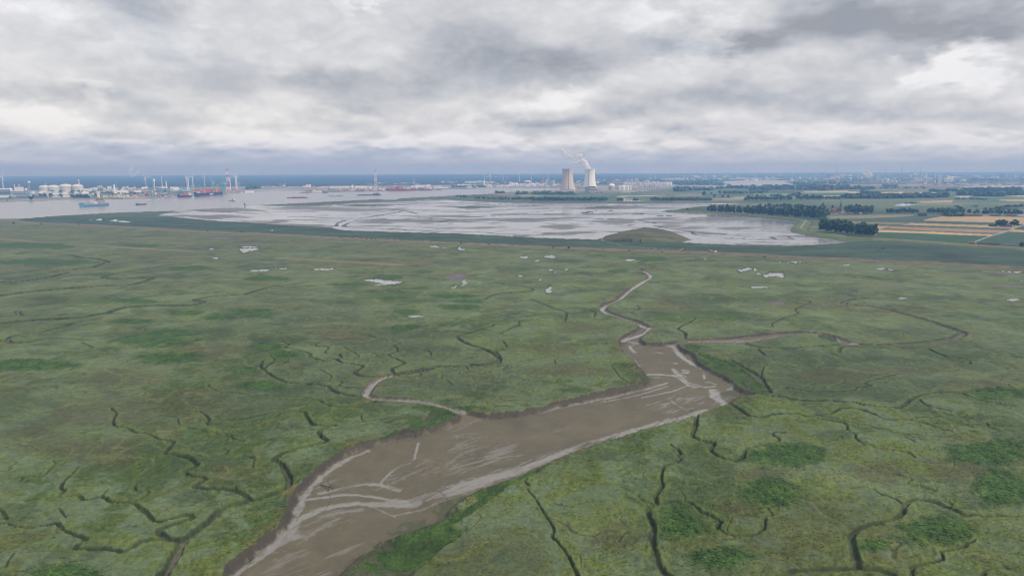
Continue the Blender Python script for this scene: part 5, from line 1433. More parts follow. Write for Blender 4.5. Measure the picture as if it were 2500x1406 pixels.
def mast(k, X, yb, yt, wb, wt, label, bands, bw, arms=True):
    """tall river-crossing power pylon"""
    x, y, rz, mpp, s = place(k, X, yb)
    h = (yb - yt) * s
    t = empty('power_pylon', (x, y, 0), rz, label, 'power pylon', 'tall river crossing pylons')
    n = len(bands)
    for i, mm in enumerate(bands):
        a = i / n; b_ = (i + 1) / n
        wa = (wb + (wt - wb) * a) * s; w2 = (wb + (wt - wb) * b_) * s
        m = lattice(MB(), wa, w2, h / n, 3, bw)
        m.v = [(p[0], p[1], p[2] + h * a) for p in m.v]
        m.build('band', mm, t)
    if arms:
        for z, L in ((.97, 1.9), (.90, 1.5)):
            MB().beam((-wb * s * .5 * L * .5, 0, h * z), (wb * s * .5 * L * .5, 0, h * z), bw * 2).build('crossarm', WHITE, t)
    return t


PYL = {}


def pylon(k, X, yb, yt, label, group, m=None):
    x, y, rz, mpp, s = place(k, X, yb)
    if 'p' not in PYL:
        PYL['t'] = lattice(MB(), 9, 2, 50, 6, .55).mesh('tower', GREY)
        mb = MB()
        for z, L in ((34, 11), (41, 14), (48, 9)): mb.beam((-L, 0, z), (L, 0, z), .9, .9); mb.beam((-L, 0, z), (0, 0, z + 3.5), .5); mb.beam((L, 0, z), (0, 0, z + 3.5), .5)
        PYL['a'] = mb.mesh('crossarm', GREY); PYL['p'] = 1
    sc = (yb - yt) * s / 50
    t = empty('power_pylon', (x, y, 0), rz + .5, label, 'power pylon', group)
    t.scale = (sc, sc, sc)
    for nm, me in (('tower', PYL['t']), ('crossarm', PYL['a'])):
        o = bpy.data.objects.new(nm, me); COL.objects.link(o); o.parent = t


def crane(k, X, yb, yt, up, m, label, wpx=22, out=-1, group='container cranes on the far quay'):
    """ship-to-shore container crane: portal, girder, boom raised or lowered, machinery house"""
    x, y, rz, mpp, s = place(k, X, yb)
    h = (yb - yt) * s; w = wpx * s; bw = max(2.2, h * .035)
    t = empty('container_crane', (x, y, 0), rz, label, 'crane', group)
    deck = h * (.62 if up else .78)
    for sx in (-1, 1):
        for d in (0, 1):
            MB().beam((sx * w / 2, d * w * .9, -1), (sx * w / 2 * .9, d * w * .9, deck), bw).build('leg', m, t)
    fr = MB()
    for d in (0, .9): fr.beam((-w / 2, d * w, deck * .35), (w / 2, d * w, deck * .35), bw * .9); fr.beam((-w / 2, d * w, deck), (w / 2, d * w, deck), bw)
    for sx in (-1, 1): fr.beam((sx * w / 2, 0, deck * .35), (sx * w / 2, w * .9, deck * .35), bw * .8)
    fr.build('portal_frame', m, t)
    MB().beam((out * w * .5, 0, deck), (-out * w * 1.3, 0, deck), bw * 1.2).build('girder', m, t)
    if up: MB().beam((out * w * .5, 0, deck), (out * w * .95, 0, h * 1.0), bw).build('boom', m, t)
    else: MB().beam((out * w * .5, 0, deck), (out * w * 2.2, 0, deck), bw).build('boom', m, t)
    ap = MB(); ap.beam((out * w * .4, 0, deck), (out * w * .25, 0, h * (.86 if up else 1)), bw * .8); ap.beam((out * w * .25, 0, h * (.86 if up else 1)), (-out * w * 1.1, 0, deck), bw * .4)
    ap.build('apex_frame', m, t)
    MB().box(-out * w * .7, 0, deck + bw * .5, w * .35, w * .3, h * .07).build('machinery_house', WHITE, t)
    return t


def ship(k, bx, by, sx, sy, hullpx, beam, hull, label, cat='cargo ship', name='cargo_ship', house=(.75, .9, 20), housem=None, cargo=None, stripe=None, group=None, funnel=None, marks=0, castle=.35):
    """hull from bow to stern pixel on the waterline; cargo = list of (u0, u1, height px, material)"""
    (p0, q0), (p1, q1) = T(k, bx, by)[0], T(k, sx, sy)[0]
    a = Vector((at(p0, q0)[0], at(p0, q0)[1], 0)); c = Vector((at(p1, q1)[0], at(p1, q1)[1], 0))
    L = (c - a).length; d = (c - a).normalized()
    mpp = at((p0 + p1) / 2, (q0 + q1) / 2)[3] / CROPS[k][2]
    hh = hullpx * mpp; B = beam
    t = empty(name, ((a.x + c.x) / 2, (a.y + c.y) / 2, -1.5), atan2(d.y, d.x), label, cat, group)
    st = [(-.5, .04, 1 + castle), (-.46, .45, 1 + castle), (-.38, .85, 1 + castle * .8), (-.36, .9, 1.0), (-.2, 1, 1.0), (.3, 1, 1.0), (.44, .92, 1.0), (.5, .75, 1.0)]
    vs = []; fs = []
    for (u, w, z) in st:
        vs += [(u * L + (.03 * L if u < -.4 else 0), -w * B * .42, -1), (u * L, -w * B / 2, hh * z), (u * L, w * B / 2, hh * z), (u * L + (.03 * L if u < -.4 else 0), w * B * .42, -1)]
    for j in range(len(st) - 1):
        for i in range(3): fs.append((j * 4 + i, (j + 1) * 4 + i, (j + 1) * 4 + i + 1, j * 4 + i + 1))
    fs += [(0, 1, 2, 3), tuple(range(len(st) * 4 - 1, len(st) * 4 - 5, -1))]
    MB().add(vs, fs).build('hull', hull, t)
    if stripe:
        MB().box(.04 * L, 0, -.2, L * .86, B * 1.004, hh * .16).build('waterline_stripe', stripe, t)
    for (u0, u1, hp, mm) in (cargo or []):
        MB().box((u0 + u1) / 2 * L - L / 2, 0, hh + .01, (u1 - u0) * L * .97, B * .88, hp * mpp).build('cargo', mm, t)
    if house:
        u0, u1, hp = house; H = hp * mpp
        m = MB(); cx = (u0 + u1) / 2 * L - L / 2; w = (u1 - u0) * L
        m.box(cx, 0, hh, w, B * .8, H * .45); m.box(cx, 0, hh + H * .45, w * .8, B * .7, H * .3); m.box(cx, 0, hh + H * .75, w * .55, B * .95, H * .13)
        hs = m.build('superstructure', housem or WHITE, t)
        wb = MB()
        for z in (.15, .32, .55, .79): wb.box(cx, 0, hh + H * z, w * (1.01 if z < .45 else .81 if z < .75 else .56), B * (.81 if z < .45 else .71 if z < .75 else .96), H * .05)
        wb.build('window', GLASS, hs)
        MB().beam((cx, 0, hh + H * .88), (cx, 0, hh + H * 1.25), max(.5, B * .03)).build('mast', WHITE, t)
        if funnel: MB().box(cx + w * .75, 0, hh, w * .4, B * .3, H * .85).build('funnel', funnel, t)
    for i in range(marks):
        MB().box((.50 + .045 * i) * L - L / 2, -B / 2 - .06, hh * .35, L * .03, .15, hh * .42).build('mark', WHITE, t)
    return t


def yard(k, x0, x1, yb, hpx, n, label, group, pal=None):
    """rows of stacked shipping containers on a quay"""
    pal = pal or [REDP, ORANGE, BLUE, WHITE, PINK, TEAL, GREY, NAVY, BROWNB]
    for i in range(n):
        X = x0 + (x1 - x0) * (i + .5) / n; Y = yb + rnd.uniform(-5, 4)
        x, y, rz, mpp, s = place(k, X, Y)
        w = (x1 - x0) / n * s * rnd.uniform(.6, 1.0)
        t = empty('container_stack', (x, y, 0), rz + rnd.choice((0, .3)), label, 'containers', group)
        cs_ = []
        nl = rnd.randint(2, 4); lh = hpx * s * rnd.uniform(.7, 1.2) / nl
        for j in range(nl):
            m = MB(); nn = max(2, min(6, int(w / 9)))
            for q in range(nn):
                if rnd.random() < .85 or j == 0: m.box(-w / 2 + w * (q + .5) / nn, 0, j * lh, w / nn * .95, 14, lh * .98)
            cm = rnd.choice(pal); cs_.append(CNAME.get(cm.name, 'grey'))
            m.build('container_row', cm, t)
        tag(t, label + ', ' + cs_[-1] + ' over ' + cs_[0])


BOXP = {}


def clutter(k, x0, x1, y0, y1, n, kinds, hmin, hmax, wmin, wmax, label, group, cat=None, pal=None):
    """many small works buildings, tanks and stacks; each its own object, copied from a few prototypes"""
    for i in range(n):
        kd = rnd.choice(kinds)
        X = rnd.uniform(x0, x1); Y = y0 + (y1 - y0) * rnd.random()
        x, y, rz, mpp, s = place(k, X, Y)
        w = rnd.uniform(wmin, wmax) * s; h = rnd.uniform(hmin, hmax) * s
        pm = rnd.choice(pal or [WHITE, OFFWHITE, GREY, CONC, BLUEGREY, OFFWHITE])
        key = (kd, pm.name)
        if key not in BOXP:
            if kd == 'b': a = MB().box(0, .5, -.05, 1, 1, .95).mesh('wall', pm); c = MB().box(0, .5, .9, 1.02, 1.02, .1).mesh('roof', rnd.choice([WHITE, GREY, OFFWHITE]))
            elif kd == 't': a = MB().rev(0, 0, [(.5, -.05), (.5, .86)], 14).mesh('shell', pm); c = MB().dome(0, 0, .86, .49, .14, 14, 3).mesh('roof', WHITE)
            elif kd == 's': a = MB().rev(0, 0, [(.5, -.02), (.32, .96)], 8).mesh('shaft', pm); c = MB().rev(0, 0, [(.36, .96), (.36, 1.0)], 8).mesh('rim', DGREY)
            else:
                m = MB()
                for q in range(5): m.box(-.4 + .2 * q, 0, -.02, .06, .06, 1.0); m.box(-.4 + .2 * q, .6, -.02, .06, .06, .85)
                for z in (.35, .65, .92): m.box(0, 0, z, .9, .1, .05); m.box(0, .6, z * .9, .9, .1, .05)
                a = m.mesh('frame', pm); m = MB(); m.rev(-.25, .3, [(.12, 0), (.12, .85)], 8); m.rev(.1, .3, [(.09, 0), (.09, 1.15)], 8); m.rev(.32, .3, [(.11, 0), (.11, .7)], 8)
                c = m.mesh('vessel', OFFWHITE)
            BOXP[key] = (a, c)
        nm = {'b': 'warehouse', 't': 'storage_tank', 's': 'chimney', 'p': 'process_plant'}[kd]
        t = empty(nm, (x, y, 0), rz + rnd.uniform(-.2, .2) if kd != 't' else rz, None, None, group)
        lab = {'b': 'pale flat roofed shed', 't': 'pale round storage tank', 's': 'thin chimney', 'p': 'open steel process plant'}[kd]
        sz = 'big' if w * h > .5 * (wmin + wmax) * .5 * (hmin + hmax) * s * s * 1.25 else 'tall' if h > w * 1.1 else 'low' if h < .35 * w else 'small'
        tag(t, sz + ' ' + lab.replace('pale', CNAME.get(pm.name, 'pale')) + ' ' + label, {'b': 'building', 't': 'storage tank', 's': 'chimney', 'p': 'process plant'}[kd])
        t.scale = (w, w, h) if kd in 'tp' else (w, w * rnd.uniform(.4, .9), h) if kd == 'b' else (min(w, h * .10), min(w, h * .10), h * 1.8)
        if kd == 'p': t.scale = (w, w * .6, h * 1.3)
        for nn, me in zip(({'b': ('wall', 'roof'), 't': ('shell', 'roof'), 's': ('shaft', 'rim'), 'p': ('frame', 'vessel')}[kd]), BOXP[key]):
            o = bpy.data.objects.new(nn, me); COL.objects.link(o); o.parent = t


def build_power_station():
    def ctower(X, yb, yt, wb, wthr, wt, m, label, ladder):
        x, y, rz, mpp, s = place('5', X, yb)
        h = (yb - yt) * s
        t = empty('cooling_tower', (x, y, 0), rz, label, 'cooling tower', 'pair of cooling towers')
        rb, rt, rr = wb * s / 2, wthr * s / 2, wt * s / 2
        prof = []
        for i in range(25):
            u = .055 + .945 * i / 24
            if u < .78:
                q = (.78 - u) / .78; r = sqrt(rt * rt + (rb * rb - rt * rt) * q * q)
            else:
                q = (u - .78) / .22; r = sqrt(rt * rt + (rr * rr - rt * rt) * q * q)
            prof.append((r, u * h))
        vs = MB()
        inner = [(r - 1.2, z) for r, z in prof[::-1]]
        vs.rev(0, 0, prof + inner, 72, cap=False)
        sh = vs.build('shell', m, t)
        for p in sh.data.polygons: p.use_smooth = True
        MB().rev(0, 0, [(rr + .6, h - 3), (rr + .6, h + .4), (rr - .8, h + .4), (rr - .8, h - 3)], 48, cap=False).build('rim', m, t)
        lg = MB(); n = 40
        for i in range(n):
            a0 = 2 * pi * i / n; a1 = 2 * pi * (i + .5) / n; a2 = 2 * pi * (i + 1) / n
            top = (prof[0][0] * cos(a1), prof[0][0] * sin(a1), prof[0][1] + .5)
            for a_ in (a0, a2): lg.beam((rb * 1.02 * cos(a_), rb * 1.02 * sin(a_), -1), top, 1.3)
        lg.build('support_columns', CONC, t)
        MB().rev(0, 0, [(rb * 1.06, -1), (rb * 1.06, 2.2), (rb * 1.03, 2.2), (rb * 1.03, -1)], 48, cap=False).build('basin_wall', CONC, t)
        ld = MB(); a_ = -pi / 2 + ladder
        for (r0, z0), (r1, z1) in zip(prof[:-1], prof[1:]):
            ld.beam(((r0 + .8) * cos(a_), (r0 + .8) * sin(a_), z0), ((r1 + .8) * cos(a_), (r1 + .8) * sin(a_), z1), 2.6)
        ld.build('ladder', DGREY, t)
    beige = mat('weathered_beige_concrete', (.55, .475, .395), .9, .16, .02, streak=True)
    white = mat('pale_concrete', (.80, .79, .73), .9, .06, .02, streak=True)
    ctower(508, 626, 321, 234, 148, 164, beige, 'left cooling tower, weathered beige, with no steam', .14)
    ctower(832, 594, 324, 204, 142, 154, white, 'right cooling tower, near white, with steam drifting from its top', -.2)
    b = building
    b('5', 370, 620, 662, 626, OFFWHITE, GREY, 'low grey hall at the foot of the left cooling tower', depth=.3)
    b('5', 280, 430, 660, 640, WHITE, WHITE, 'low white shed left of the beige cooling tower', depth=.3)
    b('5', 595, 762, 660, 622, CONC, OFFWHITE, 'long beige hall between the two cooling towers', depth=.3)
    b('5', 764, 822, 664, 572, BLUEGREY, GREY, 'dark block in front of the white cooling tower', depth=.7)
    b('5', 640, 745, 622, 570, BROWNB, GREY, 'tan block left of the white cooling tower base', depth=.6)
    b('5', 815, 915, 612, 566, DGREY, GREY, 'dark low annex at the base of the white cooling tower', depth=.4)
    b('5', 835, 945, 640, 595, BROWNB, OFFWHITE, 'tan turbine hall right of the dark block', depth=.5, win=True)
    b('5', 940, 1080, 655, 600, OFFWHITE, GREY, 'beige turbine hall left of the domed reactor', depth=.5, win=True)
    b('5', 850, 985, 662, 628, PINK, GREY, 'low pinkish hall on the station waterfront', depth=.4)
    b('5', 1000, 1290, 660, 626, CONC, OFFWHITE, 'low concrete wall building below the domed reactor', depth=.2)
    b('5', 1195, 1260, 640, 575, BROWNB, GREY, 'brown square block between dome and white reactors', depth=.8)
    b('5', 1450, 1525, 628, 582, BROWNB, WHITE, 'brown block with white roof right of the white reactors', depth=.7)
    b('5', 1290, 1480, 655, 630, OFFWHITE, GREY, 'long low hall below the white reactors', depth=.3)
    b('5', 1540, 1700, 655, 632, GREY, OFFWHITE, 'low switchgear hall right of the reactors', depth=.3)

    def reactor(X, yb, w, h, dome, m, label, col=None):
        x, y, rz, mpp, s = place('5', X, yb)
        t = empty('reactor_building', (x, y, 0), 0, label, 'reactor building', 'reactor buildings of the power station')
        r = w * s / 2; H = h * s
        MB().rev(0, 0, [(r, -1), (r, H * (1 - dome)), (r * 1.03, H * (1 - dome)), (r * 1.03, H * (1 - dome) + 1.5)], 28).build('wall', m, t)
        MB().dome(0, 0, H * (1 - dome) + 1.5, r, H * dome, 28, 7).build('dome', col or WHITE, t)
    reactor(1150, 632, 92, 98, .30, CONC, 'wide grey reactor building with a white dome', WHITE)
    reactor(1322, 632, 62, 76, .22, WHITE, 'tall white reactor cylinder with a low dome, middle of the white group')
    reactor(1265, 632, 40, 66, .12, WHITE, 'slim white cylinder left of the tall white reactor')
    reactor(1380, 632, 44, 68, .12, WHITE, 'slim white cylinder just right of the tall white reactor')
    reactor(1420, 634, 34, 70, .12, OFFWHITE, 'narrow cream cylinder at the right end of the white reactors')
    for i in range(9):
        pylon('5', 1565 + i * 34 + rnd.uniform(-8, 8), 648 + rnd.uniform(-6, 8), 560 + rnd.uniform(-20, 20), nth(i, 9) + ' grey lattice pylon in the switchyard right of the reactors', 'pylons in the power station switchyard')
    # steam
    pts = [(806, 330, 27, 1), (800, 308, 28, 1), (788, 284, 27, 1), (772, 260, 26, 1), (756, 238, 26, 1), (742, 218, 25, 1), (728, 204, 20, 1), (716, 192, 14, 1),
           (690, 152, 25, 0), (668, 142, 25, 0), (648, 152, 26, 0), (618, 160, 26, 0), (590, 160, 22, 0), (560, 152, 22, 0), (535, 165, 16, 0), (655, 215, 20, 0), (635, 235, 20, 0), (690, 225, 16, 0), (618, 215, 12, 0), (465, 90, 26, 0), (445, 70, 18, 0), (480, 112, 16, 0), (700, 175, 14, 0)]
    x, y, rz, mpp, s = place('5', 832, 592)
    steam_cloud([(a, b_, c * 1.34, d) for a, b_, c, d in pts], x, y, rz, s, 832, 592)


def steam_mat(name, dens, edge):
    """white water vapour: thick where one looks through much of it, fraying towards its edges"""
    m = bpy.data.materials.get(name)
    if m: return m
    m = bpy.data.materials.new(name); m.use_nodes = True
    nt = m.node_tree; b = NB(nt); nt.nodes.clear()
    df = b.n('ShaderNodeBsdfDiffuse'); df.inputs[0].default_value = (.93, .93, .93, 1)
    tl = b.n('ShaderNodeBsdfTranslucent'); tl.inputs[0].default_value = (.93, .93, .93, 1)
    tr = b.n('ShaderNodeBsdfTransparent'); a = b.n('ShaderNodeMixShader'); c = b.n('ShaderNodeMixShader'); o = b.n('ShaderNodeOutputMaterial')
    lw = b.n('ShaderNodeLayerWeight'); lw.inputs[0].default_value = .5
    co = b.n('ShaderNodeTexCoord').outputs['Object']
    f = b.noise(co, .035, 5, .6)
    al = b.m('MULTIPLY', b.rng(lw.outputs['Facing'], edge, .05, 0, 1), b.rng(f, .30, .62, .35, 1.0))
    al = b.m('MULTIPLY', al, dens, clamp=True)
    a.inputs[0].default_value = .35
    nt.links.new(df.outputs[0], a.inputs[1]); nt.links.new(tl.outputs[0], a.inputs[2])
    b.put(c.inputs[0], al); nt.links.new(tr.outputs[0], c.inputs[1]); nt.links.new(a.outputs[0], c.inputs[2])
    nt.links.new(c.outputs[0], o.inputs[0])
    return m


def steam_cloud(pts, x, y, rz, s, X0, Y0, seed=5, mats=None):
    for flag in (1, 0):
        r = random.Random(seed + flag)
        mb = MB(); any_ = False
        for (X, Y, rad, fl) in pts:
            if fl != flag: continue
            any_ = True
            for q in range(6):
                rr = rad * s * (1 if q == 0 else r.uniform(.35, .7))
                ox, oy, oz = (0, 0, 0) if q == 0 else (r.uniform(-.8, .8) * rad * s, r.uniform(-.6, .6) * rad * s, r.uniform(-.8, .8) * rad * s)
                cxm, czm = (X - X0) * s + ox, (Y0 - Y) * s + oz
                mb.rev(cxm, oy, [(max(.02, sin(pi * i / 8)) * rr, czm - cos(pi * i / 8) * rr) for i in range(9)], 14)
        if not any_: continue
        o = mb.build('steam_plume', mats or (steam_mat('dense_steam', 1.15, .95) if flag else steam_mat('thin_steam', .78, .98)))
        o.location = (x, y, 0); o.rotation_euler = (0, 0, rz)
        rm = o.modifiers.new('union', 'REMESH'); rm.mode = 'VOXEL'; rm.voxel_size = max(2.2, s * 4); rm.use_smooth_shade = True
        tx = bpy.data.textures.new('billow', 'CLOUDS'); tx.noise_scale = 26 * s; tx.noise_depth = 3
        dm = o.modifiers.new('billow', 'DISPLACE'); dm.texture = tx; dm.strength = 18 * s; dm.mid_level = .5; dm.texture_coords = 'LOCAL'
        o['kind'] = 'stuff'


def build_left_bank():
    b = building
    # wind turbines
    for k, X, yb, yh, R, ang, lab in [
        ('1', 52, 500, 353, 52, 30, 'white wind turbine at the left edge above the grey hall'), ('2', 338, 458, 338, 52, -38, 'white wind turbine left of the green flare tower'),
        ('2', 940, 505, 335, 36, -15, 'left wind turbine of the crowded three behind the quay cranes'), ('2', 962, 512, 346, 38, 70, 'middle wind turbine of the crowded three behind the quay cranes'), ('2', 1024, 490, 327, 42, 30, 'right wind turbine of the crowded three behind the quay cranes'),
        ('2', 1187, 438, 330, 42, 32, 'lone wind turbine above the lowered crane boom'), ('2', 1567, 505, 345, 42, -50, 'wind turbine just right of the red and white pylon'), ('2', 1646, 492, 322, 42, -60, 'left wind turbine of the overlapping pair right of the pylon'), ('2', 1662, 490, 318, 46, 15, 'right wind turbine of the overlapping pair right of the pylon')]:
        turbine(k, X, yb, yh, R, ang, lab)
    for i, (X, yb, yh) in enumerate([(1086, 372, 285), (1360, 376, 282), (1597, 385, 262), (1770, 372, 285), (2016, 352, 255), (1175, 372, 300), (1408, 372, 318)]):
        turbine('4', X, yb, yh, 24, 10 + 47 * i, ['slim wind turbine over the white tower block', 'slim wind turbine above the middle of the white tank rows', 'tallest slim wind turbine behind the white tanks', 'slim wind turbine left of the orange crane', 'slim wind turbine over the lattice refinery', 'faint wind turbine right of the white tower block', 'short faint wind turbine above the tank rows'][i], 'slim far wind turbines behind the tank rows')
    for i, (X, yb, yh) in enumerate([(1708, 470, 395), (1790, 465, 395), (1972, 460, 395), (2070, 455, 398), (2490, 460, 390), (1297, 480, 385)]):
        turbine('5', X, yb, yh, 20, 25 + 31 * i, 'faint slim wind turbine on the horizon right of the power station', 'faint wind turbines right of the power station')
    for i, (X, yb, yh) in enumerate([(407, 350, 268), (692, 310, 265), (560, 330, 280), (895, 350, 285), (942, 300, 232), (1690, 330, 270), (2330, 260, 215)]):
        turbine('6', X, yb, yh, 20, 12 + 41 * i, 'faint wind turbine above the right hand docks', 'faint wind turbines over the right hand docks')
    # domed gas tanks and works, far left
    for X, yb, w, h, lab in [(605, 520, 115, 68, 'leftmost big domed gas tank, half hidden'), (735, 528, 125, 78, 'second big domed gas tank from the left'), (910, 524, 135, 88, 'third big domed gas tank with stairs'), (1086, 522, 125, 84, 'rightmost big domed gas tank beside the striped chimney')]:
        tank('1', X, yb, w, h, CREAM, lab, .30, 'gas_tank', 'big domed gas tanks', OFFWHITE)
    tank('1', 130, 505, 44, 26, WHITE, 'small round white tank above the grey hall', .6); tank('1', 232, 505, 40, 26, WHITE, 'small white tank between two thin chimneys', .6); tank('1', 366, 505, 26, 24, WHITE, 'small white ball tank right of the chimneys', .7)
    stack('1', 1160, 520, 362, 17, 'red and white striped chimney beside the domed tanks', bands=9)
    stack('1', 217, 510, 438, 12, 'left white chimney of the pair above the works', WHITE); stack('1', 286, 510, 434, 12, 'right white chimney of the pair above the works', WHITE); stack('1', 666, 470, 415, 8, 'thin chimney between two domed tanks', WHITE); stack('1', 415, 545, 465, 14, 'grey chimney left of the white ball mast', GREY); stack('1', 815, 470, 420, 7, 'thin mast chimney behind the domed tanks', GREY); stack('1', 1696, 470, 405, 9, 'thin mast behind the white silo tower', GREY)
    x, y, rz, mpp, s = place('1', 437, 520)
    t = empty('water_tower', (x, y, 0), 0, 'slim red mast carrying a white ball', 'water tower'); MB().cyl(0, 0, -1, 3 * s * .8, 100 * s).build('shaft', PINK, t); MB().rev(0, 0, [(max(.05, sin(pi * i / 8)) * 15 * s, 106 * s - cos(pi * i / 8) * 12 * s) for i in range(9)], 14).build('ball', WHITE, t)
    b('1', -60, 112, 602, 505, BLUEGREY, WHITE, 'long grey blue hall with white roof at the left edge', depth=.5, win=True)
    b('1', -40, 104, 612, 588, OFFWHITE, WHITE, 'low white shed in front of the grey blue hall', depth=.3)
    b('1', 160, 335, 590, 535, GREY, BLUEGREY, 'long grey works building right of the grey blue hall', depth=.4, win=True)
    b('1', 240, 330, 540, 470, OFFWHITE, GREY, 'pale boiler house under the right white chimney', depth=.6)
    b('1', 385, 428, 592, 555, BLUE, BLUEGREY, 'small bright blue shed left of the big waterside tree', depth=.6)
    b('1', 760, 872, 606, 560, OFFWHITE, WHITE, 'white shed right of the slanted conveyor', depth=.5, win=True)
    b('1', 922, 1040, 606, 574, OFFWHITE, GREY, 'white shed left of the long dark hedge', depth=.4)
    b('1', 1205, 1280, 556, 528, WHITE, WHITE, 'small white shed above the long dark hedge', depth=.5)
    b('1', 1190, 1310, 520, 488, OFFWHITE, OFFWHITE, 'long cream hall right of the domed tanks', depth=.3)
    b('1', 1434, 1492, 545, 458, GREY, OFFWHITE, 'tall grey tower block on the far bank', depth=.8, win=True)
    b('1', 1418, 1450, 606, 540, OFFWHITE, WHITE, 'narrow cream tower at the bank right of the hedge', depth=1)
    b('1', 1622, 1720, 550, 525, WHITE, OFFWHITE, 'white hall at the foot of the white silo tower', depth=.5)
    b('1', 1735, 1850, 552, 515, WHITE, WHITE, 'white stepped works right of the silo tower', depth=.5)
    stack('1', 1668, 552, 440, 28, 'tall white silo tower on the far bank', WHITE, name='silo_tower', cat='silo')
    b('1', 1570, 1615, 480, 450, WHITE, GREY, 'small white plant head on a slim frame', depth=.7)
    x, y, rz, mpp, s = place('1', 702, 615)
    t = empty('conveyor', (x, y, 0), rz, 'pale slanted conveyor rising from the far bank', 'conveyor'); MB().beam((5 * s, 0, 0), (-14 * s, 0, 76 * s), 9 * s).build('gallery', OFFWHITE, t); MB().beam((-12 * s, 0, 70 * s), (-12 * s, 0, 0), 3 * s).build('leg', GREY, t)
    clutter('1', 0, 560, 540, 618, 26, 'bbtp', 14, 34, 20, 60, 'among the works at the far left bank', 'works at the far left bank')
    clutter('1', 560, 1300, 535, 610, 26, 'bbb', 10, 24, 25, 70, 'below the domed gas tanks', 'sheds below the domed gas tanks')
    clutter('1', 1300, 2100, 480, 600, 40, 'bbbtp', 10, 28, 20, 60, 'between the silo tower and the container quay', 'works between silo tower and quay')
    yard('1', 1500, 2000, 608, 26, 16, 'low container stack on the quay left of the cranes', 'containers left of the quay cranes', [WHITE, PINK, OFFWHITE, BROWNB, ORANGE])
    # container quay
    yard('2', 0, 240, 605, 34, 10, 'container stack at the left of the crane quay', 'containers at the left of the crane quay')
    yard('2', 250, 780, 590, 36, 22, 'container stack under the dark quay cranes', 'containers under the dark quay cranes')
    yard('2', 300, 760, 560, 30, 14, 'container stack in the rear row under the dark quay cranes', 'rear containers under the dark quay cranes')
    yard('2', 990, 1500, 520, 34, 18, 'container stack behind the navy moored ship', 'red containers behind the blue moored ship', [REDP, ORANGE, PINK, REDP, TEAL])
    yard('2', 1420, 1700, 535, 26, 10, 'container stack around the striped pylon foot', 'containers around the pylon foot', [ORANGE, REDP, PINK, BROWNB])
    for X, yb, yt, up, m, lab in [(395, 612, 470, 0, DGREY, 'dark quay crane left of the green flare tower'), (440, 615, 455, 0, TEAL, 'green quay crane beside the flare tower'), (520, 612, 462, 0, DGREY, 'dark quay crane right of the flare tower'), (585, 608, 468, 0, TEAL, 'green quay crane below the white puff'), (645, 608, 470, 0, DGREY, 'dark quay crane, first of the close pair'), (700, 606, 475, 0, DGREY, 'dark quay crane, second of the close pair'),
                                  (845, 560, 440, 0, TEAL, 'green crane behind the red cargo ship'), (1020, 560, 425, 0, GREEN_CR, 'pale green crane at the bow of the blue ship'), (1100, 548, 425, 0, TEAL, 'green crane over the blue ship, left'), (1190, 545, 422, 0, TEAL, 'green crane over the blue ship, middle'), (1318, 540, 345, 1, GREEN_CR, 'pale green crane with raised boom over the blue ship'), (1432, 560, 350, 1, TEAL, 'teal crane with raised boom at the blue ship stern, left'), (1468, 556, 350, 1, TEAL, 'teal crane with raised boom at the blue ship stern, right'), (1375, 545, 420, 0, GREEN_CR, 'pale green crane with lowered boom near the blue ship stern'),
                                  (1490, 545, 360, 1, GREEN_CR, 'pale crane with raised boom left of the red and white pylon'), (1690, 500, 370, 1, GREEN_CR, 'small pale crane right of the turbine pair')]:
        crane('2', X, yb, yt, up, m, lab, 26 if yb > 590 else 20)
    for X, yb, yt, up, m, lab in [(497, 470, 390, 1, GREEN_CR, 'lone light green crane leaning over the bare quay'), (310, 500, 448, 0, BLUEGREY, 'small grey portal crane on the bare quay'), (1560, 500, 415, 1, WHITE, 'white mobile crane above the sheds'), (1375, 510, 450, 1, WHITE, 'white crane amid the container berths'), (2450, 490, 335, 1, GREY, 'tall thin grey crane by the red ship'), (570, 470, 400, 0, PINK, 'faint red tower crane on the bare quay')]:
        crane('3', X, yb, yt, up, m, lab, 12)
    x, y, rz, mpp, s = place('2', 452, 600)
    t = empty('flare_tower', (x, y, 0), rz, 'slim green lattice flare tower rising above the cranes', 'tower'); lattice(MB(), 16 * s, 6 * s, 285 * s, 10, .9).build('lattice', GREEN_CR, t); MB().cyl(0, 0, 285 * s, 4 * s, 8 * s).build('tip', WHITE, t)
    x, y, rz, mpp, s = place('2', 466, 520)
    t = empty('water_tower', (x, y, 0), rz, 'white pear shaped water tower behind the flare tower', 'water tower'); MB().rev(0, 0, [(5 * s, -1), (4 * s, 105 * s), (14 * s, 135 * s), (13 * s, 148 * s), (4 * s, 158 * s)], 14).build('bowl', WHITE, t)
    stack('2', 575, 480, 318, 8, 'tall thin white stack right of the flare tower', WHITE); stack('2', 634, 470, 380, 16, 'short white stack right of the tall thin one', WHITE)
    for x0, x1, yb, yt, lab in [(285, 370, 490, 462, 'low white shed at the foot of the left turbine'), (560, 640, 480, 458, 'white shed below the tall thin stack'), (700, 800, 482, 460, 'white sloping roof left of the turbine trio'), (745, 830, 500, 484, 'low white roof below the sloping one'), (175, 250, 540, 515, 'white hall behind the left containers'), (-20, 40, 545, 510, 'white works at the left of the quay')]:
        b('2', x0, x1, yb, yt, WHITE, WHITE, lab, depth=.5)
    b('2', 720, 940, 560, 515, TEAL, mat('pale_green_roof', (.42, .55, .48), .7, .1), 'long pale green quay hall behind the red cargo ship', depth=.4)
    clutter('2', 0, 900, 470, 560, 40, 'bbbtp', 10, 26, 20, 60, 'behind the crane quay', 'works behind the crane quay')
    pol = [REDP, WHITE, REDP, WHITE, REDP, WHITE, REDP]
    brown = mat('rusty_red_steel', (.33, .13, .10), .8, .15)
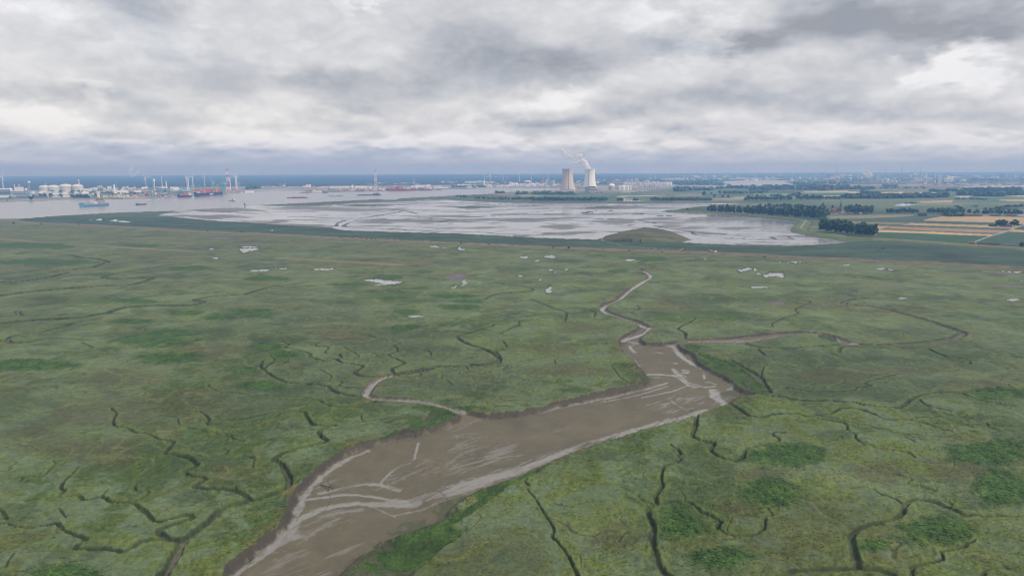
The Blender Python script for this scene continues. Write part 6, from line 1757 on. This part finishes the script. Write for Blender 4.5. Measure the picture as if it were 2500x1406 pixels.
    mast('2', 1532, 500, 218, 48, 24, 'tall red and white lattice pylon among the quay cranes', [WHITE, brown, PINK, WHITE, brown, WHITE, REDP], 1.7)
    mast('3', 1892, 500, 215, 42, 16, 'tall pale lattice pylon standing alone by the container berths', [WHITE, OFFWHITE, PINK, WHITE, OFFWHITE, WHITE, PINK], 1.9)
    # bare quay and the berths beyond
    b('3', 0, 110, 540, 515, WHITE, PINK, 'cluster of small white quay buildings at the river bend', depth=.5)
    for x0, x1, yb, yt, m, lab in [(1100, 1190, 505, 452, PINK, 'pink block with white top among the berths'), (1195, 1235, 510, 475, TEAL, 'small green hall among the berths'), (1590, 1760, 470, 445, WHITE, 'long white hall behind the container berths'), (1530, 1560, 465, 440, WHITE, 'white block left of the long white hall'), (1770, 1840, 466, 445, OFFWHITE, 'pale hall just left of the lone pylon'), (2400, 2500, 485, 440, WHITE, 'white hall right of the moored red ship'), (1230, 1500, 470, 448, OFFWHITE, 'long pale shed behind the container berths')]:
        b('3', x0, x1, yb, yt, m, WHITE, lab, depth=.4)
    yard('3', 900, 1600, 515, 24, 20, 'container stack on the middle berths', 'containers on the middle berths', [ORANGE, WHITE, PINK, REDP, TEAL, BROWNB])
    yard('3', 1590, 2050, 508, 34, 16, 'container stack at the lone pylon', 'containers at the lone pylon', [ORANGE, REDP, PINK, WHITE])
    clutter('3', 180, 2500, 440, 480, 50, 'bbbts', 6, 14, 16, 50, 'behind the middle berths', 'works behind the middle berths')
    clutter('3', 1700, 2500, 385, 425, 14, 'bb', 3, 7, 30, 90, 'on the wooded plain beyond the berths', 'sheds on the wooded plain', pal=[WHITE, OFFWHITE])
    # white tank farm left of the cooling towers
    for x0, x1, yb, n, h, lab, gr in [(800, 1060, 398, 11, 26, 'white tank in the upper tank row left of the white tower block', 'upper row of white tanks'), (690, 900, 440, 8, 26, 'white tank in the lower tank row left of the white tower block', 'lower row of white tanks'), (1440, 1960, 442, 17, 34, 'white tank in the long row left of the cooling towers', 'long row of white tanks'), (1260, 1440, 455, 6, 22, 'white tank in the short row before the long tank row', 'short row of white tanks')]:
        for i in range(n): tank('4', x0 + (x1 - x0) * (i + .5) / n, yb + rnd.uniform(-2, 3), (x1 - x0) / n * .92, h * rnd.uniform(.85, 1.1), WHITE, nth(i, n) + ' ' + lab, .12, 'storage_tank', gr)
    b('4', 1076, 1102, 460, 365, WHITE, WHITE, 'tall narrow white tower block left of the silos', depth=1)
    b('4', 970, 1075, 445, 378, BLUEGREY, WHITE, 'grey blue block left of the white tower block', depth=.5)
    for i in range(4): tank('4', 1122 + i * 21, 462, 19, 36, WHITE, nth(i, 4) + ' white silo in the row of four beside the tower block', .08, 'silo', 'row of four silos')
    tank('4', 1715, 402, 105, 36, OFFWHITE, 'wide cream domed tank behind the long tank row', .4)
    x, y, rz, mpp, s = place('4', 2035, 425)
    for i in range(7):
        stack('4', 1985 + i * 17, 428, 352 + rnd.uniform(-8, 20), 7, nth(i, 7) + ' grey column of the lattice refinery by the cooling towers', GREY, group='columns of the lattice refinery', name='distillation_column', cat='column')
    clutter('4', 1970, 2110, 415, 440, 10, 'p', 40, 60, 20, 40, 'left of the cooling towers', 'refinery frames left of the cooling towers')
    crane('4', 1946, 405, 285, 1, ORANGE, 'orange crane with raised boom left of the refinery', 10, group=None)
    clutter('4', 350, 1000, 440, 470, 22, 'bbt', 8, 20, 18, 60, 'on the far bank below the upper tank rows', 'works below the upper tank rows', pal=[WHITE, OFFWHITE, GREY])
    clutter('4', 1100, 2180, 395, 466, 60, 'bbttp', 10, 26, 18, 60, 'around the long row of white tanks', 'works around the long tank row', pal=[WHITE, OFFWHITE, GREY, CONC])
    clutter('4', 300, 1000, 380, 410, 16, 'bs', 5, 12, 20, 60, 'on the plain beyond the river', 'sheds beyond the river', pal=[WHITE, OFFWHITE])
    b('4', 85, 235, 462, 430, WHITE, WHITE, 'left white quay hall beyond the red ship', depth=.4); b('4', 240, 305, 462, 425, WHITE, WHITE, 'right white quay hall beyond the red ship', depth=.5)
    b('4', 355, 560, 478, 458, WHITE, PINK, 'low white sheds on the point of the far bank', depth=.3)
    stack('4', 72, 450, 335, 10, 'thin grey mast chimney at the moored red ship', GREY)
    # rows behind the power station
    for x0, x1, yb, n, h, m, lab, gr in [(1100, 1320, 530, 8, 22, PINK, 'pinkish tank in the row behind the reactors', 'pink tank row behind the reactors'), (1320, 1880, 545, 15, 40, OFFWHITE, 'cream tank in the long row behind the power station', 'cream tank row behind the power station'), (1885, 2030, 545, 3, 40, WHITE, 'big white tank at the right end of the cream row', 'big white tanks right of the cream row'), (1880, 2200, 478, 10, 28, OFFWHITE, 'far cream tank right of the power station', 'far cream tank row')]:
        for i in range(n): tank('5', x0 + (x1 - x0) * (i + .5) / n, yb + rnd.uniform(-2, 2), (x1 - x0) / n * .94, h * rnd.uniform(.9, 1.08), m, nth(i, n) + ' ' + lab, .1, 'storage_tank', gr)
    clutter('5', 620, 1500, 480, 530, 40, 'bbbts', 8, 22, 18, 50, 'behind the power station', 'works behind the power station')
    clutter('5', 1500, 2500, 450, 520, 40, 'bbts', 6, 18, 16, 50, 'on the far shore right of the power station', 'works on the far shore right of the power station')


def build_ships():
    ship('1', 1148, 742, 1565, 719, 30, 28, BLUE, 'big bright blue cargo ship sailing on the river with cream superstructure', house=(.62, .86, 74), housem=BROWNB, cargo=[(.10, .30, 20, GREY), (.31, .45, 26, PINK), (.46, .60, 22, OFFWHITE)], stripe=NAVY)
    dk = mat('dark_barge_hull', (.07, .065, .06), .7, .2); rdk = mat('dark_red_hull', (.30, .05, .045), .6, .2); gb = mat('grey_barge_hull', (.24, .26, .28), .6, .15)
    ship('2', 345, 706, 192, 715, 12, 12, dk, 'small dark barge on the river right of the blue ship', 'barge', 'barge', (.80, .92, 14), GREY, [(.15, .7, 5, BROWNB)], group='barges on the river', castle=.2)
    ship('2', 1535, 657, 1642, 660, 8, 12, GREY, 'small boat with tall white wheelhouse in midriver', 'boat', 'motor_boat', (.52, .9, 26), WHITE, [], castle=.5)
    ship('3', 905, 612, 600, 614, 8, 13, rdk, 'long dark red barge in midriver', 'barge', 'barge', (.86, .94, 12), WHITE, [(.12, .45, 7, rdk), (.47, .8, 5, dk)], group='barges on the river', castle=.15)
    ship('3', 1412, 586, 1204, 590, 8, 12, gb, 'grey barge with derricks in midriver', 'barge', 'barge', (.78, .92, 14), WHITE, [(.2, .3, 8, GREY), (.5, .6, 12, OFFWHITE)], group='barges on the river', castle=.3)
    ship('3', 1975, 572, 1612, 577, 9, 13, dk, 'long dark barge with two heaps of cargo near the green spit', 'barge', 'barge', (.94, .985, 10), WHITE, [(.10, .22, 22, DGREY), (.24, .34, 20, DGREY), (.36, .85, 4, DGREY)], group='barges on the river', castle=.15)
    ship('3', 782, 543, 940, 541, 8, 10, gb, 'low grey work vessel at the river bend', 'work boat', 'work_boat', (.3, .45, 14), GREY, [(.6, .8, 8, DGREY)])
    ship('2', 1030, 597, 1430, 568, 42, 34, NAVY, 'huge navy container ship with red stacks and three white squares on its hull', house=(.62, .70, 62), housem=BROWNB, cargo=[(.06, .16, 26, PINK), (.17, .26, 36, REDP), (.27, .36, 40, ORANGE), (.37, .46, 36, REDP), (.47, .56, 40, REDP), (.72, .80, 46, ORANGE), (.81, .89, 44, REDP), (.90, .98, 30, TEAL)], stripe=mat('antifouling_red', (.28, .07, .06), .7, .1), marks=3, name='container_ship', cat='container ship')
    ship('2', 790, 609, 992, 602, 26, 28, NAVY, 'moored ship with red cargo and slanted white stern ramp left of the navy container ship', house=(.76, .96, 40), housem=WHITE, cargo=[(.10, .40, 26, REDP), (.41, .74, 34, REDP)], name='cargo_ship', stripe=REDP)
    ship('2', 985, 608, 1030, 612, 5, 9, WHITE, 'small white launch between the two moored ships', 'boat', 'motor_boat', (.4, .8, 10), WHITE, [])
    ship('3', 950, 531, 1112, 529, 18, 16, WHITE, 'white hulled ship lying at the middle berths', house=(.7, .92, 18), cargo=[(.15, .6, 8, OFFWHITE)], name='cargo_ship')
    ship('3', 815, 476, 935, 474, 18, 22, ORANGE, 'orange and white ship with high superstructure behind the bare quay', house=(.45, .9, 42), cargo=[(.08, .4, 14, WHITE)], name='cargo_ship', funnel=WHITE)
    ship('3', 2040, 510, 2405, 508, 22, 24, rdk, 'long dark red container ship moored right of the lone pylon', house=(.82, .93, 44), cargo=[(.12, .24, 24, ORANGE), (.25, .38, 34, ORANGE), (.39, .52, 38, REDP), (.53, .66, 30, ORANGE), (.67, .8, 34, PINK)], name='container_ship', cat='container ship')
    ship('3', 1110, 541, 1190, 538, 8, 9, dk, 'small dark vessel beside the white hulled ship', 'boat', 'work_boat', (.5, .7, 10), GREY, [])
    ship('4', 0, 505, 330, 500, 16, 22, rdk, 'container ship with mixed stacks at the last berth before the far bank point', house=(.88, .97, 40), cargo=[(.08, .25, 22, REDP), (.27, .38, 18, PINK), (.40, .58, 22, TEAL), (.60, .70, 14, ORANGE), (.72, .86, 24, PINK)], name='container_ship', cat='container ship')
    ship('4', 390, 497, 462, 495, 10, 10, dk, 'small dark barge lying off the far bank point', 'barge', 'barge', (.7, .9, 8), GREY, [(.1, .6, 4, DGREY)], group='barges on the river')
    x, y, rz, mpp, s = place('2', 1772, 732)
    t = empty('river_beacon', (x, y, -1.5), rz, 'dark beacon post with a box top standing in the river', 'beacon')
    for sx in (-1, 1):
        for d in (-1, 1): MB().beam((sx * 8 * s, d * 8 * s, -1), (sx * 5 * s, d * 5 * s, 24 * s), 3 * s).build('leg', DGREY, t)
    MB().box(0, 0, 10 * s, 18 * s, 18 * s, 12 * s).build('platform', DGREY, t); MB().box(0, 0, 24 * s, 14 * s, 14 * s, 14 * s).build('lantern_box', BLACK, t)
    for i, (k, X, Y) in enumerate((('2', 370, 640), ('2', 515, 632), ('2', 572, 628), ('2', 1720, 545), ('2', 1830, 535))):
        ship(k, X - 18, Y, X + 20, Y - 1, 4, 9, WHITE, 'small white craft moored along the crane quay', 'boat', 'motor_boat', (.4, .8, 7), WHITE, [], group='small craft along the crane quay')


def build_right_side():
    # docks and refinery on the right horizon
    wp = [WHITE, OFFWHITE, GREY, CONC, BLUEGREY, PINK]
    clutter('6', 0, 1700, 300, 355, 70, 'bbbttsp', 8, 26, 16, 60, 'beyond the second river reach', 'works beyond the second river reach', pal=wp)
    clutter('6', 700, 1500, 335, 362, 24, 'bbt', 8, 16, 30, 90, 'on the bank of the second river reach', 'sheds on the second reach', pal=[WHITE, OFFWHITE])
    clutter('6', 1650, 2500, 300, 420, 60, 'bbbtsp', 10, 30, 16, 60, 'in the docks right of the second river reach', 'works in the docks right of the second reach', pal=wp)
    clutter('7', 0, 700, 240, 345, 60, 'bbbtspp', 10, 34, 14, 46, 'in the refinery under the white vapour', 'works in the refinery under the vapour', pal=wp)
    clutter('7', 700, 1300, 250, 350, 60, 'bbbtspp', 10, 34, 14, 46, 'in the middle of the right hand industry', 'works in the middle of the right hand industry', pal=wp)
    clutter('7', 1300, 2500, 260, 330, 60, 'bbbbts', 8, 26, 16, 60, 'behind the dark dock cranes', 'works behind the dark dock cranes', pal=wp)
    yard('6', 1900, 2500, 430, 14, 22, 'low container row at the right hand dock edge', 'containers at the right hand dock edge', [ORANGE, PINK, BROWNB, WHITE])
    yard('7', 1240, 2500, 366, 16, 40, 'low container row below the dark dock cranes', 'containers below the dark dock cranes', [PINK, WHITE, BLUEGREY, REDP, BROWNB, GREY])
    yard('7', 0, 700, 362, 10, 20, 'low container row along the dock front', 'containers along the dock front', [PINK, WHITE, ORANGE, OFFWHITE])
    for i, X in enumerate((1410, 1440, 1525, 1545, 1640, 1660, 1832, 1850, 1875, 1900, 1970, 2000, 2065, 2090, 2115, 2140, 2160, 2225, 2250, 2460, 2490)):
        crane('7', X, 360, 285 + rnd.uniform(-8, 10), 0, DGREY if i % 3 else BLUEGREY, nth(i, 21) + ' dark quay crane in the right hand dock line', 16, rnd.choice((-1, 1)), 'dark cranes of the right hand docks')
    for i, X in enumerate((360, 385, 410, 480, 505, 590)):
        crane('7', X, 348, 285, 0, DGREY, nth(i, 6) + ' dark quay crane left of the twin legged dock hall', 14, rnd.choice((-1, 1)), 'dark cranes left of the dock hall')
    for i, X in enumerate((1990, 2080, 2130)):
        crane('6', X, 425, 340, 0, mat('bright_blue_crane_paint', (.08, .36, .60), .6, .1), ['left bright blue dock crane', 'middle bright blue dock crane', 'right bright blue dock crane'][i], 22, -1, 'bright blue dock cranes')
    building('7', 790, 935, 388, 358, BLUEGREY, DGREY, 'dark dock hall standing in the middle of the right hand shore', depth=.4, win=True)
    building('7', 1250, 1275, 360, 310, BROWNB, WHITE, 'yellow tower block left of the dark crane line', depth=1); building('7', 1450, 1480, 362, 262, OFFWHITE, WHITE, 'tall cream tower block among the dark cranes', depth=1)
    for X, yb, yt, lab in [(208, 260, 140, 'tall thin stack above the refinery, leftmost'), (392, 330, 220, 'thin white stack left of the white vapour'), (714, 300, 180, 'white stack right of the white vapour'), (802, 290, 150, 'tall faint stack in the centre right'), (847, 300, 200, 'short white stack right of the tall faint one'), (996, 300, 115, 'highest faint stack of the right hand industry'), (1230, 290, 150, 'thin stack left of the dark crane line'), (1303, 330, 175, 'stack with wide head before the dark crane line'), (1412, 300, 195, 'thin stack above the first dark cranes'), (1470, 290, 205, 'white stack with a pale top'), (1676, 290, 180, 'dark pointed stack behind the crane line'), (2288, 280, 170, 'tall dark stack near the right edge'), (480, 310, 225, 'thin white stack beside the vapour'), (2395, 270, 205, 'thin stack at the far right'), (2130, 270, 200, 'thin grey stack behind the right cranes'), (1245, 310, 205, 'short thin stack by the tower block')]:
        stack('7', X, yb, yt, 5, lab, GREY if yt < 160 else WHITE)
    r = random.Random(77)
    faint = steam_mat('faint_smoke', .16, .98); thin = steam_mat('thin_steam', .78, .98)
    for k, X, Y, w, h, base, mm in (('7', 580, 250, 100, 70, 300, steam_mat('dense_steam', 1.15, .95)), ('7', 1600, 290, 80, 50, 330, steam_mat('dense_steam', 1.15, .95)), ('7', 1150, 230, 30, 30, 300, thin), ('7', 1920, 262, 60, 16, 300, thin), ('4', 1165, 300, 90, 26, 380, thin), ('4', 1245, 312, 30, 10, 380, thin), ('2', 200, 270, 110, 130, 470, faint)):
        x, y, rz, mpp, s = place(k, X, base)
        n = 8
        pts = [(X + r.uniform(-.5, .5) * w, Y + r.uniform(-.5, .5) * h, r.uniform(.13, .26) * min(w, h * 1.6), 0) for q in range(n)]
        steam_cloud(pts, x, y, rz, s, X, base, 9, mm)
    for X, yb, yt in ((1045, 500, 428), (1730, 510, 425), (1850, 525, 452), (2195, 515, 455), (2305, 520, 455), (160, 522, 470), (240, 522, 462), (178, 522, 468), (1970, 445, 400)):
        pylon('6', X, yb, yt, 'grey lattice power pylon crossing the fields behind the mudflat', 'power pylons crossing the fields')
    for X, yb, yt in ((1960, 520, 425), (1470, 515, 450), (2130, 500, 440)):
        pylon('4', X, yb, yt, 'grey lattice pylon left of the power station', 'power pylons left of the power station')
    # village with church
    x, y, rz, mpp, s = place('7', 258, 690)
    t = empty('church', (x, y, 0), rz - .4, 'brick village church with a slender dark spire', 'church')
    w = 20 * s
    MB().box(0, 0, 0, w, w, 62 * s).build('tower', BRICK, t)
    MB().rev(0, 0, [(w * .62, 62 * s), (w * .30, 90 * s), (.2, 142 * s)], 8).build('spire', SLATE, t)
    MB().box(-52 * s, 0, 0, 84 * s, 34 * s, 22 * s).build('nave', BRICK, t)
    MB().gable(-52 * s, 0, 22 * s, 84 * s, 34 * s, 24 * s).build('roof', TILE, t)
    wb = MB()
    for i in range(5): wb.box(-86 * s + 17 * s * i, -17 * s - .1, 6 * s, 5 * s, .3, 12 * s)
    wb.build('window', GLASS, t)
    hs = [(95, 132, 706, 684, WHITE, GREY, 'white house left of the church'), (30, 75, 690, 668, BRICK, TILE, 'red roofed house at the left end of the village'), (140, 182, 712, 696, OFFWHITE, SLATE, 'low white house below the church'), (165, 215, 690, 650, BRICK, TILE, 'big red roofed house beside the church'), (225, 262, 706, 686, BRICK, TILE, 'red roofed house right below the church tower'), (280, 318, 704, 688, WHITE, GREY, 'grey roofed white house right of the church'), (330, 395, 712, 694, BRICK, TILE, 'long low brick house at the right of the village'), (490, 516, 712, 694, WHITE, WHITE, 'tiny white house in front of the wood right of the church'), (196, 226, 714, 700, WHITE, SLATE, 'small white house at the field edge below the church'), (5, 28, 686, 668, BRICK, TILE, 'brick house half hidden by poplars at the village edge')]
    for x0, x1, yb, yt, wl, rf, lab in hs:
        building('7', x0, x1, yb, yt, wl, rf, lab, 'house', 'house', 'gable', .6, 'village houses by the church', rot=rnd.uniform(-.5, .5))
    fm = [(1222, 1300, 736, 702, SLATE, SLATE, 'dark barn at the far edge of the green field'), (1800, 1850, 740, 716, BRICK, TILE, 'brick farmhouse left in the farm row at the right'), (1860, 1960, 742, 724, BRICK, SLATE, 'long dark barn in the farm row at the right'), (2010, 2060, 738, 718, WHITE, SLATE, 'white farmhouse in the farm row at the right'), (2075, 2130, 738, 715, BRICK, TILE, 'red farmhouse in the middle of the farm row'), (2150, 2200, 740, 722, BRICK, SLATE, 'grey roofed farm barn in the farm row'), (2300, 2380, 742, 720, BRICK, TILE, 'long brick barn at the right of the farm row'), (2440, 2490, 742, 722, WHITE, GREY, 'white shed at the right end of the farm row'), (2230, 2330, 872, 848, BRICK, SLATE, 'low barn between the round trees in the tan fields')]
    for x0, x1, yb, yt, wl, rf, lab in fm:
        building('7', x0, x1, yb, yt, wl, rf, lab, 'farm building', 'farm_building', 'gable', .5, 'farm buildings', rot=rnd.uniform(-.2, .2))
    building('H', 1962, 2005, 428, 408, BRICK, TILE, 'small brick house where the pale road meets the dike', 'house', 'house', 'gable', .7)
    building('H', 2060, 2160, 440, 418, BRICK, SLATE, 'long dark barn beside the pale road, left one', 'farm building', 'farm_building', 'gable', .35)
    building('H', 2168, 2240, 444, 420, BRICK, SLATE, 'dark barn beside the pale road, right one', 'farm building', 'farm_building', 'gable', .45)
    building('H', 2330, 2400, 442, 428, GREY, DGREY, 'low grey shed before the dike at the right', 'farm building', 'farm_building', 'gable', .4)
    building('K', 485, 515, 352, 343, BLACK, DGREY, 'tiny dark hut on top of the grassy mound', 'hut', 'hut', 'gable', .7)

    def digger(X, Y, label, flip, blades):
        x, y, rz, mpp, s = place('N', X, Y)
        t = empty('excavator', (x, y, 1.0), rz + (pi if flip else 0) + .3, label, 'excavator', 'yellow machines on the track')
        for d in (-1, 1):
            MB().box(0, d * 1.1, 0, 4.2, .7, .9, .85, 1).build('crawler_track', BLACK, t)
        MB().box(-.5, 0, .95, 3.8, 2.6, 1.2).build('body', YELLOW, t)
        cb = MB().box(.7, -.7, 2.15, 1.4, 1.2, 1.4, .85, .9).build('cab', YELLOW, t)
        MB().box(.7, -.7, 2.4, 1.44, 1.24, .75).build('window', GLASS, cb)
        MB().beam((1.2, .4, 1.8), (4.0, .4, 4.8), .6).build('boom', YELLOW, t)
        MB().beam((4.0, .4, 4.8), (6.2, .4, 2.4), .5).build('stick', YELLOW, t)
        MB().box(6.2, .4, 1.2, 1.0, 1.1, 1.1, .7, 1).build('bucket', DGREY, t)
    digger(1623, 188, 'left yellow excavator on the brown track below the mound', 0, 0)
    digger(1888, 196, 'right yellow excavator parked beside the white van', 1, 0)
    x, y, rz, mpp, s = place('N', 1921, 200)
    t = empty('van', (x, y, 1.0), rz + .1, 'white van parked beside the right yellow excavator', 'van')
    MB().box(0, 0, .4, 5.2, 2.1, 1.2).box(.5, 0, 1.6, 4.2, 2.0, 1.1, .9, .9).build('body', WHITE, t)
    MB().box(-1.5, 0, 1.75, .6, 2.02, .6).build('window', GLASS, t)
    for sx in (-1.6, 1.6):
        for d in (-1, 1):
            wh = MB().rev(0, 0, [(.4, -.12), (.4, .12)], 12).build('wheel', BLACK, t); wh.location = (sx, d * 1.0, .4); wh.rotation_euler = (pi / 2, 0, 0)
    # stranded timber on the mud
    x, y, rz, mpp, s = place('B', 690, 765)
    t = tag(MB().beam((-4, 2, 0), (4, -2, .3), .5, .3).beam((1, -.4, .2), (2.6, 1.0, .9), .25).build('driftwood', BARK), 'dark driftwood trunk stranded on the wet channel mud', 'driftwood'); t.location = (x, y, -2.9)


build_trees()
build_far_woods()
build_left_bank()
build_power_station()
build_ships()
build_right_side()
